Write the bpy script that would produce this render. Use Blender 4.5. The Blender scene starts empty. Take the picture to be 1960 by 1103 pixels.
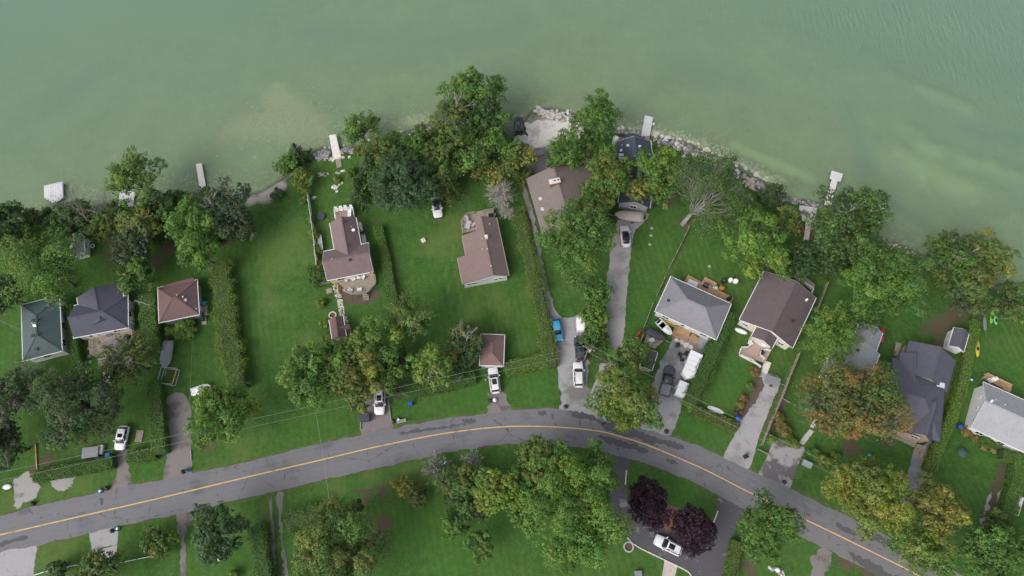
import bpy, bmesh, math, random
import numpy as np
from mathutils import Vector, Matrix, geometry

# ------------------------------------------------------------------ camera
R = math.radians
S = bpy.context.scene
COL = S.collection
PITCH, ALT, FPX, CW, CH = 69.0, 120.0, 1307.0, 1960.0, 1103.0
cam_d = bpy.data.cameras.new('drone_camera')
cam = bpy.data.objects.new('drone_camera', cam_d)
COL.objects.link(cam)
cam.location = (0, 0, ALT)
cam.rotation_euler = (R(90 - PITCH), 0, 0)
cam_d.sensor_width = 36.0
cam_d.lens = 36.0 * FPX / CW
cam_d.clip_start = 1.0
cam_d.clip_end = 6000.0
S.camera = cam

# ------------------------------------------------------------------ light: overcast day, soft sun from the south-west
SUN_EL, SUN_AZ = 42.0, 232.0          # azimuth clockwise from +Y
w = bpy.data.worlds.new('World')
S.world = w
w.use_nodes = True
nt = w.node_tree
nt.nodes.clear()
sky = nt.nodes.new('ShaderNodeTexSky')
sky.sky_type = 'NISHITA'
sky.sun_disc = False
sky.sun_elevation = R(SUN_EL)
sky.sun_rotation = R(SUN_AZ)
sky.dust_density = 4.0
sky.air_density = 1.0
sky.ozone_density = 1.0
hs = nt.nodes.new('ShaderNodeHueSaturation')
hs.inputs['Saturation'].default_value = 0.45
bg = nt.nodes.new('ShaderNodeBackground')
bg.inputs['Strength'].default_value = 0.15
wo = nt.nodes.new('ShaderNodeOutputWorld')
nt.links.new(sky.outputs[0], hs.inputs['Color'])
nt.links.new(hs.outputs[0], bg.inputs['Color'])
nt.links.new(bg.outputs[0], wo.inputs['Surface'])
sd = bpy.data.lights.new('sun', 'SUN')
sd.energy = 0.95
sd.angle = R(40)
sd.color = (1.0, 0.965, 0.92)
sun = bpy.data.objects.new('sun', sd)
COL.objects.link(sun)
sun.location = (-60, -60, 150)
a_ = R(SUN_AZ)
sdir = Vector((math.sin(a_) * math.cos(R(SUN_EL)), math.cos(a_) * math.cos(R(SUN_EL)), math.sin(R(SUN_EL))))
sun.rotation_euler = sdir.to_track_quat('Z', 'Y').to_euler()
vs = S.view_settings
S.display_settings.display_device = 'sRGB'
vs.view_transform = 'Standard'
vs.look = 'None'
vs.gamma = 1.0
vs.exposure = 0.50
vs.use_curve_mapping = False
S.cycles.use_denoising = True
S.cycles.use_adaptive_sampling = False
S.cycles.denoiser = 'OPENIMAGEDENOISE'
S.cycles.denoising_input_passes = 'RGB_ALBEDO_NORMAL'
S.cycles.denoising_prefilter = 'NONE'
S.cycles.max_bounces = 6
S.cycles.diffuse_bounces = 3
S.cycles.glossy_bounces = 2
S.cycles.transparent_max_bounces = 8

# ------------------------------------------------------------------ surveying helpers
_sp, _cp = math.sin(R(PITCH)), math.cos(R(PITCH))
def P(x, y, z=0.0):
    """point of the place, at height z, that the drone saw at photo position x, y"""
    u, v = (x - CW / 2) / FPX, (y - CH / 2) / FPX
    d = Vector((u, _cp - v * _sp, -_sp - v * _cp))
    t = (ALT - z) / -d.z
    return Vector((d.x * t, d.y * t, z))
def mpp(p):
    """metres for one photo pixel at point p"""
    return (p.y * _cp + (ALT - p.z) * _sp) / FPX

rng = np.random.default_rng(7)
random.seed(11)

class MB:
    def __init__(s): s.v, s.f = [], []
    def add(s, vs_, fs_):
        o = len(s.v)
        s.v += [tuple(q) for q in vs_]
        s.f += [tuple(i + o for i in f) for f in fs_]
        return s
    def obox(s, c, U, V, W):
        c, U, V, W = Vector(c), Vector(U), Vector(V), Vector(W)
        vs_ = [c + U * a + V * b + W * d for d in (-1, 1) for b in (-1, 1) for a in (-1, 1)]
        fs_ = [(0, 2, 3, 1), (4, 5, 7, 6), (0, 1, 5, 4), (2, 6, 7, 3), (0, 4, 6, 2), (1, 3, 7, 5)]
        if U.cross(V).dot(W) < 0: fs_ = [f[::-1] for f in fs_]
        return s.add(vs_, fs_)
    def box(s, x0, x1, y0, y1, z0, z1):
        return s.obox(((x0 + x1) / 2, (y0 + y1) / 2, (z0 + z1) / 2), ((x1 - x0) / 2, 0, 0), (0, (y1 - y0) / 2, 0), (0, 0, (z1 - z0) / 2))
    def bar(s, p, q, wd, h):
        p, q = Vector(p), Vector(q)
        d = (q - p)
        u = d.normalized()
        side = u.cross(Vector((0, 0, 1)))
        side = side.normalized() if side.length > 1e-4 else Vector((1, 0, 0))
        up = side.cross(u)
        return s.obox((p + q) / 2, d / 2, side * wd / 2, up * h / 2)
    def tube(s, pts, rads, n=6, cap=True):
        pts = [Vector(p) for p in pts]
        rings = []
        for i, p in enumerate(pts):
            d = (pts[min(i + 1, len(pts) - 1)] - pts[max(i - 1, 0)]).normalized()
            a = d.cross(Vector((0.31, 0.17, 0.93)))
            if a.length < 1e-3: a = d.cross(Vector((1, 0, 0)))
            a.normalize(); b = d.cross(a)
            rings.append([p + (a * math.cos(2 * math.pi * k / n) + b * math.sin(2 * math.pi * k / n)) * rads[i] for k in range(n)])
        fs_ = []
        for i in range(len(pts) - 1):
            for k in range(n):
                fs_.append((i * n + k, i * n + (k + 1) % n, (i + 1) * n + (k + 1) % n, (i + 1) * n + k))
        if cap:
            fs_.append(tuple(range(n))[::-1]); fs_.append(tuple((len(pts) - 1) * n + k for k in range(n)))
        return s.add([q for r_ in rings for q in r_], fs_)
    def lathe(s, prof, n=14, c=(0, 0, 0)):
        vs_, fs_ = [], []
        for r_, z in prof:
            for k in range(n):
                t = 2 * math.pi * k / n
                vs_.append((c[0] + r_ * math.cos(t), c[1] + r_ * math.sin(t), c[2] + z))
        for i in range(len(prof) - 1):
            for k in range(n):
                fs_.append((i * n + k, i * n + (k + 1) % n, (i + 1) * n + (k + 1) % n, (i + 1) * n + k))
        fs_.append(tuple(range(n))[::-1]); fs_.append(tuple((len(prof) - 1) * n + k for k in range(n)))
        return s.add(vs_, fs_)
    def loft(s, rings, cap=True):
        n = len(rings[0])
        fs_ = []
        for i in range(len(rings) - 1):
            for k in range(n):
                fs_.append((i * n + k, i * n + (k + 1) % n, (i + 1) * n + (k + 1) % n, (i + 1) * n + k))
        if cap:
            fs_.append(tuple(range(n))[::-1]); fs_.append(tuple((len(rings) - 1) * n + k for k in range(n)))
        return s.add([q for r_ in rings for q in r_], fs_)
    def poly(s, pts, z0, z1=None):
        """flat polygon (or slab when z1 is given) over xy points"""
        pts = [Vector((p[0], p[1], 0)) for p in pts]
        tri = geometry.tessellate_polygon([pts])
        n = len(pts)
        ar = sum(pts[i].x * pts[(i + 1) % n].y - pts[(i + 1) % n].x * pts[i].y for i in range(n))
        zt = z0 if z1 is None else z1
        top = [(p.x, p.y, zt) for p in pts]
        def up(t):
            a, b, c = (pts[i] for i in t)
            return t if (b - a).cross(c - a).z > 0 else (t[0], t[2], t[1])
        fs_ = [tuple(up(t)) for t in tri]
        vs_ = top
        if z1 is not None:
            vs_ = top + [(p.x, p.y, z0) for p in pts]
            fs_ += [tuple(i + n for i in f[::-1]) for f in fs_]
            for i in range(n):
                j = (i + 1) % n
                q = (i, i + n, j + n, j)
                fs_.append(q if ar > 0 else q[::-1])
        return s.add(vs_, fs_)

LOC = {}
def mesh_of(name, mb, m=None, smooth=False):
    me = bpy.data.meshes.new(name)
    me.from_pydata(mb.v, [], mb.f)
    if m: me.materials.append(m)
    if smooth: me.polygons.foreach_set('use_smooth', [True] * len(me.polygons))
    me.update()
    return me
def thing(name, label, cat, loc, rz=0.0, group=None):
    o = bpy.data.objects.new(name, None)
    COL.objects.link(o)
    o.empty_display_size = 0.3
    o.location = loc
    o.rotation_euler = (0, 0, rz)
    o['label'] = label; o['category'] = cat
    if group: o['group'] = group
    return o
def link(name, me, parent=None, loc=(0, 0, 0)):
    o = bpy.data.objects.new(name, me)
    COL.objects.link(o)
    o.location = loc
    if parent: o.parent = parent
    return o
def part(name, mb, m, parent, smooth=False):
    """mesh in the parent's own coordinates"""
    return link(name, mesh_of(name, mb, m, smooth), parent)
def wpart(name, mb, m, root, parent=None, smooth=False):
    """mesh given in world coordinates, hung under an unrotated thing"""
    l = root.location
    mb.v = [(a - l.x, b - l.y, c - l.z) for a, b, c in mb.v]
    return link(name, mesh_of(name, mb, m, smooth), parent or root)
def tag(o, label, cat, group=None):
    o['label'] = label; o['category'] = cat
    if group: o['group'] = group
    return o
def struct(o, label=None):
    o['kind'] = 'structure'
    if label: o['label'] = label
    return o
def wthing(name, mb, m, label, cat, group=None, smooth=False, base=None):
    """a thing of one mesh, vertices given in world coordinates"""
    a = np.array(mb.v)
    c = Vector(base) if base else Vector((a[:, 0].mean(), a[:, 1].mean(), a[:, 2].min()))
    mb.v = [(x - c.x, y - c.y, z - c.z) for x, y, z in mb.v]
    return tag(link(name, mesh_of(name, mb, m, smooth), None, c), label, cat, group)
def copy_tree(o, parent=None):
    c = o.copy()
    COL.objects.link(c)
    c.parent = parent
    for ch in list(o.children): copy_tree(ch, c)
    return c

# ------------------------------------------------------------------ materials
def nodes_of(name):
    m = bpy.data.materials.new(name)
    m.use_nodes = True
    t = m.node_tree
    b = t.nodes['Principled BSDF']
    return m, t, b
def nd(t, typ, **kw):
    n = t.nodes.new(typ)
    for k, v in kw.items():
        if k in n.bl_rna.properties: setattr(n, k, v)
        else: n.inputs[k].default_value = v
    return n
def noise(t, vec, scale, detail=3.0, rough=0.6):
    n = nd(t, 'ShaderNodeTexNoise', Scale=scale, Detail=detail, Roughness=rough)
    t.links.new(vec, n.inputs['Vector'])
    return n.outputs['Fac']
def ramp(t, fac, stops):
    r = t.nodes.new('ShaderNodeValToRGB')
    e = r.color_ramp.elements
    while len(e) < len(stops): e.new(0.5)
    for i, (p, c) in enumerate(stops):
        e[i].position = p
        e[i].color = (c, c, c, 1) if isinstance(c, (int, float)) else (*c, 1)
    t.links.new(fac, r.inputs['Fac'])
    return r.outputs['Color']
def mix(t, fac, a, b, mode='MIX'):
    n = t.nodes.new('ShaderNodeMix')
    n.data_type = 'RGBA'; n.blend_type = mode
    for sock, val in ((n.inputs[0], fac), (n.inputs[6], a), (n.inputs[7], b)):
        if isinstance(val, (int, float)): sock.default_value = val
        elif isinstance(val, tuple): sock.default_value = (*val, 1)
        else: t.links.new(val, sock)
    return n.outputs[2]
def mth(t, op, a, b=None, clamp=False):
    n = t.nodes.new('ShaderNodeMath'); n.operation = op; n.use_clamp = clamp
    for i, v in enumerate((a, b)):
        if v is None: continue
        if isinstance(v, (int, float)): n.inputs[i].default_value = v
        else: t.links.new(v, n.inputs[i])
    return n.outputs[0]
def bump(t, b, h, strength=0.3, dist=0.05):
    n = nd(t, 'ShaderNodeBump', Strength=strength, Distance=dist)
    t.links.new(h, n.inputs['Height'])
    t.links.new(n.outputs['Normal'], b.inputs['Normal'])
def geo(t): return t.nodes.new('ShaderNodeNewGeometry').outputs['Position']
def objc(t): return t.nodes.new('ShaderNodeTexCoord').outputs['Object']
def attr(t, name):
    n = t.nodes.new('ShaderNodeAttribute'); n.attribute_name = name
    return n
MATS = {}
def plain(name, c, rough=0.6, var=0.15, scale=2.0, metal=0.0, bmp=0.0, spec=0.5, fine=9.0):
    """one base colour, uneven at two scales, with a little relief"""
    if name in MATS: return MATS[name]
    m, t, b = nodes_of(name)
    g = geo(t)
    f1, f2 = noise(t, g, scale, 4), noise(t, g, fine, 3)
    f = mth(t, 'ADD', mth(t, 'MULTIPLY', f1, 0.6), mth(t, 'MULTIPLY', f2, 0.4))
    lo = tuple(x * (1 - var) for x in c); hi = tuple(min(1, x * (1 + var)) for x in c)
    t.links.new(ramp(t, f, [(0.3, lo), (0.7, hi)]), b.inputs['Base Color'])
    b.inputs['Roughness'].default_value = rough
    b.inputs['Metallic'].default_value = metal
    b.inputs['Specular IOR Level'].default_value = spec
    if bmp: bump(t, b, f2, bmp, 0.03)
    MATS[name] = m
    return m
def shingle(name, c, c2=None):
    """asphalt shingles: granule colour, blend of tabs, faint courses down the slope, weathering streaks"""
    m, t, b = nodes_of(name)
    g = geo(t)
    oc = objc(t)
    bl = noise(t, g, 3.2, 2, 0.8)
    fine = noise(t, g, 14.0, 2, 0.8)
    big = noise(t, g, 0.35, 3)
    c2 = c2 or tuple(x * 0.50 for x in c)
    col = mix(t, mth(t, 'ADD', mth(t, 'MULTIPLY', bl, 0.45), mth(t, 'MULTIPLY', fine, 0.55)), c2, tuple(x * 1.5 for x in c))
    col = mix(t, ramp(t, big, [(0.35, 0.0), (0.7, 0.30)]), col, tuple(x * 0.8 + 0.02 for x in c))
    st = nd(t, 'ShaderNodeMapping'); st.inputs['Scale'].default_value = (1.0, 1.0, 0.15)
    t.links.new(g, st.inputs['Vector'])
    col = mix(t, ramp(t, noise(t, st.outputs[0], 1.1, 4, 0.7), [(0.5, 0.0), (0.75, 0.38)]), col, tuple(x * 0.55 for x in c))
    t.links.new(col, b.inputs['Base Color'])
    b.inputs['Roughness'].default_value = 0.9
    b.inputs['Specular IOR Level'].default_value = 0.2
    wv = nd(t, 'ShaderNodeTexWave', Scale=1.3, Distortion=0.15)
    wv.bands_direction = 'Z'; wv.wave_profile = 'SAW'
    t.links.new(g, wv.inputs['Vector'])
    bump(t, b, mth(t, 'ADD', wv.outputs['Fac'], fine), 0.35, 0.03)
    return m
def paving(name, c, dark, wet=0.0, scale=0.25, grit=20.0, cover=0.5, cracks=0.0, lanes=False):
    """asphalt, concrete or gravel: grit, worn lighter lanes and darker damp or mended blotches"""
    m, t, b = nodes_of(name)
    g = geo(t)
    gr = noise(t, g, grit, 3, 0.9)
    md = noise(t, g, 1.8, 4, 0.75)
    bl = noise(t, g, scale, 5, 0.62)
    col = mix(t, md, tuple(x * 0.8 for x in c), tuple(x * 1.22 for x in c))
    col = mix(t, mth(t, 'MULTIPLY', gr, 0.5), col, tuple(min(1, x * 1.5) for x in c))
    fac = ramp(t, bl, [(cover, 0.0), (cover + 0.09, wet)])
    col = mix(t, fac, col, dark)
    if lanes:
        wv = attr(t, 'across').outputs['Fac']
        tr = ramp(t, mth(t, 'ADD', wv, mth(t, 'MULTIPLY', mth(t, 'SUBTRACT', md, 0.5), 0.04)), [(0.0, 0.5), (0.04, 0.0), (0.13, 0.0), (0.18, 0.30), (0.24, 0.0), (0.33, 0.30), (0.40, 0.0), (0.60, 0.0), (0.67, 0.30), (0.75, 0.0), (0.82, 0.30), (0.88, 0.0), (0.96, 0.0), (1.0, 0.5)])
        col = mix(t, tr, col, tuple(x * 1.35 for x in c))
    if cracks:
        vo = nd(t, 'ShaderNodeTexVoronoi', Scale=0.16); vo.feature = 'DISTANCE_TO_EDGE'
        wp = nd(t, 'ShaderNodeMapping'); t.links.new(g, wp.inputs['Vector'])
        nz = nd(t, 'ShaderNodeTexNoise', Scale=0.5, Detail=4.0); t.links.new(g, nz.inputs['Vector'])
        t.links.new(mix(t, 0.82, nz.outputs['Color'], wp.outputs[0], 'LINEAR_LIGHT') if False else wp.outputs[0], vo.inputs['Vector'])
        ck = ramp(t, mth(t, 'ADD', vo.outputs['Distance'], mth(t, 'MULTIPLY', mth(t, 'SUBTRACT', noise(t, g, 0.9, 5, 0.7), 0.45), 0.10)), [(0.0, cracks), (0.012, 0.0)])
        col = mix(t, ck, col, tuple(x * 0.45 for x in c))
    t.links.new(col, b.inputs['Base Color'])
    b.inputs['Roughness'].default_value = 0.85
    b.inputs['Specular IOR Level'].default_value = 0.3
    bump(t, b, gr, 0.4, 0.02)
    return m

def leafmat():
    m, t, b = nodes_of('foliage')
    a = attr(t, 'Col')
    t.links.new(a.outputs['Color'], b.inputs['Base Color'])
    b.inputs['Roughness'].default_value = 0.55
    b.inputs['Specular IOR Level'].default_value = 0.25
    tr = t.nodes.new('ShaderNodeBsdfTranslucent')
    hsv = nd(t, 'ShaderNodeHueSaturation', Saturation=1.05, Value=1.3)
    t.links.new(a.outputs['Color'], hsv.inputs['Color'])
    t.links.new(hsv.outputs[0], tr.inputs['Color'])
    mx = nd(t, 'ShaderNodeMixShader'); mx.inputs[0].default_value = 0.18
    out = t.nodes['Material Output']
    t.links.new(b.outputs[0], mx.inputs[1]); t.links.new(tr.outputs[0], mx.inputs[2])
    t.links.new(mx.outputs[0], out.inputs['Surface'])
    return m
LEAF = leafmat()
BARK = plain('bark', (0.10, 0.085, 0.07), 0.9, 0.35, 3, bmp=0.5)
BARKP = plain('pale_bark', (0.36, 0.34, 0.30), 0.85, 0.25, 3)
BARKG = plain('grey_twigs', (0.23, 0.21, 0.185), 0.9, 0.25, 3)
WHITE = plain('white_paint', (0.72, 0.72, 0.72), 0.5, 0.05, 1.0)
VINYL = plain('pale_siding', (0.62, 0.62, 0.62), 0.6, 0.06, 1.2)
CREAM = plain('cream_siding', (0.60, 0.47, 0.30), 0.6, 0.06, 1.2)
BRICKW = plain('tan_wall', (0.36, 0.29, 0.23), 0.8, 0.15, 2.0)
GREYW = plain('grey_siding', (0.30, 0.31, 0.33), 0.7, 0.08, 1.2)
GLASS = plain('dark_glass', (0.018, 0.022, 0.027), 0.08, 0.2, 0.5, spec=0.6)
RUBBER = plain('rubber', (0.015, 0.015, 0.016), 0.8, 0.2)
STEEL = plain('galvanised', (0.42, 0.43, 0.45), 0.4, 0.12, 4, metal=0.6)
DARKM = plain('dark_metal', (0.03, 0.032, 0.036), 0.5, 0.2, 3)
TIMBER = plain('weathered_timber', (0.30, 0.255, 0.205), 0.85, 0.30, 1.6, fine=7)
CEDAR = plain('fresh_timber', (0.42, 0.26, 0.14), 0.75, 0.25, 1.6, fine=7)
POLEW = plain('pole_timber', (0.16, 0.12, 0.09), 0.9, 0.25, 2)
BRICK = plain('red_brick', (0.27, 0.13, 0.09), 0.85, 0.3, 5, fine=16)
CONC = plain('concrete', (0.46, 0.44, 0.42), 0.85, 0.16, 0.8)
PALECONC = plain('pale_concrete', (0.60, 0.56, 0.52), 0.85, 0.16, 0.7)
DOCKW = plain('dock_boards', (0.72, 0.66, 0.62), 0.8, 0.16, 1.4)
DOCKG = plain('pale_dock_deck', (0.60, 0.60, 0.61), 0.6, 0.08, 1.0)
PLASTW = plain('white_plastic', (0.78, 0.78, 0.78), 0.4, 0.04)
BLUEP = plain('blue_plastic', (0.02, 0.10, 0.42), 0.4, 0.1)
CYANP = plain('cyan_plastic', (0.03, 0.26, 0.36), 0.45, 0.1)
BLACKP = plain('black_plastic', (0.022, 0.023, 0.026), 0.5, 0.3)
TARP = plain('grey_tarp', (0.20, 0.21, 0.23), 0.65, 0.15, 2)
NAVY = plain('navy_fabric', (0.05, 0.055, 0.085), 0.8, 0.15, 2)
REDP = plain('red_plastic', (0.50, 0.035, 0.04), 0.4, 0.08)
YELP = plain('yellow_plastic', (0.66, 0.50, 0.04), 0.4, 0.08)
GRNP = plain('lime_plastic', (0.16, 0.48, 0.04), 0.4, 0.1)
PINKC = plain('pinkish_deck', (0.34, 0.24, 0.20), 0.8, 0.15, 1.5)
REDL = plain('tail_light', (0.35, 0.01, 0.01), 0.2, 0.1)
LAMPG = plain('lamp_glass', (0.55, 0.57, 0.6), 0.15, 0.05)
SOIL = plain('soil', (0.10, 0.075, 0.055), 0.95, 0.3, 1.5, bmp=0.5)

# ================================================================== THE SETTING
WL = -0.8                                    # lake level
def cat_rom(pts, n=8):
    out = []
    for i in range(len(pts) - 1):
        p0, p1, p2, p3 = pts[max(i - 1, 0)], pts[i], pts[i + 1], pts[min(i + 2, len(pts) - 1)]
        for k in range(n):
            t = k / n
            out.append(tuple(0.5 * (2 * b + (c - a) * t + (2 * a - 5 * b + 4 * c - d) * t * t + (3 * b - a - 3 * c + d) * t ** 3)
                             for a, b, c, d in zip(p0, p1, p2, p3)))
    out.append(tuple(pts[-1]))
    return out
SHORE_PX = [(-160, 492), (-60, 462), (0, 440), (45, 422), (110, 412), (180, 398), (245, 386), (320, 376), (368, 372), (430, 372),
            (490, 372), (520, 357), (547, 340), (565, 318), (600, 292), (625, 284), (655, 282), (685, 282), (725, 268), (770, 256), (812, 242),
            (850, 238), (905, 232), (955, 238), (985, 262), (1002, 262), (1006, 236), (1020, 214), (1060, 209), (1100, 222), (1122, 240),
            (1180, 250), (1240, 260), (1290, 268), (1340, 286), (1385, 306), (1430, 330), (1475, 357), (1510, 380), (1545, 386), (1580, 396),
            (1620, 420), (1665, 445), (1715, 468), (1760, 488), (1820, 510), (1890, 540), (1960, 580), (2080, 640)]
sh = [P(x, y, WL).to_2d()[:] for x, y in SHORE_PX]
SH = np.array([(-2500, 40), (-500, 75)] + cat_rom(sh, 4) + [(300, 15), (2500, -300)])
def shore_dist(X, Y):
    """signed distance to the waterline, positive on land"""
    best = np.full(X.shape, 1e9); sgn = np.ones(X.shape)
    for a, b in zip(SH[:-1], SH[1:]):
        d = b - a
        L2 = (d ** 2).sum()
        if L2 < 1e-9: continue
        t = np.clip(((X - a[0]) * d[0] + (Y - a[1]) * d[1]) / L2, 0, 1)
        ex, ey = X - a[0] - t * d[0], Y - a[1] - t * d[1]
        q = ex * ex + ey * ey
        cr = d[0] * (Y - a[1]) - d[1] * (X - a[0])
        m = q < best - 1e-9
        best = np.where(m, q, best)
        sgn = np.where(m, np.where(cr > 0, -1, 1), sgn)
    return np.sqrt(best) * sgn
def terrain(d):
    land = np.clip(d / 2.6, 0, 1)
    land = land * land * (3 - 2 * land)
    z = WL + 0.8 * land
    dep = np.clip(-d, 0, 400)
    under = WL - 0.10 * np.clip(dep, 0, 4) - 0.032 * np.clip(dep - 4, 0, 60) - 0.01 * np.clip(dep - 64, 0, 200)
    return np.where(d > 0, z, under)

def vnoise(X, Y, s, seed=0):
    """smooth value noise on arrays"""
    r = np.random.default_rng(seed).random((128, 128))
    x, y = X / s, Y / s
    i, j = np.floor(x).astype(int), np.floor(y).astype(int)
    fx, fy = x - i, y - j
    fx, fy = fx * fx * (3 - 2 * fx), fy * fy * (3 - 2 * fy)
    g = lambda a, b: r[a % 128, b % 128]
    return (g(i, j) * (1 - fx) + g(i + 1, j) * fx) * (1 - fy) + (g(i, j + 1) * (1 - fx) + g(i + 1, j + 1) * fx) * fy

def axis(lo, hi, step, far):
    a = list(np.arange(lo, hi + 1e-6, step))
    s, x = step, hi
    up = []
    while x < far: s *= 1.5; x += s; up.append(x)
    s, x = step, lo
    dn = []
    while x > -far: s *= 1.5; x -= s; dn.append(x)
    return np.array(dn[::-1] + a + up)
gx, gy = axis(-132, 132, 0.6, 2600), axis(-14, 126, 0.6, 2600)
GX, GY = np.meshgrid(gx, gy)
GD = shore_dist(GX, GY)
GZ = terrain(GD)
GZ = GZ + np.where(GD < 0, (vnoise(GX, GY, 6, 1) - 0.5) * np.clip(-GD / 10, 0, 1) * 0.25, 0)

def ground_z(p):
    """height of the ground sheet under p"""
    i = int(np.clip(np.searchsorted(gx, p[0]) - 1, 0, len(gx) - 2)); j = int(np.clip(np.searchsorted(gy, p[1]) - 1, 0, len(gy) - 2))
    fx, fy = (p[0] - gx[i]) / (gx[i + 1] - gx[i]), (p[1] - gy[j]) / (gy[j + 1] - gy[j])
    return float((GZ[j, i] * (1 - fx) + GZ[j, i + 1] * fx) * (1 - fy) + (GZ[j + 1, i] * (1 - fx) + GZ[j + 1, i + 1] * fx) * fy)
WARP = (vnoise(GX, GY, 3.1, 21) - .5) * 1.1 + (vnoise(GX, GY, 1.2, 22) - .5) * .6
def blob(pts, feather=1.0):
    """soft mask (photo positions x, y and radius) on the ground grid"""
    out = np.zeros(GX.shape)
    for x, y, r in pts:
        c = P(x, y); rm = r * mpp(c)
        q = np.sqrt((GX - c.x) ** 2 + (GY - c.y) ** 2) / rm
        out = np.maximum(out, np.clip((1.45 - q * (1 + WARP * .7)) / 1.2, 0, 1))
    return out
def stroke(lines, z=0.0):
    out = np.zeros(GX.shape)
    for pts, r in lines:
        q = [P(x, y, z) for x, y in pts]
        for a, b in zip(q[:-1], q[1:]):
            d = b - a
            t = np.clip(((GX - a.x) * d.x + (GY - a.y) * d.y) / max(1e-6, d.x ** 2 + d.y ** 2), 0, 1)
            e = np.hypot(GX - a.x - t * d.x, GY - a.y - t * d.y) / (r * mpp(a))
            out = np.maximum(out, np.clip((1.35 - e * (1 + WARP * .5)) / (0.7 if r < 12 else 1.25), 0, 1))
    return out

NORTH = [(-420, 1078), (-200, 1030), (0, 987), (60, 972), (160, 949), (258, 929), (317, 917), (364, 906), (430, 893), (490, 881), (560, 863), (615, 850), (690, 832),
         (752, 820), (797, 811), (860, 801), (920, 793), (980, 786), (1040, 783), (1085, 786), (1142, 799), (1205, 817), (1260, 829), (1300, 840),
         (1350, 861), (1390, 879), (1455, 909), (1510, 934), (1577, 967), (1640, 997), (1710, 1033), (1790, 1075), (1880, 1125), (2080, 1250)]
SOUTH = [(-420, 1152), (-200, 1103), (0, 1058), (68, 1044), (171, 1021), (228, 1007), (333, 986), (379, 974), (440, 961), (490, 949), (540, 939), (625, 917), (740, 892),
         (810, 876), (890, 860), (965, 851), (1030, 849), (1080, 852), (1120, 858), (1155, 865), (1202, 878), (1240, 889), (1280, 903), (1330, 926), (1380, 951), (1425, 974),
         (1480, 1001), (1535, 1028), (1582, 1052), (1630, 1076), (1677, 1100), (1740, 1135), (1830, 1190), (2030, 1320)]
LINE = [(-420, 1116), (-200, 1069), (0, 1024), (100, 1001), (200, 978), (300, 955), (400, 931), (500, 907), (600, 884), (700, 860), (800, 839), (850, 830), (900, 823),
        (950, 818), (1000, 816), (1050, 817), (1100, 820), (1135, 824), (1167, 830), (1230, 849), (1292, 874), (1355, 902), (1417, 934), (1470, 960), (1527, 988),
        (1590, 1018), (1645, 1045), (1700, 1072), (1760, 1103), (1860, 1160), (2050, 1280)]

soil = blob([(1795, 625, 32), (1830, 600, 25), (1800, 660, 18), (700, 1000, 18), (712, 1020, 22), (735, 1000, 20), (1890, 850, 14), (700, 955, 14), (730, 945, 12), (770, 935, 9),
             (750, 960, 8), (1150, 1060, 4), (1312, 428, 14), (1700, 845, 14), (1635, 855, 12), (1600, 1010, 20), (1620, 1075, 18), (1660, 1090, 16), (400, 855, 12), (420, 842, 10),
             (660, 565, 10), (690, 572, 12), (712, 556, 8), (60, 900, 12), (88, 880, 18), (1290, 985, 9), (1288, 1005, 9), (1430, 1080, 14), (1440, 1095, 14), (800, 300, 60), (900, 300, 60),
             (720, 310, 40), (1100, 310, 40), (1260, 360, 40), (230, 450, 40), (330, 470, 30), (110, 440, 40), (1560, 470, 40), (1620, 470, 50), (1860, 570, 40), (300, 500, 14), (1010, 320, 25)])
soil = np.maximum(soil, stroke([([(668, 943), (720, 935), (765, 924)], 4), ([(1935, 850), (1925, 885), (1905, 940), (1885, 1000), (1870, 1040)], 11), ([(1620, 862), (1632, 830)], 9),
                                ([(150, 830), (165, 850)], 12), ([(1000, 350), (1020, 440), (1040, 520)], 6), ([(1490, 690), (1445, 850)], 2), ([(1320, 430), (1225, 645)], 1.2),
                                ([(408, 500), (415, 600), (432, 720)], 3), ([(745, 470), (762, 560)], 3), ([(720, 420), (728, 455)], 5),
                                (NORTH, 2.5), (SOUTH, 2.5)]) * 0.85)
dry = blob([(545, 500, 48), (535, 470, 34), (565, 430, 26), (520, 580, 30), (590, 660, 26), (550, 720, 24), (830, 470, 30), (900, 600, 26), (960, 590, 22), (95, 1060, 45), (120, 1050, 45), (70, 1075, 40), (330, 865, 25), (460, 860, 40), (150, 930, 40), (100, 945, 35), (1500, 910, 20),
            (640, 935, 30), (720, 930, 30), (800, 915, 40), (510, 975, 20), (950, 565, 20), (870, 440, 40), (560, 460, 30), (1010, 560, 20), (460, 1010, 30), (20, 960, 30)])
dry = np.maximum(dry, stroke([([(415, 500), (425, 600), (445, 740)], 7), ([(840, 410), (850, 500), (865, 600)], 2.6), ([(858, 410), (868, 500), (885, 600)], 2.6), (NORTH, 4.5)]))
lush = blob([(1000, 940, 10), (790, 1010, 90), (880, 1050, 90), (900, 760, 60), (1020, 745, 40), (600, 850, 60), (850, 600, 70), (1000, 600, 30), (1260, 480, 30), (1340, 490, 35), (1230, 590, 30),
             (1400, 760, 50), (1340, 830, 50), (680, 940, 40), (760, 955, 40), (1300, 940, 60), (1900, 960, 50)])
sand = blob([(505, 374, 22), (530, 360, 18), (480, 382, 18), (440, 380, 22), (410, 376, 16), (1060, 250, 50)])
bank = np.clip((1.3 - GD) / 1.3, 0, 1) * (GD > -200)
sandbar = stroke([([(1700, 148), (1760, 170), (1800, 188), (1850, 210)], 20), ([(1640, 232), (1672, 230), (1690, 228)], 20), ([(1725, 235), (1755, 262), (1765, 285), (1820, 300), (1860, 315)], 26),
                  ([(1720, 310), (1760, 330), (1800, 350), (1860, 380), (1930, 420)], 48), ([(1880, 320), (1960, 345), (2040, 350)], 25), ([(530, 180), (560, 215), (540, 250)], 42),
                  ([(1400, 285), (1480, 320), (1560, 350)], 14)], WL - 1.5)
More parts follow.
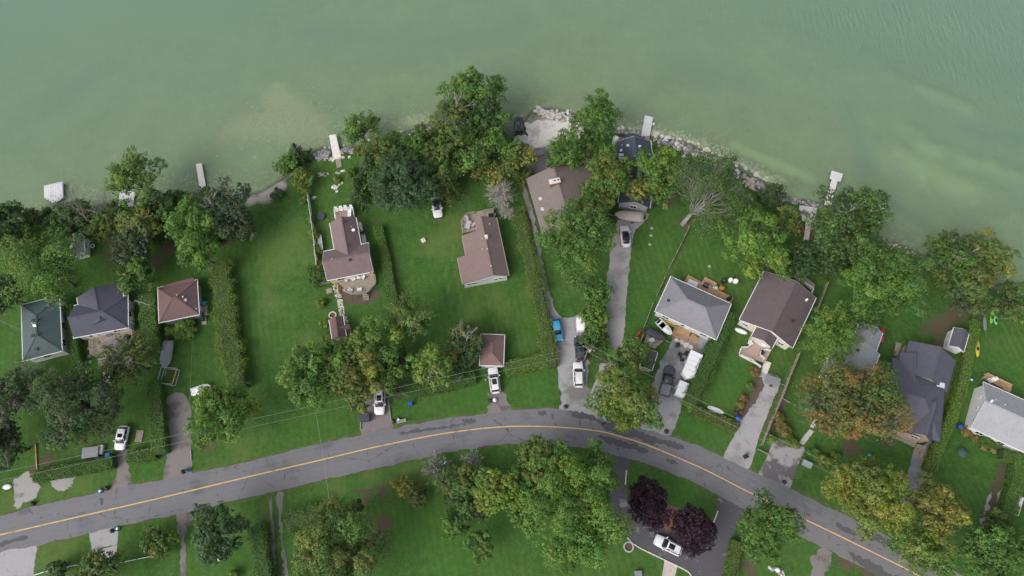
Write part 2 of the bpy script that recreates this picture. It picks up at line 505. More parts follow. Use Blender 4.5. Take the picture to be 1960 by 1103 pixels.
sandbar = sandbar * sandbar * (3 - 2 * sandbar) * np.clip(vnoise(GX, GY, 7, 31) * 1.3 + vnoise(GX, GY, 2.5, 32) * 0.6 - 0.25, 0, 1)
shelf = stroke([([(470, 250), (540, 215), (600, 245)], 46), ([(520, 190), (560, 215)], 34), ([(740, 245), (810, 230)], 9)], WL - 1)
shelf = shelf * shelf * (3 - 2 * shelf)
weed = stroke([([(1550, 60), (1700, 110), (1960, 150)], 60), ([(1620, 200), (1640, 270), (1660, 330)], 22), ([(1850, 250), (1960, 270)], 22), ([(1690, 390), (1760, 430)], 25),
               ([(600, 60), (800, 90), (1000, 50)], 50), ([(200, 130), (100, 200)], 50), ([(1280, 120), (1420, 160)], 40)], WL - 1.5)
GZ = np.where(GD < 0, np.minimum(WL - 0.05, GZ + np.maximum(sandbar * 0.7, shelf * 0.9) * np.clip(WL - 0.5 - GZ, 0, 0.9)), GZ)
nv = len(gx)
ny_ = len(gy)
verts = np.stack([GX, GY, GZ], -1).reshape(-1, 3)
ii = np.arange((ny_ - 1) * (nv - 1))
r0 = (ii // (nv - 1)) * nv + ii % (nv - 1)
quads = np.stack([r0, r0 + 1, r0 + nv + 1, r0 + nv], -1)
def grid_mesh(name, verts, quads, attrs):
    me = bpy.data.meshes.new(name)
    me.vertices.add(len(verts)); me.vertices.foreach_set('co', verts.astype(np.float32).ravel())
    me.loops.add(quads.size); me.loops.foreach_set('vertex_index', quads.astype(np.int32).ravel())
    me.polygons.add(len(quads)); me.polygons.foreach_set('loop_start', np.arange(0, quads.size, 4, dtype=np.int32))
    me.update(calc_edges=True)
    for k, a in attrs.items():
        at = me.attributes.new(k, 'FLOAT', 'POINT')
        at.data.foreach_set('value', a.astype(np.float32).ravel())
    me.validate()
    return me

def ground_material():
    m, t, b = nodes_of('ground_cover')
    g = geo(t)
    n1, n2, n3, n4 = noise(t, g, 0.09, 4), noise(t, g, 0.8, 5, 0.75), noise(t, g, 3.2, 4, 0.85), noise(t, g, 0.3, 6, 0.75)
    L = lambda k: attr(t, k).outputs['Fac']
    f = mth(t, 'ADD', mth(t, 'MULTIPLY', n2, 0.55), mth(t, 'MULTIPLY', n3, 0.45))
    grass = ramp(t, f, [(0.30, (0.026, 0.074, 0.016)), (0.5, (0.054, 0.130, 0.028)), (0.70, (0.094, 0.188, 0.046))])
    grass = mix(t, mth(t, 'MULTIPLY', ramp(t, n1, [(0.38, 0.0), (0.66, 1.0)]), 0.42), grass, (0.110, 0.165, 0.042))
    grass = mix(t, mth(t, 'MULTIPLY', ramp(t, n4, [(0.48, 0.0), (0.68, 1.0)]), 0.60), grass, (0.026, 0.078, 0.014))
    edge = lambda k, lo, hi, amp=0.7: ramp(t, mth(t, 'ADD', L(k), mth(t, 'MULTIPLY', mth(t, 'SUBTRACT', f, 0.5), amp * 2)), [(lo, 0.0), (hi, 1.0)])
    grass = mix(t, mth(t, 'MULTIPLY', edge('lush', 0.2, 0.9), 0.40), grass, (0.060, 0.152, 0.026))
    mw = nd(t, 'ShaderNodeMapping'); mw.inputs['Rotation'].default_value = (0, 0, R(-12))
    t.links.new(g, mw.inputs['Vector'])
    wv = nd(t, 'ShaderNodeTexWave', Scale=0.26, Distortion=3.0, Detail=3.0); wv.inputs['Detail Scale'].default_value = 0.4
    t.links.new(mw.outputs[0], wv.inputs['Vector'])
    grass = mix(t, mth(t, 'MULTIPLY', wv.outputs['Fac'], mth(t, 'MULTIPLY', ramp(t, n1, [(0.35, 0.15), (0.7, 1.0)]), 0.45)), grass, (0.036, 0.088, 0.018))
    clover = noise(t, g, 1.6, 3, 0.85)
    grass = mix(t, ramp(t, clover, [(0.56, 0.0), (0.72, 0.55)]), grass, (0.105, 0.172, 0.048))
    grass = mix(t, mth(t, 'MULTIPLY', edge('dry', 0.12, 1.15), 0.50), grass, (0.125, 0.172, 0.052))
    earth = mix(t, n3, (0.055, 0.040, 0.030), (0.17, 0.125, 0.09))
    col = mix(t, mth(t, 'MULTIPLY', edge('soil', 0.35, 0.75), 0.88), grass, earth)
    stones = nd(t, 'ShaderNodeTexVoronoi', Scale=2.2)
    t.links.new(g, stones.inputs['Vector'])
    shingle_c = mix(t, stones.outputs['Fac'] if 'Fac' in stones.outputs else stones.outputs['Distance'], (0.09, 0.085, 0.065), (0.25, 0.23, 0.18))
    col = mix(t, edge('bank', 0.30, 0.75, 0.5), col, shingle_c)
    col = mix(t, edge('sand', 0.30, 0.7, 0.4), col, mix(t, n3, (0.30, 0.26, 0.23), (0.46, 0.41, 0.36)))
    # lake floor: stony near the bank, silt and sand further out, weed beds
    bedn = noise(t, g, 0.12, 5, 0.7)
    vs_ = nd(t, 'ShaderNodeTexVoronoi', Scale=1.1)
    t.links.new(g, vs_.inputs['Vector'])
    stone_bed = ramp(t, vs_.outputs['Distance'], [(0.05, (0.66, 0.60, 0.42)), (0.34, (0.52, 0.49, 0.34)), (0.6, (0.40, 0.40, 0.28))])
    silt = ramp(t, bedn, [(0.3, (0.38, 0.42, 0.27)), (0.7, (0.52, 0.54, 0.36))])
    bed = mix(t, L('stony'), silt, stone_bed)
    bed = mix(t, mth(t, 'MULTIPLY', edge('sandbar', 0.1, 1.1, 0.3), 0.8), bed, (0.66, 0.72, 0.44))
    bed = mix(t, mth(t, 'MULTIPLY', edge('weed', 0.1, 1.3, 0.3), 0.7), bed, (0.28, 0.37, 0.30))
    bed = mix(t, mth(t, 'MULTIPLY', edge('shelf', 0.05, 1.2, 0.25), 0.85), bed, mix(t, n2, (0.56, 0.48, 0.34), (0.76, 0.68, 0.50)))
    col = mix(t, L('under'), col, bed)
    t.links.new(col, b.inputs['Base Color'])
    b.inputs['Roughness'].default_value = 0.95
    b.inputs['Specular IOR Level'].default_value = 0.1
    fine = noise(t, g, 12.0, 3, 0.9)
    bump(t, b, mth(t, 'ADD', n3, fine), 0.6, 0.12)
    return m
und = np.clip(-GD / 0.8, 0, 1)
stony = 0.5 * np.clip((13 - (-GD)) / 12, 0, 1) * np.clip(vnoise(GX, GY, 7, 5) * 2.2 - 0.7, 0, 1)
stony = np.maximum(stony, blob([(560, 215, 60), (530, 240, 40), (600, 250, 40)]) * 0.9)
GA = dict(soil=soil, dry=dry, lush=lush, sand=sand, bank=bank * (1 - und * 0), sandbar=sandbar, shelf=shelf, weed=weed, under=und, stony=stony)
gme = grid_mesh('ground', verts, quads, GA)
gme.materials.append(ground_material())
struct(link('ground', gme), 'green lawns falling to the stony lake floor')

def water_material():
    m, t, b = nodes_of('lake_water')
    g = geo(t)
    mp = nd(t, 'ShaderNodeMapping')
    mp.inputs['Rotation'].default_value = (0, 0, R(12)); mp.inputs['Scale'].default_value = (1.3, 0.22, 1)
    t.links.new(g, mp.inputs['Vector'])
    rip = noise(t, mp.outputs[0], 1.1, 3, 0.6)
    chop = noise(t, g, 1.3, 3, 0.6)
    big = noise(t, g, 0.02, 3, 0.6)
    dep = attr(t, 'depth').outputs['Fac']
    open_ = attr(t, 'open').outputs['Fac']
    murk = ramp(t, dep, [(0.0, 0.0), (0.06, 0.20), (0.25, 0.48), (0.6, 0.72), (1.0, 0.88)])
    mcol = mix(t, ramp(t, mth(t, 'ADD', dep, mth(t, 'MULTIPLY', mth(t, 'SUBTRACT', big, 0.5), 0.5)), [(0.1, 0.0), (0.75, 1.0)]), (0.226, 0.322, 0.214), (0.160, 0.278, 0.212))
    df = nd(t, 'ShaderNodeBsdfDiffuse'); t.links.new(mcol, df.inputs['Color'])
    tp = nd(t, 'ShaderNodeBsdfTransparent'); tp.inputs['Color'].default_value = (0.86, 0.96, 0.88, 1)
    m1 = nd(t, 'ShaderNodeMixShader')
    t.links.new(murk, m1.inputs[0]); t.links.new(tp.outputs[0], m1.inputs[1]); t.links.new(df.outputs[0], m1.inputs[2])
    gl = nd(t, 'ShaderNodeBsdfGlossy'); gl.inputs['Roughness'].default_value = 0.12
    bn = nd(t, 'ShaderNodeBump', Distance=0.12)
    t.links.new(mth(t, 'ADD', mth(t, 'MULTIPLY', open_, 0.62), 0.22), bn.inputs['Strength'])
    t.links.new(mth(t, 'ADD', mth(t, 'MULTIPLY', rip, mth(t, 'MULTIPLY', open_, 1.6)), mth(t, 'MULTIPLY', chop, 0.22)), bn.inputs['Height'])
    fr = nd(t, 'ShaderNodeFresnel', IOR=1.33)
    b2 = nd(t, 'ShaderNodeBump', Distance=0.30)
    t.links.new(mth(t, 'ADD', mth(t, 'MULTIPLY', open_, 0.8), 0.08), b2.inputs['Strength']); t.links.new(mth(t, 'ADD', mth(t, 'MULTIPLY', rip, open_), mth(t, 'MULTIPLY', noise(t, g, 2.2, 2, 0.6), 0.5)), b2.inputs['Height']); t.links.new(b2.outputs['Normal'], df.inputs['Normal'])
    for n in (gl, fr): t.links.new(bn.outputs['Normal'], n.inputs['Normal'])
    m2 = nd(t, 'ShaderNodeMixShader')
    t.links.new(fr.outputs[0], m2.inputs[0]); t.links.new(m1.outputs[0], m2.inputs[1]); t.links.new(gl.outputs[0], m2.inputs[2])
    t.links.new(m2.outputs[0], t.nodes['Material Output'].inputs['Surface'])
    t.nodes.remove(b)
    return m
keep = (GD < 1.4)
kq = keep.reshape(-1)[quads].all(1)
used = np.unique(quads[kq])
remap = -np.ones(len(verts), int); remap[used] = np.arange(len(used))
wv_ = verts[used].copy(); wv_[:, 2] = WL
opn = np.clip((GX + (GY - 60) * 0.9 - 45) / 75, 0, 1).reshape(-1)[used]
wme = grid_mesh('lake', wv_, remap[quads[kq]], dict(depth=np.clip((WL - GZ) / 4.0, 0, 1).reshape(-1)[used], open=opn))
wme.materials.append(water_material())
struct(link('lake', wme), 'calm milky green lake water')

# ---- road, drives, paths
def jitter_poly(pxs, amp=0.14, step=0.45, smooth=True, seed=0, z=0.0):
    pts = [P(x, y, z).to_2d()[:] for x, y in pxs]
    if smooth: pts = cat_rom(pts + [pts[0]], 5)[:-1]
    r = np.random.default_rng(seed + 99)
    out = []
    n = len(pts)
    for i in range(n):
        a, b = np.array(pts[i]), np.array(pts[(i + 1) % n])
        L = np.linalg.norm(b - a)
        k = max(1, int(L / step))
        nrm = np.array([-(b - a)[1], (b - a)[0]]) / max(L, 1e-6)
        for j in range(k):
            out.append(a + (b - a) * j / k + nrm * r.normal(0, amp))
    return out
ASPH = paving('road_asphalt', (0.140, 0.138, 0.146), (0.088, 0.087, 0.092), wet=0.6, scale=0.13, cover=0.56, cracks=0.8, lanes=True)
DASPH = paving('dark_drive_asphalt', (0.075, 0.072, 0.082), (0.26, 0.25, 0.25), wet=0.8, scale=0.45, cover=0.58)
GRAV = paving('grey_gravel', (0.265, 0.262, 0.268), (0.15, 0.135, 0.125), wet=0.8, scale=0.12, grit=9, cover=0.52)
GRAVB = paving('brown_gravel', (0.170, 0.152, 0.145), (0.10, 0.088, 0.08), wet=0.8, scale=0.2, grit=9, cover=0.50)
PGRAV = paving('pale_gravel', (0.27, 0.26, 0.25), (0.14, 0.135, 0.115), wet=0.7, scale=0.3, grit=8, cover=0.55)
DCONC = paving('drive_concrete', (0.29, 0.28, 0.285), (0.19, 0.18, 0.175), wet=0.6, scale=0.3, cover=0.52, cracks=0.5)
PATCHY = paving('patchy_asphalt', (0.29, 0.27, 0.27), (0.105, 0.095, 0.10), wet=0.9, scale=0.35, cover=0.45)
def ribbon(a, b, z):
    mb = MB()
    vs_ = []
    for p, q in zip(a, b): vs_ += [(p[0], p[1], z), (q[0], q[1], z)]
    mb.add(vs_, [(2 * i, 2 * i + 1, 2 * i + 3, 2 * i + 2) for i in range(len(a) - 1)])
    return mb
def resample(pts, n):
    p = np.array(pts)
    s = np.r_[0, np.cumsum(np.linalg.norm(np.diff(p, axis=0), axis=1))]
    t = np.linspace(0, s[-1], n)
    return np.stack([np.interp(t, s, p[:, k]) for k in range(2)], -1)
nr = resample(cat_rom([P(*q).to_2d()[:] for q in NORTH], 6), 700)
sr = resample(cat_rom([P(*q).to_2d()[:] for q in SOUTH], 6), 700)
jr = np.random.default_rng(3)
wob = lambda n, s: np.convolve(jr.normal(0, s, n + 4), np.ones(5) / 2.2, 'valid')[:n, None]
nr2 = nr + np.array([[0, 1]]) * wob(700, 0.09); sr2 = sr + np.array([[0, 1]]) * wob(700, 0.09)
rme = mesh_of('road', ribbon(sr2, nr2, 0.022), ASPH)
rme.attributes.new('across', 'FLOAT', 'POINT').data.foreach_set('value', np.tile([0.0, 1.0], 700))
struct(link('road', rme), 'curving grey asphalt road')
ln = resample(cat_rom([P(*q).to_2d()[:] for q in LINE], 6), 500)
tg = np.gradient(ln, axis=0); tg /= np.linalg.norm(tg, axis=1)[:, None]
nm = np.stack([-tg[:, 1], tg[:, 0]], -1)
YEL = paving('road_line_paint', (0.54, 0.36, 0.15), (0.24, 0.19, 0.13), wet=0.7, scale=0.9, cover=0.55)
struct(link('road_line', mesh_of('road_line', ribbon(ln - nm * 0.10, ln + nm * 0.10, 0.031), YEL)), 'yellow centre line on the road')
# darker mended strip and damp patches, flat sheets on the asphalt
DAMP = paving('mended_asphalt', (0.078, 0.077, 0.082), (0.10, 0.098, 0.105), wet=0.6, scale=0.5, cover=0.55)
def sheet(name, pxs, m, z, amp=0.14, smooth=True, seed=0, step=0.45, label=None):
    mb = MB().poly(jitter_poly(pxs, amp, step, smooth, seed), z)
    return struct(link(name, mesh_of(name, mb, m)), label)
for i, pg in enumerate([[(1090, 786), (1130, 793), (1142, 803), (1160, 808), (1150, 812), (1125, 802), (1100, 800)],
                        [(1165, 808), (1205, 820), (1240, 832), (1300, 850), (1310, 858), (1290, 860), (1262, 848), (1245, 850), (1215, 838), (1180, 832), (1150, 815)],
                        [(1140, 832), (1200, 846), (1240, 862), (1232, 866), (1190, 856), (1150, 842)],
                        [(1275, 880), (1290, 882), (1296, 887), (1285, 888)],
                        [(887, 803), (905, 801), (915, 806), (900, 811), (885, 808)], [(1030, 789), (1042, 787), (1046, 793), (1034, 795)],
                        [(0, 1040), (45, 1027), (55, 1032), (20, 1042), (0, 1048)], [(190, 955), (196, 953), (199, 963), (193, 966)],
                        [(1640, 1000), (1700, 1035), (1760, 1062), (1790, 1085), (1750, 1078), (1700, 1050), (1650, 1022)],
                        [(1620, 1055), (1660, 1072), (1700, 1095), (1740, 1120), (1700, 1112), (1650, 1085)], [(1600, 1000), (1640, 1020), (1632, 1026), (1604, 1010)],
                        [(760, 830), (800, 822), (880, 812), (882, 815), (800, 828)]]):
    sheet('asphalt_patch', pg, DAMP, 0.0265, 0.13, True, i, 0.35)
DR = [
 ('gravel_patch', [(24, 922), (52, 903), (60, 915), (77, 928), (70, 950), (40, 968), (30, 975), (27, 950)], PGRAV, 0.16),
 ('gravel_patch', [(95, 922), (112, 914), (144, 908), (138, 925), (128, 938), (112, 940)], PGRAV, 0.16),
 ('driveway', [(226, 845), (242, 845), (244, 885), (258, 928), (262, 936), (215, 945), (220, 915), (226, 885)], GRAVB, 0.15),
 ('driveway', [(318, 760), (350, 752), (366, 790), (366, 870), (364, 912), (316, 925), (318, 860)], GRAVB, 0.15),
 ('driveway', [(-6, 1056), (30, 1050), (69, 1042), (66, 1075), (62, 1112), (40, 1160), (-20, 1170)], DCONC, 0.06),
 ('driveway', [(336, 984), (374, 973), (366, 1000), (354, 1025), (356, 1080), (360, 1150), (344, 1150), (346, 1060), (340, 1010)], GRAVB, 0.15),
 ('wheel_track', [(514, 950), (521, 950), (524, 1000), (527, 1060), (534, 1150), (526, 1150), (520, 1060), (517, 1000)], GRAVB, 0.12),
 ('wheel_track', [(528, 950), (541, 942), (540, 985), (544, 1040), (553, 1110), (560, 1150), (552, 1150), (543, 1100), (537, 1040), (534, 985)], GRAVB, 0.12),
 ('driveway', [(690, 838), (691, 790), (712, 735), (742, 742), (748, 800), (750, 826)], GRAVB, 0.12),
 ('driveway', [(933, 752), (962, 750), (972, 775), (982, 790), (930, 797), (938, 775)], GRAVB, 0.2),
 ('driveway', [(1004, 350), (1018, 400), (1030, 450), (1040, 510), (1052, 560), (1068, 600), (1085, 609), (1118, 607), (1122, 650), (1126, 700), (1126, 740), (1150, 790), (1160, 806),
               (1120, 796), (1074, 788), (1074, 765), (1066, 700), (1055, 640), (1045, 580), (1032, 510), (1020, 440), (1004, 380)], GRAV, 0.12),
 ('driveway', [(1190, 405), (1240, 408), (1232, 428), (1214, 445), (1206, 500), (1200, 560), (1194, 640), (1184, 700), (1160, 760), (1150, 806), (1120, 790), (1145, 710), (1160, 640), (1160, 560), (1166, 500), (1175, 440)], paving('asphalt_drive', (0.30, 0.28, 0.28), (0.19, 0.18, 0.18), wet=0.6, scale=0.15, cover=0.5), 0.08),
 ('driveway', [(1290, 645), (1360, 650), (1345, 690), (1318, 745), (1300, 790), (1284, 832), (1250, 830), (1225, 815), (1245, 750), (1262, 700)], GRAV, 0.15),
 ('driveway', [(1452, 712), (1494, 724), (1478, 772), (1455, 830), (1434, 896), (1408, 892), (1384, 878), (1410, 825), (1430, 775)], DCONC, 0.05),
 ('driveway', [(1482, 838), (1538, 856), (1524, 895), (1509, 938), (1480, 926), (1452, 912), (1468, 875)], PATCHY, 0.05),
 ('driveway', [(1748, 862), (1792, 842), (1778, 890), (1756, 950), (1740, 985), (1722, 985), (1733, 930)], paving('slate_drive', (0.20, 0.20, 0.225), (0.13, 0.13, 0.14), wet=0.4, scale=0.3), 0.05),
 ('driveway', [(1164, 862), (1204, 876), (1198, 920), (1205, 960), (1240, 985), (1300, 1000), (1340, 1010), (1366, 1000), (1378, 950), (1432, 975), (1408, 1010), (1402, 1050), (1388, 1110), (1380, 1180), (1318, 1180), (1322, 1102),
               (1290, 1082), (1255, 1065), (1215, 1042), (1185, 1008), (1172, 975), (1164, 930)], DASPH, 0.05),
 ('driveway', [(1556, 1062), (1584, 1050), (1590, 1075), (1578, 1105), (1565, 1160), (1535, 1160), (1548, 1105)], GRAVB, 0.2),
 ('wheel_track', [(1893, 945), (1899, 945), (1887, 990), (1876, 1040), (1868, 1040), (1880, 990)], PGRAV, 0.15),
 ('wheel_track', [(1915, 935), (1920, 936), (1908, 985), (1900, 1030), (1894, 1030), (1902, 985)], PGRAV, 0.15),
 ('concrete_apron', [(1008, 262), (1006, 236), (1030, 232), (1060, 232), (1112, 236), (1114, 262), (1100, 272), (1060, 276), (1022, 282)], paving('worn_pale_concrete', (0.56, 0.52, 0.48), (0.34, 0.31, 0.28), wet=0.7, scale=0.35, cover=0.52, cracks=0.7), 0.25),
 ('boat_ramp', [(985, 262), (1006, 258), (1022, 285), (1026, 300), (1000, 300), (984, 285)], CONC, 0.05),
 ('gravel_yard', [(1005, 290), (1040, 285), (1050, 310), (1044, 330), (1012, 345), (1002, 330)], GRAVB, 0.2),
 ('wood_chip_bed', [(648, 560), (662, 553), (690, 570), (722, 558), (728, 566), (705, 580), (672, 582)], SOIL, 0.15),
 ('planting_bed', [(1463, 735), (1452, 760), (1425, 800), (1405, 830), (1398, 822), (1420, 780), (1440, 740), (1452, 718)], SOIL, 0.15),
 ('planting_bed', [(1498, 740), (1508, 755), (1478, 825), (1464, 815), (1482, 775)], SOIL, 0.15),
 ('planting_bed', [(1272, 962), (1300, 975), (1296, 1005), (1280, 1022), (1268, 1000)], plain('bark_mulch', (0.16, 0.085, 0.055), 0.95, 0.3, 3), 0.1),
]
for i, (nme, pg, m, amp) in enumerate(DR):
    sheet(nme, pg, m, {'concrete_apron': 0.03, 'planting_bed': 0.0175, 'wood_chip_bed': 0.0175, 'boat_ramp': 0.016, 'gravel_yard': 0.0165}.get(nme, 0.010 if i != 10 else 0.0135), amp, True, 20 + i)
sheet('driveway', [(170, 1017), (228, 1004), (224, 1042), (176, 1052)], DCONC, 0.014, 0.04, False, 61)
sheet('driveway', [(176, 1054), (224, 1044), (222, 1078), (182, 1080)], DCONC, 0.014, 0.04, False, 62)
sheet('front_path', [(1272, 1073), (1297, 1081), (1288, 1120), (1278, 1170), (1256, 1170), (1264, 1120)], paving('paver_path', (0.42, 0.37, 0.33), (0.30, 0.27, 0.24), wet=0.4, scale=1.2), 0.014, 0.02, False, 63)
sheet('front_path', [(1549, 822), (1558, 826), (1538, 852), (1528, 848)], CONC, 0.014, 0.02, False, 64)
sheet('front_path', [(1560, 800), (1568, 802), (1558, 820), (1550, 818)], CONC, 0.014, 0.02, False, 65)

# ================================================================== VEGETATION
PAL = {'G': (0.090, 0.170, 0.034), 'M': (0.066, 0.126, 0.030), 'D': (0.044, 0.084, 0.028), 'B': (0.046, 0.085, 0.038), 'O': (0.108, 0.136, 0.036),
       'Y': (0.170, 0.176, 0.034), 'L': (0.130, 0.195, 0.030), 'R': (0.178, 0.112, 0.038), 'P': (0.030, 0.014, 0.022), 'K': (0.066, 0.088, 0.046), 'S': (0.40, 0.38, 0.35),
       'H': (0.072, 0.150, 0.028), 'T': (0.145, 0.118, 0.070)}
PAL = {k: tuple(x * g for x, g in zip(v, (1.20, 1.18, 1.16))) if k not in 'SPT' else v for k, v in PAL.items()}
def unit(a): return a / np.maximum(np.linalg.norm(a, axis=-1, keepdims=True), 1e-9)
def leaf_mesh(name, C, N, size, col, aspect=0.75):
    n = len(C)
    rv = rng.normal(size=(n, 3))
    A = unit(np.cross(N, rv)); Bv = unit(np.cross(N, A))
    s = size[:, None] * 0.5
    q = np.stack([C - A * s, C + Bv * s * aspect, C + A * s, C - Bv * s * aspect], 1).reshape(-1, 3)
    me = bpy.data.meshes.new(name)
    me.vertices.add(4 * n); me.vertices.foreach_set('co', q.astype(np.float32).ravel())
    me.loops.add(4 * n); me.loops.foreach_set('vertex_index', np.arange(4 * n, dtype=np.int32))
    me.polygons.add(n); me.polygons.foreach_set('loop_start', np.arange(0, 4 * n, 4, dtype=np.int32))
    me.update(calc_edges=True)
    at = me.attributes.new('Col', 'FLOAT_COLOR', 'FACE')
    at.data.foreach_set('color', np.c_[col, np.ones(n)].astype(np.float32).ravel())
    me.materials.append(LEAF)
    return me
def tint(cols, weights, n):
    k = rng.choice(len(cols), n, p=np.array(weights) / sum(weights))
    return np.array([PAL[c] for c in cols])[k]
def vary(c, amt):
    n = len(c)
    v = np.exp(rng.normal(0, amt, (n, 1)))
    h = rng.normal(0, amt * 0.55, (n, 1))
    return np.clip(c * v * np.concatenate([1 + h, 1 + h * 0.15, 1 - h * 0.4], 1), 0.004, 0.9)

def crown_round(Rm, Rz, cols, weights, dens=1.0, spray=0.0, leaf=0.27, open_=0.0, compact=False):
    """lobes -> leaf clumps -> leaves, all round the crown's outer volume"""
    K = int(12 + Rm * 5.2)
    d = unit(rng.normal(size=(K * 3, 3)))
    d = d[d[:, 2] > -0.45][:K]
    fr = rng.uniform(0.46, float(np.interp(Rm, [3, 9], [0.80, 0.90])), (len(d), 1)); fr[: len(d) // 4] *= 0.5
    stretch = rng.uniform(0.82, 1.16, (len(d), 1))
    if compact: fr, stretch = fr * 0.82, 1.0
    LC = d * fr * stretch * np.array([Rm, Rm, Rz])
    lr = Rm * rng.uniform(0.22, 0.40, len(d)) * float(np.interp(Rm, [2, 3.5, 5.5, 9], [1.25, 1.0, 0.84, 0.70]))
    area = (lr ** 2)
    if compact: lr = lr * 1.3
    tot = int(dens * min(30000, 600 + 292 * Rm * Rm * (0.27 / leaf) ** 1.6))
    lc_col = vary(tint(cols, weights, len(d)) * 0.7 + tint(cols, weights, len(d)) * 0.3, 0.12)
    # clumps on lobes
    nc = max(60, int(tot / 21))
    pk = rng.choice(len(d), nc, p=area / area.sum())
    cd = unit(rng.normal(size=(nc, 3)) + d[pk] * 0.7 + np.array([0, 0, 0.75]))
    CC = LC[pk] + cd * lr[pk, None] * rng.uniform(0.72, 1.05, (nc, 1)) * np.array([1, 1, 0.8])
    if spray: CC += d[pk] * np.array([1, 1, 0.2]) * (rng.random((nc, 1)) ** 2) * spray * Rm
    if open_:
        keep = vnoise(CC[:, 0] + 50, CC[:, 1] + 50 + CC[:, 2] * 0.7, Rm * 0.33, int(rng.integers(1e6))) > open_
        CC, cd, pk = CC[keep], cd[keep], pk[keep]; nc = len(CC)
    cc_col = vary(lc_col[pk], 0.12)
    q = rng.integers(0, nc, tot)
    sg = 0.15 + 0.028 * Rm
    e = unit(rng.normal(size=(tot, 3)) + cd[q] * 0.45 + np.array([0, 0, 0.35]))
    off = e * (sg * 1.55 * rng.uniform(0.45, 1.1, (tot, 1)) * rng.uniform(0.7, 1.35, nc)[q][:, None]) * np.array([1, 1, 0.85])
    if spray: off += d[pk[q]] * np.array([1, 1, -0.25]) * rng.normal(size=(tot, 1)) * sg * 1.6
    C = CC[q] + off
    N = unit(e * 0.9 + cd[q] * 0.35 + np.array([0, 0, 0.25]) + rng.normal(size=(tot, 3)) * 0.27)
    # leaves deep inside the lobes, so that a full crown is not see-through
    nf = int(tot * (0.20 if not open_ else 0.10))
    k = rng.choice(len(d), nf, p=area / area.sum())
    Cf = LC[k] + unit(rng.normal(size=(nf, 3))) * (lr[k, None] * rng.random((nf, 1)) ** 0.5 * 0.85) * np.array([1, 1, 0.75])
    Nf = unit(rng.normal(size=(nf, 3)) * 0.5 + np.array([0, 0, 1.0]))
    sz = np.r_[rng.uniform(0.65, 1.25, tot) * leaf, rng.uniform(1.3, 2.3, nf) * leaf]
    return np.r_[C, Cf], np.r_[N, Nf], sz, np.r_[vary(cc_col[q], 0.09), vary(lc_col[k], 0.12)], LC
def crown_conifer(Rm, Rz, cols, weights, dens=1.0, leaf=0.26, **k):
    Hc = Rz * 2
    tot = int(dens * min(12000, 900 + 330 * Rm * Rm))
    nb = int(50 + 22 * Rm)
    hb = rng.random(nb) ** 1.35 * 0.98
    ab = rng.uniform(0, 2 * np.pi, nb)
    Lb = Rm * (1 - hb) ** 0.85 * rng.uniform(0.75, 1.08, nb) + 0.15
    bc = vary(tint(cols, weights, nb), 0.16)
    q = rng.choice(nb, tot, p=Lb / Lb.sum())
    t = rng.random(tot) ** 0.65
    dr = np.stack([np.cos(ab), np.sin(ab), np.zeros(nb)], -1)
    sd_ = np.stack([-np.sin(ab), np.cos(ab), np.zeros(nb)], -1)
    C = dr[q] * (t * Lb[q])[:, None] + sd_[q] * rng.normal(0, 1, (tot, 1)) * (0.10 + 0.16 * Lb[q] * (1 - t) * 0.6)[:, None]
    C[:, 2] = -Rz + hb[q] * Hc - 0.22 * t * Lb[q] + rng.normal(0, 0.09, tot)
    N = unit(dr[q] * 0.25 + np.array([0, 0, 0.9]) + rng.normal(size=(tot, 3)) * 0.45)
    return C, N, rng.uniform(0.7, 1.25, tot) * leaf, vary(bc[q], 0.14), dr * Lb[:, None] * 0.7 + np.c_[np.zeros((nb, 2)), -Rz + hb * Hc]
def limbs(mb, base, top, tips, r0, bend=0.15):
    """tapered trunk and limbs from the ground to the crown's lobes"""
    base, top = Vector(base), Vector(top)
    mid = base.lerp(top, 0.5) + Vector((random.uniform(-.2, .2), random.uniform(-.2, .2), 0)) * r0 * 3
    mb.tube([base - Vector((0, 0, 0.15)), base + Vector((0, 0, 0.4)), mid, top], [r0 * 1.35, r0, r0 * 0.8, r0 * 0.5], 8)
    for tp in tips:
        tp = Vector(tp)
        st = base.lerp(top, random.uniform(0.45, 1.0))
        md = st.lerp(tp, 0.5) + Vector((random.uniform(-1, 1), random.uniform(-1, 1), random.uniform(0, 1))) * (tp - st).length * bend
        mb.tube([st, md, tp], [r0 * 0.42, r0 * 0.25, r0 * 0.08], 5)
def fork(mb, p, d, L, r, depth, spread=0.55, lift=0.12, tips=None):
    if depth == 0 or r < 0.008:
        if tips is not None: tips.append(p)
        return
    q = p + d * L
    m_ = p.lerp(q, 0.5) + Vector((random.gauss(0, .05), random.gauss(0, .05), random.gauss(0, .05))) * L
    mb.tube([p, m_, q], [r, r * 0.85, r * 0.68], 5 if r > 0.05 else 3, cap=False)
    for _ in range(2 if random.random() < 0.55 else 3):
        nd_ = (d + Vector((random.gauss(0, spread), random.gauss(0, spread), random.gauss(lift, spread * 0.6)))).normalized()
        fork(mb, q, nd_, L * random.uniform(0.62, 0.9), r * random.uniform(0.52, 0.70), depth - 1, spread, lift, tips)

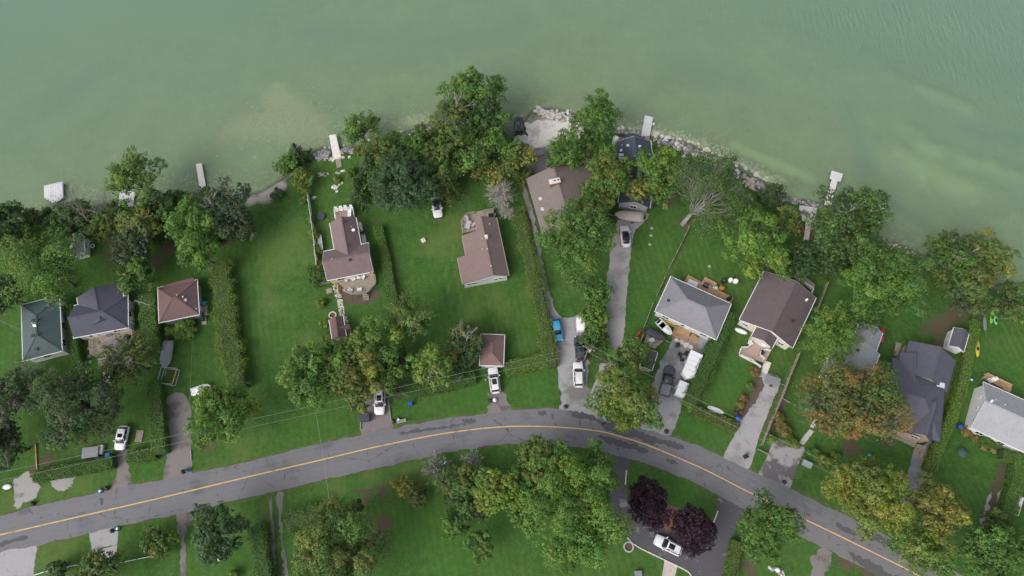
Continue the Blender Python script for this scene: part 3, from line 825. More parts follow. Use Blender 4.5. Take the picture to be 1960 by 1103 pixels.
def tree(name, label, cat, px, py, rpx, cols, weights=None, form='round', zc=None, squash=1.0, dens=1.0, group=None, leaf=0.27, spray=0.0, open_=0.0, bark=None, bare=0, flat=0.82, lean=(0, 0), compact=False):
    zc0 = zc
    rpx = rpx * 1.03
    p = P(px, py, 6.0)
    for _ in range(3):
        Rm = rpx * mpp(p)
        zc = zc0 if zc0 is not None else (Rm * 1.05 + 1.6 if form == 'round' else Rm * 1.5)
        p = P(px, py, zc)
    Rz = Rm * (flat if form == 'round' else 1.45)
    gz = ground_z((p.x + lean[0], p.y + lean[1]))
    Rz = min(Rz, (zc - gz) * 0.97)
    root = thing(name, label, cat, (p.x + lean[0], p.y + lean[1], gz), 0, group)
    h = zc - gz
    fn = crown_round if form == 'round' else crown_conifer
    if weights is None: weights = [1] * len(cols)
    C, N, s, col, LC = fn(Rm, Rz, list(cols), weights, dens=dens, leaf=leaf, **(dict(spray=spray, open_=open_, compact=compact) if form == 'round' else {}))
    if squash != 1.0: C[:, 1] *= squash; LC[:, 1] *= squash
    off = np.array([-lean[0], -lean[1], h])
    C, LC = C + off, LC + off
    C[:, 2] = np.maximum(C[:, 2], 0.05)
    link('crown', leaf_mesh('crown', C, N, s, col), root)
    mb = MB()
    r0 = 0.09 + 0.033 * Rm
    if form == 'round':
        tips = LC[rng.permutation(len(LC))[: min(len(LC), 14)]]
        limbs(mb, (0, 0, 0), (off[0] * 0.8, off[1] * 0.8, h * 0.92), [tuple(x) for x in tips], r0)
    else:
        limbs(mb, (0, 0, 0), (0, 0, h + Rz * 0.9), [tuple(x) for x in LC[:24]], r0, 0.03)
    part('trunk', mb, bark or BARK, root, True)
    if bare:
        mb = MB()
        for _ in range(bare):
            a = random.uniform(0, 6.28)
            fork(mb, Vector((off[0], off[1], h + Rz * 0.1)), Vector((math.cos(a) * 0.7, math.sin(a) * 0.7, 0.75)).normalized(), Rm * 0.36, 0.03 + 0.011 * Rm, 4, 0.45)
        part('bare_branch', mb, BARKP, root, True)
    return root
BARKG2 = plain('silver_bark', (0.24, 0.23, 0.21), 0.9, 0.25, 3)
def bare_tree(name, label, px, py, base_px, size, m, depth=6, n=4, r0=0.22, up=0.9, aim=None, zt=6.0, group=None, spread=0.5, leaves=None):
    """leafless tree; base and crown positions are both read from the photo"""
    b = P(*base_px); b.z = ground_z(b)
    top = P(px, py, zt)
    root = thing(name, label, 'tree', b, 0, group)
    mb = MB(); tips = []
    main = (top - b)
    k = 0.34
    j = main * k
    mb.tube([Vector((0, 0, -0.2)), j * 0.5, j], [r0 * 1.3, r0, r0 * 0.8], 8)
    for i in range(n):
        d = (main.normalized() * 0.8 + Vector((random.gauss(0, 0.5), random.gauss(0, 0.5), random.uniform(0.0, 0.5)))).normalized()
        fork(mb, j * random.uniform(0.85, 1.0), d, size * random.uniform(0.34, 0.46), r0 * random.uniform(0.42, 0.6), depth, spread, 0.08, tips)
    part('trunk', mb, m, root, True)
    if leaves and tips:
        cols, per = leaves
        T = np.array([t[:] for t in tips])
        T = T[rng.random(len(T)) < 0.5]
        q = rng.integers(0, len(T), per)
        C = T[q] + rng.normal(0, 0.38, (per, 3))
        N = unit(rng.normal(size=(per, 3)) * 0.6 + np.array([0, 0, 1]))
        link('crown', leaf_mesh('crown', C, N, rng.uniform(0.2, 0.34, per), vary(tint(list(cols), [1] * len(cols), per), 0.2)), root)
    return root
def brush(name, label, px, py, rpx, zc, cols, n=2600, cat='shrub', long_=0.55, group=None):
    """dead, twiggy growth: a burst of fine twigs round a few stems"""
    p = P(px, py, zc); Rm = rpx * mpp(p); gz = ground_z(p)
    root = thing(name, label, cat, (p.x, p.y, gz), 0, group)
    h = zc - gz
    mb = MB()
    tips = []
    for _ in range(9):
        a = random.uniform(0, 6.28)
        fork(mb, Vector((0, 0, h * 0.1)), Vector((math.cos(a) * 0.75, math.sin(a) * 0.75, 0.7)).normalized(), Rm * 0.42, 0.05, 4, 0.5, 0.05, tips)
    part('stem', mb, BARKG, root, True)
    nb = max(30, n // 34)                                     # twigs gather along straight radiating branches
    bd = unit(rng.normal(size=(nb, 3)) + np.array([0, 0, 0.35]))
    bl = rng.uniform(0.55, 1.05, nb)
    q = rng.integers(0, nb, n)
    d = bd[q]
    tt = rng.random((n, 1)) ** 0.7
    C = d * tt * bl[q, None] * np.array([Rm, Rm, h * 0.6]) + np.array([0, 0, h * 0.75]) + rng.normal(size=(n, 3)) * 0.10
    C[:, 2] = np.maximum(C[:, 2], 0.05)
    A = unit(d + rng.normal(size=(n, 3)) * 0.45)
    N = unit(np.cross(A, rng.normal(size=(n, 3))))
    Bv = np.cross(N, A)
    s = rng.uniform(0.6, 1.3, (n, 1)) * long_
    qv = np.stack([C - A * s * .5, C + Bv * 0.022, C + A * s * .5, C - Bv * 0.022], 1).reshape(-1, 3)
    me = bpy.data.meshes.new('twigs')
    me.vertices.add(4 * n); me.vertices.foreach_set('co', qv.astype(np.float32).ravel())
    me.loops.add(4 * n); me.loops.foreach_set('vertex_index', np.arange(4 * n, dtype=np.int32))
    me.polygons.add(n); me.polygons.foreach_set('loop_start', np.arange(0, 4 * n, 4, dtype=np.int32))
    me.update(calc_edges=True)
    at = me.attributes.new('Col', 'FLOAT_COLOR', 'FACE')
    at.data.foreach_set('color', np.c_[vary(tint(list(cols), [1] * len(cols), n), 0.18), np.ones(n)].astype(np.float32).ravel())
    me.materials.append(LEAF)
    link('twigs', me, root)['kind'] = 'stuff'
    return root
CORE = plain('hedge_core', (0.040, 0.075, 0.022), 0.95, 0.3, 3)
def hedge(label, path, wpx, h, cols='HM', clipped=True, dens=1.0, group=None, leaf=0.18, cat='hedge'):
    pts = [P(x, y, h) for x, y in path]
    pts = [Vector((*q, 0)) for q in cat_rom([p.to_2d()[:] for p in pts], 6)]
    W = wpx * mpp(pts[0]) * 0.5
    c = sum(pts, Vector()) / len(pts)
    root = thing('hedge', label, cat, (c.x, c.y, ground_z(c)), 0, group)
    mb = MB()
    rings = []
    Ls = np.r_[0, np.cumsum([(b - a).length for a, b in zip(pts[:-1], pts[1:])])]
    for i, p in enumerate(pts):
        d = (pts[min(i + 1, len(pts) - 1)] - pts[max(i - 1, 0)]).normalized()
        s = Vector((-d.y, d.x, 0))
        wd = W * 0.84
        rings.append([tuple(p - c + s * wd * a + Vector((0, 0, b))) for a, b in ((-1, 0), (-0.97, h * 0.82), (-0.75, h * 0.92), (0.75, h * 0.92), (0.97, h * 0.82), (1, 0))])
    mb.loft(rings)
    part('core', mb, CORE, root)
    tot = int(dens * Ls[-1] * (2 * W + 2 * h) * 60 * (0.21 / leaf) ** 1.7)
    t = rng.random(tot) * Ls[-1]
    px_ = np.array([p[:] for p in pts])
    base = np.stack([np.interp(t, Ls, px_[:, k]) for k in range(3)], -1)
    tg_ = np.gradient(px_, axis=0); tg_ = unit(tg_)
    sd_ = np.stack([-np.interp(t, Ls, tg_[:, 1]), np.interp(t, Ls, tg_[:, 0]), np.zeros(tot)], -1)
    perim = 2 * W + 2 * h
    u = rng.random(tot) * perim
    on_top = (u > h) & (u < h + 2 * W)
    lat = np.where(u <= h, -W, np.where(on_top, u - h - W, W))
    zz = np.where(u <= h, u, np.where(on_top, h, perim - u))
    lump = vnoise(base[:, 0] + lat * 0.7, base[:, 1] + zz * 0.6, 1.1, 3) - 0.5
    k = (0.07 if clipped else 0.34)
    lat = lat * (1 + lump * (0.24 if clipped else 0.7)) + rng.normal(0, k * 0.6, tot)
    zz = np.maximum(0.03, zz * (1 + lump * (0.18 if clipped else 0.5)) + rng.normal(0, k * 0.6, tot))
    C = base + sd_ * lat[:, None] - np.array(c[:])
    C[:, 2] = zz
    N0 = np.where(on_top[:, None], np.array([0, 0, 1.0]), sd_ * np.sign(lat)[:, None])
    N = unit(N0 + rng.normal(size=(tot, 3)) * 0.6 + np.array([0, 0, 0.2]))
    pc = tint(list(cols), [1] * len(cols), 400)
    ci = (np.floor(vnoise(base[:, 0] + lat, base[:, 1], 0.9, 9) * 399)).astype(int)
    col = vary(pc[ci] * 0.55 + tint(list(cols), [1] * len(cols), tot) * 0.45, 0.16)
    link('foliage', leaf_mesh('foliage', C, N, rng.uniform(0.7, 1.25, tot) * leaf, col), root)
    return root

T = tree
# --- left shore and left lots
T('tree', 'dark green tree at the left edge by the water', 'tree', 12, 425, 46, 'DM', zc=6)
T('tree', 'olive little tree under the tall feathery tree, left shore', 'tree', 38, 462, 30, 'OM', zc=4)
T('tree', 'large light green feathery tree left of the small grey shed', 'tree', 86, 512, 70, 'GHM', [3, 2, 2], spray=0.22, zc=9, open_=0.10)
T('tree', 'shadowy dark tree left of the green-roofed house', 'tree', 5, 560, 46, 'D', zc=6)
T('shrub', 'dark spreading shrubs under the leaning grey dead tree', 'shrub', 128, 432, 44, 'DM', zc=2.6, flat=0.5)
bare_tree('dead_tree', 'grey dead tree leaning out over the square white dock', 140, 392, (185, 438), 6.0, BARKG, 5, 5, 0.2, zt=5)
bare_tree('dead_tree', 'thin grey leafless tree standing in the shallows beside the green willow', 185, 372, (205, 420), 5.0, BARKG, 5, 4, 0.12, zt=6)
T('willow_tree', 'bright green willow with bare limbs above the white left dock', 'tree', 256, 342, 56, 'GLM', [3, 1, 2], bare=4, zc=8, open_=0.30)
T('tree', 'olive tree between the dead tree and the yellowing birch', 'tree', 205, 428, 34, 'OM', zc=5)
T('birch_tree', 'yellowing birch with white stems on the left shore', 'tree', 268, 425, 42, 'OYM', [3, 2, 2], bare=4, zc=7, bark=BARKP, open_=0.2)
T('tree', 'dark green tree tucked behind the yellowing birch', 'tree', 305, 392, 36, 'DM', zc=6)
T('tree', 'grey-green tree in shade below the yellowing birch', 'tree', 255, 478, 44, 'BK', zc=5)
T('tree', 'small green tree above the long clipped hedge, left lot', 'tree', 265, 525, 40, 'MG', zc=4.5)
T('maple_tree', 'bright green maple left of the dark grey-green shoreline tree', 'tree', 365, 432, 52, 'GH', zc=8, squash=1.15)
T('maple_tree', 'bright green lower maple above the brown hip-roofed cottage', 'tree', 380, 478, 42, 'GH', zc=6.5)
T('tree', 'dark grey-green tree at the corner of the big open lawn', 'tree', 432, 398, 58, 'KB', [3, 2], zc=7, bare=2)
T('tree', 'brown-tinged dark tree at the edge of the big open lawn', 'tree', 452, 440, 38, 'KDT', [3, 3, 1], zc=5)
brush('brush_pile', 'grey bare brush among the left bottom trees', 42, 715, 48, 4.0, 'SKT', 1800)
T('tree', 'dull grey-green tree in the left bottom corner by the road', 'tree', 30, 760, 62, 'KD', zc=6, open_=0.12)
T('tree', 'dark tree at the left edge above the blue bin', 'tree', 8, 850, 52, 'DK', zc=6)
T('oak_tree', 'big grey-green oak above the parked white hatchback, left', 'tree', 152, 775, 88, 'KDM', [3, 3, 2], zc=9)
T('locust_tree', 'olive spreading locust over the weathered left deck', 'tree', 248, 690, 50, 'OK', zc=6, spray=0.4, open_=0.25, bare=2)
T('maple_tree', 'bright yellow-green maple beside the long left driveway', 'tree', 414, 790, 66, 'LGH', [2, 3, 2], zc=7.5)
for i, (x, y, r, c, lb) in enumerate([(60, 420, 22, 'MO', 'low green shrub on the left shore nearest the square dock'), (90, 415, 20, 'DM', 'dark shrub on the shore right behind the square dock'), (160, 410, 24, 'MO', 'olive shrub on the shore between the two dead trees'),
    (225, 402, 20, 'MD', 'shrub on the shore at the white dock ramp'), (335, 382, 24, 'MH', 'green shrub on the shore left of the pink dock'), (345, 400, 22, 'MD', 'dark shrub behind the shore left of the pink dock'), (395, 375, 16, 'MK', 'low shrub at the foot of the narrow pinkish dock'),
    (20, 455, 24, 'DM', 'dark shrub at the left edge below the shore'), (310, 440, 30, 'DM', 'dark thicket below the yellowing birch')]):
    T('shrub', lb, 'shrub', x, y, r, c, zc=1.8)
# --- beach and its shrubs
T('shrub', 'dark green conical shrub beside the boulders', 'shrub', 568, 292, 30, 'DM', form='conifer', zc=2.6)
T('shrub', 'light green shrub at the end of the gravel beach', 'shrub', 548, 318, 24, 'GM', zc=1.8)
T('shrub', 'yellow-topped shrub at the head of the white fence', 'shrub', 578, 345, 27, 'OGY', [2, 2, 1], zc=2.0)
brush('dead_shrub', 'brown dead shrub between the two beach shrubs', 574, 333, 14, 2.6, 'TS', 700, long_=0.3)
T('willow_tree', 'small ragged willow standing over the boulder wall', 'tree', 692, 252, 36, 'MG', zc=4, open_=0.30, spray=0.3)
# --- the wood on the main lot's shore
T('tree', 'light green tree reaching furthest into the lake', 'tree', 893, 178, 50, 'HG', zc=10)
T('tree', 'airy green tree at the right tip of the shore wood', 'tree', 945, 172, 28, 'MH', zc=9, open_=0.3, spray=0.4)
T('birch_tree', 'olive birch with white dead limbs in the shore wood', 'tree', 868, 228, 52, 'OKM', [2, 1, 3], zc=10, bare=5, bark=BARKP, open_=0.12)
T('tree', 'dark green tree right of the white-limbed birch', 'tree', 932, 228, 42, 'MD', zc=9)
T('tree', 'mid green tree low in the shore wood right of centre', 'tree', 950, 275, 38, 'MH', zc=7)
T('tree', 'olive green tree at the left of the shore wood', 'tree', 738, 298, 42, 'OM', zc=6.5)
T('tree', 'light green rounded tree in the middle of the shore wood', 'tree', 790, 290, 36, 'HMG', zc=6.5)
T('tree', 'green tree just left of the pointed spruce pair', 'tree', 842, 297, 36, 'MO', zc=6.5)
T('tree', 'dense green tree above the open lawn shadow', 'tree', 908, 312, 40, 'MHO', zc=7)
for i, (x, y, r, c, z_, lb) in enumerate([(815, 260, 30, 'MO', 5, 'olive tree behind the pebbly spit'), (862, 262, 30, 'MD', 6, 'dark tree below the white-limbed birch'), (905, 268, 32, 'HM', 6.5, 'green tree in the waist of the shore wood'), (760, 275, 26, 'MH', 5, 'green tree nearest the ragged willow in the shore wood'),
    (870, 330, 26, 'MH', 5, 'green tree between the spruce and the dense green tree'), (812, 318, 30, 'MOD', 5.5, 'dark olive tree above the light green spruce'), (972, 318, 26, 'MO', 5, 'olive tree between the shore wood and the lane'), (928, 298, 26, 'DM', 5.5, 'dark tree over the bright lawn corner'), (705, 292, 24, 'MO', 4.5, 'leafy tree at the end of the boulder wall'), (732, 335, 34, 'MD', 5.5, 'dark green tree at the left of the dark blue-green maple'), (700, 348, 24, 'MD', 4.5, 'dark tree between the slim spruce and the dark maple'), (815, 352, 30, 'MD', 5.5, 'dark green tree between the dark maple and the light spruce'), (760, 318, 32, 'MOD', 6, 'olive green tree above the dark blue-green maple')]):
    T('tree', lb, 'tree', x, y, r, c, zc=z_)
T('maple_tree', 'big dark blue-green maple above the two-tone car', 'tree', 772, 358, 70, 'BD', [3, 1], zc=7.5, compact=True)
T('spruce_tree', 'light green spruce right of the dark maple', 'tree', 851, 342, 36, 'HMO', form='conifer', zc=6)
T('spruce_tree', 'dark spruce beside the boulder terrace', 'tree', 706, 318, 32, 'DM', form='conifer', zc=5)
T('spruce_tree', 'slim green spruce above the deck of white chairs', 'tree', 684, 362, 30, 'MD', form='conifer', zc=4.5)
T('spruce_tree', 'narrow dark spruce between the shore wood and the dark maple', 'tree', 722, 355, 26, 'DM', form='conifer', zc=5)
T('tree', 'yellowing small tree beside the silver dead tree', 'tree', 944, 328, 28, 'OYM', [3, 1, 1], zc=5.5)
brush('dead_spruce', 'silver dead spruce beside the main house deck', 956, 362, 36, 4.6, 'S', 2600, 'tree', 1.0)
brush('dead_spruce', 'lower silver dead spruce nearest the main house deck', 971, 400, 22, 3.2, 'S', 1300, 'tree', 0.9)
T('tree', 'olive tree along the gravel lane by the boat ramp', 'tree', 992, 298, 34, 'OMY', [3, 2, 1], zc=6)
T('shrub', 'olive shrub on the lane side of the dead spruce', 'shrub', 1000, 335, 18, 'OM', zc=2)
# --- trees by the road, left of the main garage
T('maple_tree', 'green many-lobed maple at the edge of the big lawn', 'tree', 600, 715, 62, 'GMH', zc=8, squash=1.1)
T('maple_tree', 'olive and gold maple over the white car by the road', 'tree', 682, 718, 52, 'OYM', [4, 2, 2], zc=8, squash=0.95)
T('tree', 'golden lower tree beside the white car\'s bonnet', 'tree', 688, 766, 26, 'YO', [1, 3], zc=6)
T('maple_tree', 'green maple between the lobed maple and the gold maple', 'tree', 648, 688, 44, 'HMG', zc=7)
T('tree', 'green tree filling the roadside group behind the blue bin', 'tree', 742, 712, 38, 'MH', zc=6)
T('maple_tree', 'fresh green maple behind the red-roofed garden shed', 'tree', 725, 655, 52, 'GLM', zc=8, open_=0.14)
T('maple_tree', 'loose light green tree at the end of the lot hedge', 'tree', 790, 612, 42, 'GMO', zc=7, open_=0.32, bare=2, spray=0.2)
T('maple_tree', 'bright green leaning maple above the front hedge', 'tree', 820, 705, 42, 'LG', zc=7, open_=0.12, bare=2)
T('tree', 'dark understorey tree between the two green front maples', 'tree', 765, 690, 34, 'DM', zc=4.5)
brush('brush_pile', 'brown twiggy brush beside the front hedge end', 762, 745, 26, 1.8, 'TK', 1300)
T('apple_tree', 'dark olive old apple tree with white limbs left of the garage', 'tree', 882, 658, 46, 'KOD', [2, 2, 2], zc=4.2, bare=4, open_=0.2)
T('shrub', 'dark low shrub under the old apple tree', 'shrub', 878, 700, 26, 'D', zc=2)
# --- right of the main lot
T('tree', 'tall green tree standing on the lake edge above the slate roof', 'tree', 1140, 222, 46, 'HM', zc=9, squash=1.05)
T('tree', 'round green tree below the white concrete apron', 'tree', 1086, 288, 46, 'MH', zc=7)
T('tree', 'small green tree between the apron and the slate-roofed house', 'tree', 1130, 272, 24, 'MH', zc=6)
T('tree', 'green tree over the right slope of the taupe roof', 'tree', 1138, 372, 32, 'MHO', zc=7.5)
T('tree', 'olive tree against the left wall of the lake-edge house', 'tree', 1182, 325, 30, 'OH', zc=7)
T('tree', 'green tree left of the slate-roofed lake house', 'tree', 1160, 302, 28, 'MH', zc=6.5)
T('tree', 'golden olive tree above the brown-grey roof', 'tree', 1160, 345, 50, 'OHY', [3, 2, 1], zc=8)
T('tree', 'yellowing slender tree over the beige boat', 'tree', 1212, 360, 26, 'OY', zc=7, open_=0.2)
T('maple_tree', 'great green maple covering the brown-grey house', 'tree', 1106, 458, 76, 'MHO', [3, 3, 1], zc=9.5)
T('tree', 'green tree above the great maple on the taupe roof', 'tree', 1128, 398, 34, 'MHO', zc=7.5)
T('tree', 'tall leafy shrub row above the white box trailer', 'tree', 1138, 560, 30, 'HM', zc=4)
T('shrub', 'bright green overgrown shrub beside the white box trailer', 'shrub', 1140, 608, 28, 'HGL', zc=2.8)
T('shrub', 'dark green shrub at the foot of the utility pole', 'shrub', 1132, 655, 24, 'MD', zc=2.2)
T('shrub', 'green shrub between the dark car and the asphalt lane', 'shrub', 1138, 635, 22, 'HM', zc=2.4)
T('maple_tree', 'olive green tree left of the dark garden shed', 'tree', 1205, 682, 42, 'OHM', zc=6)
T('maple_tree', 'wide yellow-green maple hanging over the road bend', 'tree', 1198, 758, 72, 'LOH', [2, 3, 2], zc=8)
T('tree', 'bright green tree right of the slate lake house', 'tree', 1262, 325, 52, 'GHL', [3, 3, 1], zc=8, open_=0.1)
T('tree', 'green tree hanging over the lane pad by the beige boat', 'tree', 1258, 370, 36, 'HMO', zc=6.5)
bare_tree('poplar_tree', 'wide grey-limbed tree with sparse leaves by the rock shore', 1362, 362, (1306, 430), 8.0, BARKG2, 6, 13, 0.42, zt=7, spread=0.36, leaves=('MHK', 15000))
T('maple_tree', 'bright green maple above the cedar deck of the grey hip roof', 'tree', 1438, 452, 62, 'GLH', [3, 1, 2], zc=8, open_=0.16)
T('maple_tree', 'bright green lower maple against the brown gable roof', 'tree', 1465, 505, 46, 'GLH', zc=7.5)
T('tree', 'olive small tree beside the white patio', 'tree', 1505, 425, 34, 'OM', zc=5)
T('shrub', 'dark shrub above the small blue shed on the rock shore', 'shrub', 1475, 378, 30, 'DK', zc=2.6)
T('shrub', 'light shrub at the top of the small blue shed', 'shrub', 1432, 400, 22, 'GL', zc=3)
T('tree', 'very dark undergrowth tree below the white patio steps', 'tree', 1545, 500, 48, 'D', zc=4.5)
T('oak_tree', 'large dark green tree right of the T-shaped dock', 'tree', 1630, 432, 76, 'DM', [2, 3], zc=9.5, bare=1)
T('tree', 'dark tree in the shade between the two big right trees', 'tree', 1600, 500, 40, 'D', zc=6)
T('maple_tree', 'huge round mid-green tree behind the brown gable house', 'tree', 1690, 540, 86, 'HM', [2, 3], zc=10)
T('locust_tree', 'light green feathery locust between two right-hand roofs', 'tree', 1586, 640, 52, 'LGH', [1, 3, 2], zc=7.5, spray=0.42, open_=0.18)
T('maple_tree', 'large orange-tinged maple in front of the slate-blue house', 'tree', 1632, 772, 106, 'ORKM', [5, 3, 2, 2], zc=9.5, squash=0.88, compact=True)
T('tree', 'green tree with bare tips on the right shore', 'tree', 1818, 490, 52, 'MHK', zc=8, bare=2, open_=0.1)
T('tree', 'olive yellow tree at the right edge of the shore', 'tree', 1895, 492, 52, 'OYM', [4, 1, 2], zc=8, open_=0.1)
T('tree', 'olive grey tree above the brown mulch clearing', 'tree', 1850, 545, 56, 'OKM', zc=7)
T('tree', 'dark olive tree over the lime green kayaks', 'tree', 1930, 575, 44, 'OMD', zc=6)
# --- right-hand roadside
T('maple_tree', 'yellow-green maple at the end of the patchy driveway', 'tree', 1660, 945, 80, 'OLY', [4, 3, 2], zc=8.5)
T('maple_tree', 'golden maple beside the slate driveway\'s end', 'tree', 1790, 970, 58, 'YOR', [4, 4, 1], zc=8)
T('tree', 'light green tree hanging over the road, bottom right', 'tree', 1765, 1052, 56, 'LHO', zc=7.5, spray=0.25)
T('tree', 'dark green tree in the bottom right corner', 'tree', 1890, 1062, 66, 'HM', zc=7)
T('tree', 'olive brush tree at the end of the right clipped hedge', 'tree', 1905, 1005, 28, 'OM', zc=4)
T('tree', 'green tree at the right edge of the frame, bottom', 'tree', 1952, 1050, 42, 'MH', zc=6)
# --- south of the road
T('maple_tree', 'very large bright green maple left of the dark driveway', 'tree', 1092, 985, 108, 'GHL', [4, 4, 1], zc=11)
T('maple_tree', 'bright green tree at the road edge above the large maple', 'tree', 1038, 880, 52, 'GHO', zc=9)
T('tree', 'green tree between the road and the dark driveway', 'tree', 1135, 898, 46, 'HMG', zc=8)
T('tree', 'dark green tree in the shade between the globe tree and the large maple', 'tree', 1004, 985, 44, 'MH', zc=6)
T('tree', 'mid green tree right of the globe tree under the road-edge tree', 'tree', 1005, 915, 40, 'MHG', zc=7)
T('tree', 'shaded green tree left of the globe tree', 'tree', 890, 925, 34, 'MO', zc=5)
T('locust_tree', 'yellow-green globe tree in the middle of the south thicket', 'tree', 950, 938, 50, 'LLGY', zc=8, compact=True)
T('tree', 'dark green tree behind the yellow-green globe tree', 'tree', 900, 960, 40, 'DM', zc=5, open_=0.25)
brush('dead_shrub', 'grey bare shrub nearest the road in the south thicket', 832, 895, 34, 3.0, 'SK', 3000)
brush('dead_shrub', 'grey bare bush left of the road-edge green tree', 905, 880, 24, 3.0, 'SK', 1800)
T('shrub', 'olive shrub among the grey bare bushes', 'shrub', 865, 925, 36, 'OKM', zc=3, open_=0.25)
T('shrub', 'yellow weedy shrub at the left tip of the south thicket', 'shrub', 772, 935, 22, 'YO', zc=1.8)
T('shrub', 'dark green shrub beside the yellow weedy shrub', 'shrub', 800, 950, 22, 'DO', zc=2)
T('tree', 'sparse green sapling on the lawn below the thicket', 'tree', 915, 1040, 32, 'GM', zc=4, open_=0.35)
T('tree', 'small green sapling below the globe tree on the lawn', 'tree', 870, 1000, 32, 'GM', zc=3.5, open_=0.38)
T('oak_tree', 'broad olive tree beside the two-track lane', 'tree', 645, 1055, 96, 'OMH', [4, 3, 1], zc=8.5)
T('shrub', 'red-brown shrub at the top of the broad olive tree', 'shrub', 668, 985, 11, 'R', zc=3.2)
T('shrub', 'dark shrub above the broad olive tree', 'shrub', 682, 972, 14, 'D', zc=2.6)
T('tree', 'dark blue-green tree beside the narrow dirt drive', 'tree', 412, 1018, 58, 'BD', zc=7)
T('shrub', 'olive shrub in the front garden by the low white fence', 'shrub', 300, 1042, 30, 'OM', zc=2.6)
T('shrub', 'yellow-green bush in the front garden by the dirt drive', 'shrub', 330, 1030, 14, 'LG', zc=2.2)
T('tree', 'olive tree cut off by the bottom edge, left', 'tree', 190, 1095, 44, 'OM', zc=4.5)
T('shrub', 'dark bush against the low white fence, bottom left', 'shrub', 110, 1095, 22, 'DK', zc=2)
T('plum_tree', 'dark purple plum tree nearer the road', 'tree', 1243, 966, 44, 'P', zc=5, squash=1.12, leaf=0.24, dens=2.2, compact=True)
T('plum_tree', 'dark purple plum tree above the white SUV on the dark drive', 'tree', 1326, 1010, 46, 'P', zc=5, leaf=0.24, dens=2.2, compact=True)
T('maple_tree', 'green tree between the dark drive and the gravel track', 'tree', 1468, 1012, 64, 'GHM', zc=8)
T('shrub', 'light green ball-shaped shrub on the bottom left lawn', 'shrub', 445, 1100, 9, 'LG', zc=0.8)
# --- hedges
HG = 'clipped hedges between the lots'
hedge('long tall hedge along the big open lawn', [(418, 502), (428, 590), (440, 670), (452, 742)], 38, 2.3, 'GLO', False)
hedge('clipped hedge between the dark-roofed and the brown hip-roofed cottages', [(282, 562), (282, 610), (288, 672)], 30, 2.2, 'HG')
hedge('lower clipped hedge running down to the hedge corner by the drive', [(291, 728), (296, 790), (303, 868)], 26, 2.0, 'HG')
hedge('short clipped hedge behind the wooden pallet', [(240, 874), (275, 870), (296, 866)], 22, 1.6, 'H')
hedge('clipped hedge along the left roadside', [(62, 912), (130, 900), (214, 884)], 22, 1.5, 'HM')
hedge('thin clipped hedge beside the green-roofed house', [(128, 582), (136, 640), (146, 698)], 15, 1.8, 'HG')
hedge('hedge along the left side of the main lot', [(722, 430), (738, 500), (752, 580), (764, 628)], 18, 1.4, 'HG')
hedge('hedge along the right side of the main lot', [(988, 398), (1005, 455), (1025, 540), (1045, 630), (1056, 700)], 24, 1.8, 'GLO', False)
hedge('front hedge of the main lot left of the parked white car', [(788, 750), (850, 738), (910, 722)], 22, 1.5, 'HM')
hedge('front hedge of the main lot right of the parked white car', [(966, 706), (1010, 696), (1050, 688)], 28, 1.5, 'GL')
hedge('rough leafy hedge between the white trailers and the lawn', [(1395, 595), (1372, 660), (1345, 720), (1322, 770)], 28, 2.2, 'MH', False)
hedge('olive clipped hedge below the upturned white boat', [(1326, 784), (1362, 798), (1412, 818)], 19, 1.2, 'O')
hedge('long trimmed hedge right of the slate-blue house', [(1870, 612), (1862, 650), (1854, 700), (1840, 752), (1822, 802), (1799, 855), (1782, 900)], 17, 2.0, 'GL')
hedge('trimmed hedge beside the right-hand dirt track', [(1958, 868), (1948, 930), (1926, 1000)], 24, 2.0, 'HG')
hedge('short hedge arm across the top of the right-hand dirt track', [(1922, 868), (1940, 874), (1958, 882)], 20, 1.8, 'HG')
hedge('dark leafy hedge left of the two-track lane', [(488, 1006), (496, 1050), (508, 1120)], 28, 2.2, 'HM', False)
hedge('leafy hedge right of the two-track lane', [(546, 1003), (575, 992), (618, 982)], 30, 1.8, 'HO', False)
hedge('yellow-green hedge right of the dark driveway', [(1412, 1036), (1405, 1070), (1396, 1120)], 22, 1.5, 'HO')
hedge('hedge behind the main right-hand driveway shrubs', [(1118, 590), (1138, 600), (1150, 640), (1152, 690)], 26, 2.0, 'HM', False)
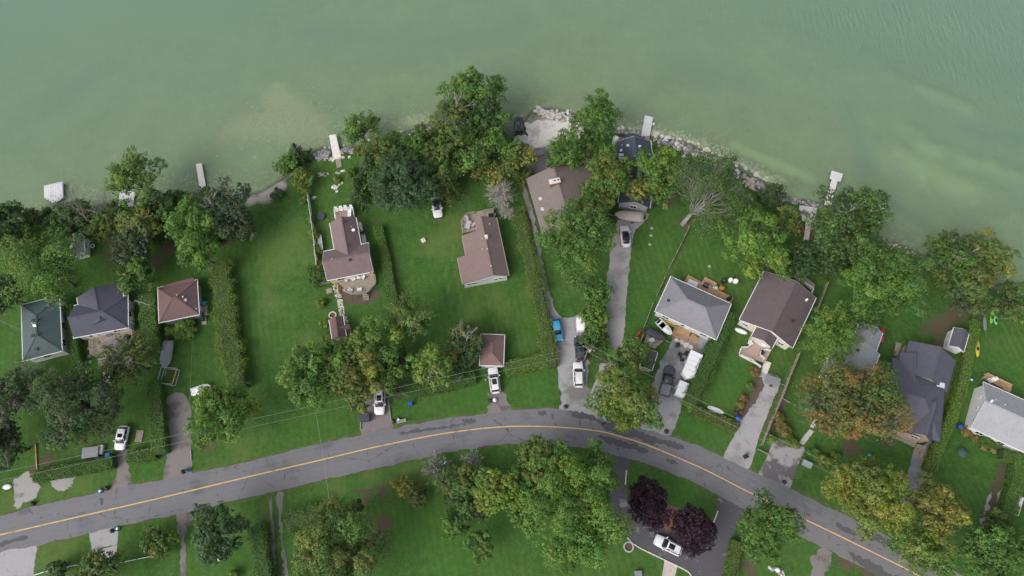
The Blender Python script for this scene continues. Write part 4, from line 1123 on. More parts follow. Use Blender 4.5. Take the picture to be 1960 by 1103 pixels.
# --- garden plants
for i, (x, y, r, c, lb) in enumerate([
    (596, 420, 8, 'GO', 'pale ball shrub at the top of the white fence row'), (602, 450, 11, 'LO', 'largest pale ball shrub in the white fence row'),
    (607, 478, 10, 'LO', 'pale ball shrub below the white bench in the fence row'), (611, 508, 9, 'LO', 'lowest pale ball shrub in the white fence row'),
    (614, 580, 10, 'LO', 'pale ball shrub alone on the lawn above the stone ring'), (622, 620, 9, 'LO', 'pale ball shrub beside the stone ring'),
    (626, 650, 11, 'LO', 'pale ball shrub against the small red-brown shed'), (608, 530, 22, 'M', 'dark green shrub at the corner of the T-shaped house'),
    (353, 630, 20, 'LG', 'lime green hosta clump in front of the brown hip-roofed cottage'), (325, 635, 10, 'GO', 'small green clump left of the lime hostas'),
    (653, 553, 5, 'R', 'orange flower pot plant beside the weathered deck'), (1850, 828, 10, 'RY', 'orange flower clump at the white house corner'), (1867, 840, 6, 'RO', 'small orange flower clump in the middle of the white house bed'),
    (1888, 845, 13, 'M', 'dark green bush below the white house wall'), (1910, 848, 10, 'M', 'dark green bush at the right end of the white house bed'),
    (1417, 776, 7, 'YR', 'yellow flower clump beside the blue bin drive'), (1412, 788, 8, 'PT', 'purple flower clump beside the concrete drive'), (1424, 762, 7, 'RT', 'pink-brown flower clump beside the concrete drive'),
    (1435, 740, 8, 'OG', 'olive flower clump halfway along the concrete drive'), (1447, 712, 9, 'RT', 'red-brown flowers at the top of the concrete drive'), (1318, 772, 14, 'LG', 'pale green shrub beside the small white trailer'),
    (1500, 825, 13, 'OR', 'orange-flecked bed plants by the fence corner'), (1510, 842, 12, 'MO', 'green bed plants above the patchy drive'), (1522, 850, 9, 'GO', 'leafy clump at the patchy drive\'s head'),
    (1580, 880, 13, 'LO', 'yellow-green bush beside the white planter'), (1560, 868, 10, 'MG', 'green bush beside the grey utility box'), (1598, 872, 8, 'LO', 'small lime bush behind the white planter ring'),
    (1490, 800, 12, 'MR', 'red-leaved bush along the timber fence'), (1478, 840, 9, 'LG', 'pale bush at the timber fence end'), (1298, 340, 10, 'LY', 'yellow-green bush at the rock shore'),
    (1410, 390, 14, 'MO', 'low green shrub on the rock shore'), (580, 385, 8, 'GO', 'weedy clump at the fence head'), (530, 372, 12, 'MK', 'low green weeds on the gravel beach'), (672, 330, 10, 'GM', 'green clump on the stone terrace'),
    (645, 345, 6, 'LY', 'yellow clump among the terrace stones'), (1855, 870, 0, 'M', '')]):
    if r: T('garden_plant', lb, 'plant', x, y, r, c, zc=r * 0.05 + 0.15, leaf=0.17, dens=2.2)

# ================================================================== BUILDINGS
class Rect:
    """rectangle of a roof's eaves read from three photo corners at eave height: A->B is the ridge direction, C lies beyond B"""
    def __init__(s, A, B, C, z):
        a, b, c = P(*A, z), P(*B, z), P(*C, z)
        s.o = a; s.u = (b - a).normalized(); s.L = (b - a).length
        s.v = Vector((-s.u.y, s.u.x, 0))
        s.W = (c - b).dot(s.v)
        if s.W < 0: s.v = -s.v; s.W = -s.W
        s.z = z
    def at(s, p, q, z=0.0):
        r = s.o + s.u * p + s.v * q
        return Vector((r.x, r.y, z))
    def c(s): return s.at(s.L / 2, s.W / 2)
TH = 0.16
def roof_mesh(r, rise, hip=(0, 0), rf=0.5, th=TH):
    """gable (hip = 0) or hipped roof with real thickness; rf places the ridge across the width"""
    mb = MB()
    zt, zb = r.z, r.z - th
    t = r.W * rf
    a0, a1 = hip[0], r.L - hip[1]
    if hip == (0, 0):
        sec = [(0, zt), (t, zt + rise), (r.W, zt), (r.W, zb), (t, zb + rise), (0, zb)]
        mb.loft([[tuple(r.at(p, q, z)) for q, z in sec] for p in (0, r.L)], cap=False)
        for p in (0, r.L):
            e = [tuple(r.at(p, q, z)) for q, z in sec]
            mb.add(e, [(0, 1, 4, 5), (1, 2, 3, 4)])
    else:
        e = [r.at(0, 0, zt), r.at(r.L, 0, zt), r.at(r.L, r.W, zt), r.at(0, r.W, zt)]
        b = [Vector((q.x, q.y, zb)) for q in e]
        rd = [r.at(a0, t, zt + rise), r.at(a1, t, zt + rise)]
        mb.add(e + b + rd, [(0, 1, 9, 8), (1, 2, 9), (2, 3, 8, 9), (3, 0, 8), (0, 4, 5, 1), (1, 5, 6, 2), (2, 6, 7, 3), (3, 7, 4, 0), (7, 6, 5, 4)])
    return mb
def cap_mesh(r, rise, hip, rf):
    mb = MB()
    t = r.W * rf
    p0, p1 = r.at(hip[0], t, r.z + rise + 0.02), r.at(r.L - hip[1], t, r.z + rise + 0.02)
    mb.bar(p0, p1, 0.26, 0.05)
    for h, rd, xs in ((hip[0], p0, 0.0), (hip[1], p1, r.L)):
        if h:
            for q in (0, r.W): mb.bar(rd, r.at(xs, q, r.z + 0.03), 0.22, 0.05)
    return mb
def walls_mesh(r, rise, hip, rf, ov):
    mb = MB()
    zt = r.z - TH - 0.01
    t = r.W * rf
    ww = r.W - 2 * ov
    for p0, p1 in ((ov, r.L - ov),):
        e = [r.at(p0, ov), r.at(p1, ov), r.at(p1, r.W - ov), r.at(p0, r.W - ov)]
        up = [Vector((q.x, q.y, zt)) for q in e]
        mb.add(e + up, [(0, 1, 5, 4), (1, 2, 6, 5), (2, 3, 7, 6), (3, 0, 4, 7)])
        if hip == (0, 0):
            k0 = rise * ov / max(t, 1e-3); k1 = rise * ov / max(r.W - t, 1e-3)
            for p in (p0, p1):
                mb.add([r.at(p, ov, zt), r.at(p, r.W - ov, zt), r.at(p, r.W - ov, zt + k1), r.at(p, t, zt + rise - 0.02), r.at(p, ov, zt + k0)], [(0, 1, 2, 3, 4)])
    return mb
def gutter_mesh(r, hip):
    mb = MB()
    z = r.z - 0.07
    sides = [((0, -0.06), (r.L, -0.06)), ((0, r.W + 0.06), (r.L, r.W + 0.06))]
    if hip != (0, 0): sides += [((-0.06, -0.12), (-0.06, r.W + 0.12)), ((r.L + 0.06, -0.12), (r.L + 0.06, r.W + 0.12))]
    for (a, b), (c, d) in sides: mb.bar(r.at(a, b, z), r.at(c, d, z), 0.115, 0.13)
    return mb
def rake_mesh(r, rise, rf, e):
    mb = MB()
    t = r.W * rf
    for p in (e,):
        for q in (0, r.W): mb.bar(r.at(p, q, r.z - 0.13), r.at(p, t, r.z + rise - 0.13), 0.05, 0.16)
    return mb
def opening(root, wall, c, along, out, w_, h_, door=False, colour=None):
    """window (frame + pane) or door (leaf + handle) set on a wall face"""
    c, along, out = Vector(c), Vector(along), Vector(out)
    up = Vector((0, 0, 1))
    if door:
        d = wpart('door', MB().obox(c + out * 0.035, along * w_ / 2, out * 0.035, up * h_ / 2), colour or WHITE, root)
        wpart('handle', MB().obox(c + along * w_ * 0.36 + out * 0.10, along * 0.05, out * 0.03, up * 0.05), STEEL, root, d)
        return d
    fr = MB()
    f = 0.07
    for s in (-1, 1):
        fr.obox(c + along * s * (w_ / 2 - f / 2) + out * 0.04, along * f / 2, out * 0.04, up * h_ / 2)
        fr.obox(c + up * s * (h_ / 2 - f / 2) + out * 0.043, along * (w_ / 2 - f), out * 0.04, up * f / 2)
    fr.obox(c + out * 0.037, along * 0.025, out * 0.03, up * (h_ / 2 - f))
    o_ = wpart('window', fr, WHITE, root)
    wpart('pane', MB().obox(c + out * 0.015, along * (w_ / 2 - f), out * 0.012, up * (h_ / 2 - f)), GLASS, root, o_)
    return o_
def subrect(r, p0, p1, q0, q1, z=None):
    n = Rect.__new__(Rect)
    n.o = r.at(p0, q0, r.z); n.u, n.v, n.L, n.W, n.z = r.u, r.v, p1 - p0, q1 - q0, z or r.z
    return n
class House:
    def __init__(s, name, label, cat, A, B, C, z, rise, rm, wm=None, hip=(0, 0), rf=0.5, ov=0.35, trim=None, base=None, group=None, rake=True):
        r = A if isinstance(A, Rect) else Rect(A, B, C, z)
        s.rm, s.wm, s.trim = rm, wm or VINYL, trim or WHITE
        s.root = thing(name, label, cat, r.c(), 0, group)
        s.rects = []
        s.wing(A, B, C, z, rise, hip, rf, ov, rake=rake)
    def wing(s, A, B, C, z, rise, hip=(0, 0), rf=0.5, ov=0.35, wm=None, rm=None, gut=True, walls=True, rake=False):
        r = A if isinstance(A, Rect) else Rect(A, B, C, z)
        r.rise, r.hip, r.rf, r.ov = rise, hip, rf, ov
        if walls: r.wall = wpart('wall', walls_mesh(r, rise, hip, rf, ov), wm or s.wm, s.root)
        ro = wpart('roof', roof_mesh(r, rise, hip, rf), rm or s.rm, s.root)
        wpart('ridge_cap', cap_mesh(r, rise, hip, rf), rm or s.rm, s.root, ro)
        if gut: wpart('gutter', gutter_mesh(r, hip), s.trim, s.root)
        if hip == (0, 0) and rake:
            for e in (-0.04, r.L + 0.04): wpart('fascia', rake_mesh(r, rise, rf, e), s.trim, s.root)
        s.rects.append(r); r.roof = ro
        return r
    def win(s, side, frac, w_=1.3, h_=1.1, zc=1.55, door=False, k=0, colour=None):
        r = s.rects[k]
        o = r.ov
        if side in ('t0', 't1'):
            q = o if side == 't0' else r.W - o
            out = r.v * (-1 if side == 't0' else 1)
            c = r.at(o + (r.L - 2 * o) * frac, q); al = r.u
        else:
            p = o if side == 's0' else r.L - o
            out = r.u * (-1 if side == 's0' else 1)
            c = r.at(p, o + (r.W - 2 * o) * frac); al = r.v
        c = Vector((c.x, c.y, 1.04 if door else zc))
        return opening(s.root, None, c, al, out, 0.95 if door else w_, 2.05 if door else h_, door, colour)
    def auto(s, k=0, sides=('t0', 't1', 's0', 's1')):
        r = s.rects[k]
        for sd_ in sides:
            n = max(1, int((r.L if sd_[0] == 't' else r.W) / 3.6))
            for i in range(n): s.win(sd_, (i + 0.5) / n, k=k)
    def roofz(s, p):
        """height of the roof above ground point p"""
        best = 0
        for r in s.rects:
            d = p - r.o
            a, b = d.dot(r.u), d.dot(r.v)
            if -0.05 <= a <= r.L + 0.05 and -0.05 <= b <= r.W + 0.05:
                t = r.W * r.rf
                z = r.rise * (b / t if b < t else (r.W - b) / (r.W - t))
                if r.hip[0]: z = min(z, r.rise * max(0, a) / r.hip[0])
                if r.hip[1]: z = min(z, r.rise * max(0, r.L - a) / r.hip[1])
                best = max(best, r.z + z)
        return best
    def onroof(s, x, y):
        z = 3.2
        for _ in range(4):
            p = P(x, y, z); q = s.roofz(p)
            if q > 0: z = q
        return P(x, y, z)
    def vent(s, x, y, kind='pipe', m=None):
        p = s.onroof(x, y)
        if kind == 'pipe': mb = MB().lathe([(0.05, -0.2), (0.05, 0.35), (0.075, 0.35), (0.075, 0.4)], 8, p)
        elif kind == 'cap': mb = MB().lathe([(0.10, -0.2), (0.10, 0.28), (0.22, 0.30), (0.16, 0.42), (0.05, 0.45)], 10, p)
        else: mb = MB().box(p.x - .19, p.x + .19, p.y - .19, p.y + .19, p.z - .15, p.z + .17).box(p.x - .26, p.x + .26, p.y - .26, p.y + .26, p.z + .17, p.z + .21)
        return wpart('roof_vent', mb, m or {'pipe': PLASTW, 'cap': STEEL, 'box': DARKM}[kind], s.root)
    def dish(s, x, y):
        p = s.onroof(x, y)
        mb = MB().tube([p - Vector((0, 0, .1)), p + Vector((0, 0, .6))], [.025, .025], 6)
        o = wpart('mast', mb, STEEL, s.root)
        mb = MB()
        c = p + Vector((0.05, -0.08, 0.62))
        n = Vector((0.2, -0.75, 0.62)).normalized(); a = n.cross(Vector((0, 0, 1))).normalized(); b = n.cross(a)
        rings = [[tuple(c + (a * math.cos(t) + b * math.sin(t)) * q * .32 + n * (q * q * .1)) for t in np.linspace(0, 6.283, 13)[:-1]] for q in (0.05, 0.5, 0.8, 1.0)]
        mb.loft(rings)
        wpart('satellite_dish', mb, PLASTW, s.root, o)
    def skylight(s, x, y, w_=0.9, h_=1.2):
        p = s.onroof(x, y)
        r = s.rects[0]
        o = wpart('skylight', MB().obox(p + Vector((0, 0, .06)), r.u * h_ / 2, r.v * w_ / 2, Vector((0, 0, .05))), STEEL, s.root)
        wpart('pane', MB().obox(p + Vector((0, 0, .125)), r.u * (h_ / 2 - .08), r.v * (w_ / 2 - .08), Vector((0, 0, .012))), LAMPG, s.root, o)
    def chimney(s, x, y, w_, d_, h_, m=None, flues=2):
        p = s.onroof(x, y)
        r = s.rects[0]
        b = p - Vector((0, 0, 1.2))
        c = wpart('chimney', MB().obox(b + Vector((0, 0, (h_ + 1.2) / 2)), r.v * w_ / 2, r.u * d_ / 2, Vector((0, 0, (h_ + 1.2) / 2))), m or BRICK, s.root)
        wpart('cap', MB().obox(b + Vector((0, 0, h_ + 1.25)), r.v * (w_ / 2 + .08), r.u * (d_ / 2 + .08), Vector((0, 0, .06))), PALECONC, s.root, c)
        for i in range(flues):
            q = b + r.v * w_ * ((i + 0.5) / flues - 0.5) + Vector((0, 0, h_ + 1.31))
            wpart('flue', MB().lathe([(.13, -.02), (.13, .25), (.10, .25)], 10, q), DARKM if i else PLASTW, s.root, c)

PLK = MB().box(-.5, .5, -.5, .5, -.5, .5)
PLANK = {}
def plank(root, parent, name, a, b, wd, th, m):
    """one board from a to b, all boards of a material sharing one unit mesh"""
    if m.name not in PLANK: PLANK[m.name] = mesh_of('board', PLK, m)
    a, b = Vector(a), Vector(b)
    o = link(name, PLANK[m.name], parent or root, (a + b) / 2 - root.location)
    d = b - a
    o.rotation_euler = (0, -math.atan2(d.z, math.hypot(d.x, d.y)), math.atan2(d.y, d.x))
    o.scale = (d.length, wd, th)
    return o
def clip_line(poly, p, d):
    """interval of the line p + t d inside an xy polygon"""
    ts = []
    n = len(poly)
    for i in range(n):
        a, b = poly[i], poly[(i + 1) % n]
        e = b - a
        den = d.x * e.y - d.y * e.x
        if abs(den) < 1e-9: continue
        f = a - p
        t = (f.x * e.y - f.y * e.x) / den
        s_ = (f.x * d.y - f.y * d.x) / den
        if -1e-9 <= s_ < 1: ts.append(t)
    ts.sort()
    return ts
def deck(root, pxs, z, m, along=0, bw=0.28, parent=None, frame=None, legs=True, gap=0.025, zlow=0.0):
    """boarded platform over a photo polygon: frame, legs and one object for each board; boards run along edge `along`"""
    poly = [P(x, y, z) for x, y in pxs]
    for q in poly: q.z = 0
    n = len(poly)
    d = (poly[(along + 1) % n] - poly[along]).normalized()
    s = Vector((-d.y, d.x, 0))
    ks = [q.dot(s) for q in poly]
    fm = frame or m
    mb = MB()
    for i in range(n):
        a, b = poly[i], poly[(i + 1) % n]
        mb.bar((a.x, a.y, z - 0.16), (b.x, b.y, z - 0.16), 0.06, 0.2)
    wpart('frame', mb, fm, root, parent)
    if legs:
        for q in poly:
            wpart('post', MB().box(q.x - .06, q.x + .06, q.y - .06, q.y + .06, min(zlow, ground_z(q)) - .1, z - .05), fm, root, parent)
    k = min(ks) + bw / 2
    while k < max(ks):
        ts = clip_line(poly, s * k, d)
        for t0, t1 in zip(ts[::2], ts[1::2]):
            if t1 - t0 > 0.15:
                a, b = s * k + d * t0, s * k + d * t1
                plank(root, parent, 'plank', (a.x, a.y, z - 0.03), (b.x, b.y, z - 0.03), bw - gap, 0.05, m)
        k += bw
    return poly
def rail(root, pxs, z, m, h=0.95, step=1.5, infill=0, parent=None, mid=True):
    """railing along a photo polyline that stands on height z"""
    pts = [P(x, y, z + h) for x, y in pxs]
    par = parent
    tr = MB()
    for a, b in zip(pts[:-1], pts[1:]): tr.bar(a, b, 0.10, 0.06)
    ro = wpart('rail', tr, m, root, par)
    for a, b in zip(pts[:-1], pts[1:]):
        n = max(1, round((b - a).length / step))
        for i in range(n + 1):
            q = a.lerp(b, i / n)
            wpart('post', MB().box(q.x - .045, q.x + .045, q.y - .045, q.y + .045, z, z + h - .03), m, root, par)
        if mid:
            mr = MB()
            for k in (0.35, 0.7):
                mr.bar(a - Vector((0, 0, h * k)), b - Vector((0, 0, h * k)), 0.04, 0.07)
            wpart('rail', mr, m, root, par)
def steps(root, a, b, w_px, z0, n, m):
    """flight of treads from photo point a (top) to b (ground)"""
    pa, pb = P(*a, z0), P(*b, 0)
    d = pb - pa; d.z = 0
    s = Vector((-d.y, d.x, 0)).normalized() * w_px * mpp(pa) / 2
    for i in range(n):
        q = pa + d * (i + .5) / n
        z = z0 * (1 - (i + 1) / (n + 0.0)) + 0.10
        plank(root, None, 'tread', (q.x - s.x, q.y - s.y, z), (q.x + s.x, q.y + s.y, z), d.length / n * .88, 0.06, m)
    sb = MB()
    for k in (-1, 1):
        o_ = s * k * 0.94
        sb.bar(pa + o_ - Vector((0, 0, .12)), Vector((pb.x, pb.y, 0.05)) + o_, 0.06, 0.2)
    wpart('stringer', sb, m, root)

BROWN = shingle('brown_shingles', (0.205, 0.148, 0.140))
MAUVE = shingle('mauve_shingles', (0.180, 0.130, 0.132), (0.100, 0.076, 0.080))
RUST = shingle('rust_shingles', (0.155, 0.098, 0.095))
TAUPE = shingle('taupe_shingles', (0.185, 0.155, 0.142))
GREENR = shingle('green_shingles', (0.078, 0.112, 0.112))
SLATE = shingle('slate_shingles', (0.088, 0.090, 0.118), (0.050, 0.051, 0.070))
SLATE2 = shingle('slate_blue_shingles', (0.100, 0.104, 0.132))
BLUER = shingle('blue_black_shingles', (0.060, 0.072, 0.100))
GREYR = shingle('grey_shingles', (0.215, 0.210, 0.235))
PGREY = shingle('pale_grey_shingles', (0.33, 0.33, 0.35))
MGREY = shingle('mid_grey_shingles', (0.32, 0.33, 0.345))

# green-roofed house, far left
h = House('house', 'long house with a green hipped roof and white wall, far left', 'house', (44, 691), (41, 584), (114, 580), 2.9, 1.5, GREENR, hip=(3.6, 3.6))
h.auto()
for x, y in ((71, 613), (64, 614), (72, 641), (64, 643), (71, 669)): h.vent(x, y, 'box')
h.vent(64, 620, 'pipe'); h.dish(70, 624)
tower = thing('antenna_tower', 'tall lattice television tower beside the green-roofed house', 'antenna', P(44, 634, 0), 0)
for k in range(3):
    a = k * 2.094
    part('tower_leg', MB().tube([(math.cos(a) * .2, math.sin(a) * .2, 0), (math.cos(a) * .15, math.sin(a) * .15, 10.5)], [.022, .018], 5), STEEL, tower)
mb = MB()
for i in range(30):
    for k in range(3):
        a, b = (k + i) * 2.094, (k + 1 + i) * 2.094
        mb.tube([(math.cos(a) * .2, math.sin(a) * .2, i * .35), (math.cos(b) * .2, math.sin(b) * .2, (i + 1) * .35)], [.011, .011], 4)
part('lattice', mb, STEEL, tower)

# dark-roofed cottage with deck
h = House('house', 'cottage with a dark slate roof and a weathered front deck', 'house', (141, 647), (245, 627), (233, 568), 2.9, 1.9, SLATE, VINYL, hip=(0, 3.4), rf=0.5)
h.wing((231, 542), (243, 605), (156, 622), 2.87, 1.6)
h.rects[0].ov = 0.35
h.auto(0, ('t0', 's1')); h.auto(1, ('t0',))
h.win('t0', 0.30, door=True)
D = deck(h.root, [(170, 648), (252, 628), (253, 655), (228, 680), (190, 682), (172, 676)], 0.55, TIMBER, 0)
rail(h.root, [(170, 650), (172, 678), (186, 683)], 0.55, TIMBER)
rail(h.root, [(252, 630), (253, 655)], 0.55, TIMBER)
steps(h.root, (196, 684), (199, 700), 18, 0.5, 3, TIMBER)
tank = lambda lb, x, y, m=None, rr=0.40: wthing('propane_tank', MB().lathe([(.30, 0), (.34, .05), (rr, .15), (rr, 1.25), (.3, 1.42), (.12, 1.5), (.12, 1.58), (.02, 1.6)], 16, P(x, y, 0)), m or PLASTW, lb, 'tank', 'white propane tanks against house walls', True)
tank('upper white propane tank beside the dark-roofed cottage', 255, 613); tank('lower white propane tank beside the dark-roofed cottage', 255, 621)
tank('grey upright barrel above the white tanks of the dark cottage', 254, 598, TARP)

# brown hip-roofed cottage
h = House('house', 'small cottage with a rust brown pyramid roof and white eaves', 'house', (302, 551), (377, 536), (386, 601), 2.7, 1.7, RUST, GREYW, hip=(3.2, 3.2))
h.wing((314, 545), (372, 530), (374, 540), 2.5, 0.5, (0, 0), 0.5, 0.2, gut=False)
h.auto(0, ('s1', 't1')); h.win('s1', 0.75, door=True)
h.vent(340, 566, 'pipe'); h.vent(352, 569, 'cap'); h.vent(377, 592, 'pipe'); h.vent(356, 575, 'box', STEEL)
deck(h.root, [(387, 578), (397, 577), (398, 602), (390, 604)], 0.4, BRICKW, 1)
steps(h.root, (390, 606), (391, 622), 9, 0.35, 2, BRICKW)
ant = thing('television_antenna', 'fishbone television antenna on a mast beside the pyramid roof', 'antenna', P(308, 602, 0), 0)
part('mast', MB().tube([(0, 0, 0), (0, 0, 6.2)], [.03, .025], 6), STEEL, ant)
part('boom', MB().tube([(-1.9, .55, 6.0), (1.0, -.3, 6.0)], [.02, .02], 5), STEEL, ant)
for i in range(11):
    t = i / 10
    c = Vector((-1.9 + 2.9 * t, .55 - .85 * t, 6.02)); hw = 0.35 + 0.75 * t
    s_ = Vector((.28, .96, 0)) * hw
    part('element', MB().tube([c - s_, c + s_], [.012, .012], 4), STEEL, ant)

# T-shaped house
h = House('house', 'T-shaped house with mauve-brown shingles and a round-cornered weathered deck', 'house', (626, 537), (714, 520), (702, 466), 2.9, 1.9, MAUVE, CREAM, rf=0.50)
h.wing((697, 500), (681, 416), (631, 426), 2.85, 1.55, ov=0.3)
h.wing((716, 522), (706, 466), (694, 468), 2.62, 0.3, ov=0.25, gut=False)
h.auto(0, ('t0', 's0')); h.auto(1, ('t0', 't1')); h.win('t0', 0.45, door=True)
for x, y, k in ((658, 425, 'box'), (666, 469, 'box'), (670, 498, 'box'), (636, 497, 'pipe'), (673, 435, 'pipe')): h.vent(x, y, k)
h.dish(677, 442)
deck(h.root, [(648, 541), (716, 521), (719, 541), (702, 560), (674, 563), (656, 556)], 0.7, TIMBER, 1)
rail(h.root, [(656, 556), (674, 563), (702, 560), (719, 541), (717, 524)], 0.7, TIMBER)
steps(h.root, (699, 562), (701, 575), 11, 0.65, 3, TIMBER)
deck(h.root, [(640, 402), (675, 397), (677, 414), (641, 420)], 0.6, PINKC, 0)
rail(h.root, [(641, 418), (639, 401), (675, 396), (677, 412)], 0.6, WHITE)
for lb, x, y in (('upper white propane tank beside the T-shaped house', 691, 434), ('lower white propane tank beside the T-shaped house', 692, 441)): tank(lb, x, y)
for lb, x in (('left of two white canoes leaned on the T-shaped house', 694.5), ('right of two white canoes leaned on the T-shaped house', 698.5)):
    p = P(x, 459, 0.3); mb = MB()
    mb.loft([[tuple(p + Vector((math.cos(a) * .26 * k, t * 1.3, math.sin(a) * .16 * k + .05)) + Vector((t * -.25, 0, 0))) for a in np.linspace(0, 6.283, 11)[:-1]] for t, k in ((-1, .05), (-.8, .5), (-.4, .9), (0, 1), (.4, .9), (.8, .5), (1, .05))])
    wthing('canoe', mb, PLASTW, lb, 'canoe', 'white canoes against the T-shaped house', True)
mb = MB(); p0, p1 = P(609, 543, 1.1), P(634, 536, 1.1)
fr = thing('picket_fence', 'short white lattice fence at the corner of the T-shaped house', 'fence', ((p0 + p1) / 2).to_2d().to_3d())
for i in range(10):
    q = p0.lerp(p1, i / 9); q.z = 0
    wpart('picket', MB().box(q.x - .05, q.x + .05, q.y - .02, q.y + .02, 0, 1.1), WHITE, fr)
for z in (.3, .95): wpart('rail', MB().bar(Vector((p0.x, p0.y + .04, z)), Vector((p1.x, p1.y + .04, z)), .05, .09), WHITE, fr)

# garden shed beside the stone path
h = House('garden_shed', 'red-brown shed with a small dormer beside the stone path', 'shed', (630, 612), (636, 650), (663, 645), 2.0, 0.8, RUST, BRICKW, ov=.2, rake=False)
h.wing((650, 633), (668, 630), (666, 622), 2.05, 0.4, ov=.2, gut=False)
h.win('s1', .5, door=True, colour=BRICKW)

# main house
MR = Rect((950, 416), (974, 528), (886, 548), 2.8)
h = House('house', 'main house with a long faded brown gable roof on the central lawn', 'house', subrect(MR, 2.6, 6.9, 0, 7.1), None, None, 2.8, 1.7, BROWN, VINYL, rf=2.95 / 7.1, ov=.3, rake=False, trim=BRICKW)
h.wing(subrect(MR, 6.9, MR.L, 0, MR.W), 0, 0, 2.8, 1.72, rf=2.95 / MR.W, ov=.3)
h.wing(subrect(MR, 0, 2.6, 0, 4.1), 0, 0, 2.8, 1.68, rf=2.95 / 4.1, ov=.3)
h.auto(0, ('t0', 't1')); h.auto(1, ('t0', 't1'))
h.win('s1', .2, k=1, w_=1.8, h_=.8); h.win('s1', .52, k=1, w_=.9, h_=.7, zc=2.2); h.win('s1', .82, k=1, w_=2.0, h_=.8)
for x, y, k in ((937, 430, 'pipe'), (923, 458, 'pipe'), (923, 478, 'pipe'), (933, 478, 'pipe'), (940, 510, 'pipe')): h.vent(x, y, k)
h.chimney(931, 456, .45, .5, .7, PLASTW, 1)
deck(h.root, [(882, 424), (893, 408), (944, 399), (947, 416), (913, 424), (911, 440), (885, 446)], 0.5, TIMBER, 2)
rail(h.root, [(885, 446), (882, 423), (893, 408), (908, 405)], 0.5, TIMBER); rail(h.root, [(926, 402), (943, 399), (946, 415)], 0.5, TIMBER)
deck(h.root, [(878, 503), (890, 497), (893, 506), (879, 512)], 0.5, TIMBER, 1)
rail(h.root, [(885, 493), (891, 492)], 0.5, TIMBER)

# main garage
h = House('garage', 'small garage with a brown hipped roof above the parked white car', 'garage', (918, 699), (921, 640), (966, 631), 2.4, 1.2, shingle('garage_shingles', (0.205, 0.135, 0.120)), VINYL, hip=(2.0, 2.0), ov=.25)
gd = h.win('s0', .5, door=True)
r = h.rects[0]
c = r.at(r.ov, r.W * .5, 1.0)
mb = MB()
for i in range(4): mb.obox(c + Vector((0, 0, -.78 + i * .5)) - r.u * .05, r.v * 1.25, r.u * .03, Vector((0, 0, .235)))
wpart('garage_door', mb, WHITE, h.root)
h.win('t0', .5); h.win('t1', .5)

# taupe house under the great maple
h = House('house', 'taupe-roofed house with a brick chimney half hidden under the great maple', 'house', (1040, 458), (1007, 342), (1128, 318), 3.0, 2.6, TAUPE, BRICKW, rf=0.42, trim=DARKM)
h.wing((1085, 366), (1078, 322), (1041, 318), 3.3, 1.7, rf=.5, ov=.3)
h.auto(0, ('t0', 't1')); h.auto(1, ('s0',))
h.chimney(1061, 352, 2.0, .9, 1.0, BRICK, 3)
h.skylight(1034, 381, .7, .8); h.skylight(1038, 401, .7, .8)

# slate lake house
h = House('house', 'blue-black roofed house right on the lake edge with a round bay', 'house', (1186, 352), (1178, 272), (1246, 276), 3.2, 2.0, BLUER, GREYW, rf=.5)
h.wing((1244, 398), (1252, 335), (1192, 330), 2.9, 1.6, rf=.5)
r = h.rects[0]
h.auto(0, ('t0', 't1', 's1')); h.auto(1, ('s0', 't0', 't1'))
bc = P(1211, 272, 3.6)
wpart('bay', MB().lathe([(1.75, -3.6), (1.75, 0), (1.72, .05)], 8, bc), GREYW, h.root)
wpart('bay_roof', MB().lathe([(2.05, 0), (1.95, .12), (0.9, .75), (.05, 1.15)], 8, bc), BLUER, h.root)
h.skylight(1202, 279, .7, .6); h.skylight(1224, 281, .7, .6)
for y in (297, 304, 312): h.skylight(1191, y, 1.5, .7)
h.vent(1190, 279, 'pipe'); h.dish(1187, 290)
deck(h.root, [(1180, 262), (1246, 265), (1250, 277), (1180, 273)], 0.3, CEDAR, 0)
rail(h.root, [(1180, 258), (1246, 262)], 0.3, DARKM)
wthing('round_tank', MB().lathe([(.55, 0), (.6, .1), (.6, 2.4), (.4, 2.6), (.05, 2.65)], 18, P(1176, 277, 0)), PLASTW, 'round white tank at the corner of the lake-edge house', 'tank', None, True)

# grey hip-roofed house
h = House('house', 'square house with a clean grey hipped roof and white eaves', 'house', (1254, 596), (1371, 650), (1402, 583), 2.9, 2.3, GREYR, VINYL, hip=(4.2, 4.2))
h.auto(0, ('t0', 's0', 's1')); h.win('t0', .55, door=True)
h.vent(1279, 576, 'box')
deck(h.root, [(1309, 540), (1318, 526), (1344, 540), (1350, 530), (1372, 543), (1368, 553), (1404, 570), (1398, 584)], 0.5, CEDAR, 1)
deck(h.root, [(1296, 625), (1322, 636), (1316, 652), (1288, 641)], 0.6, CEDAR, 0)
rail(h.root, [(1294, 624), (1287, 641), (1314, 652)], 0.6, CEDAR)
steps(h.root, (1322, 642), (1334, 656), 14, 0.55, 4, CEDAR)

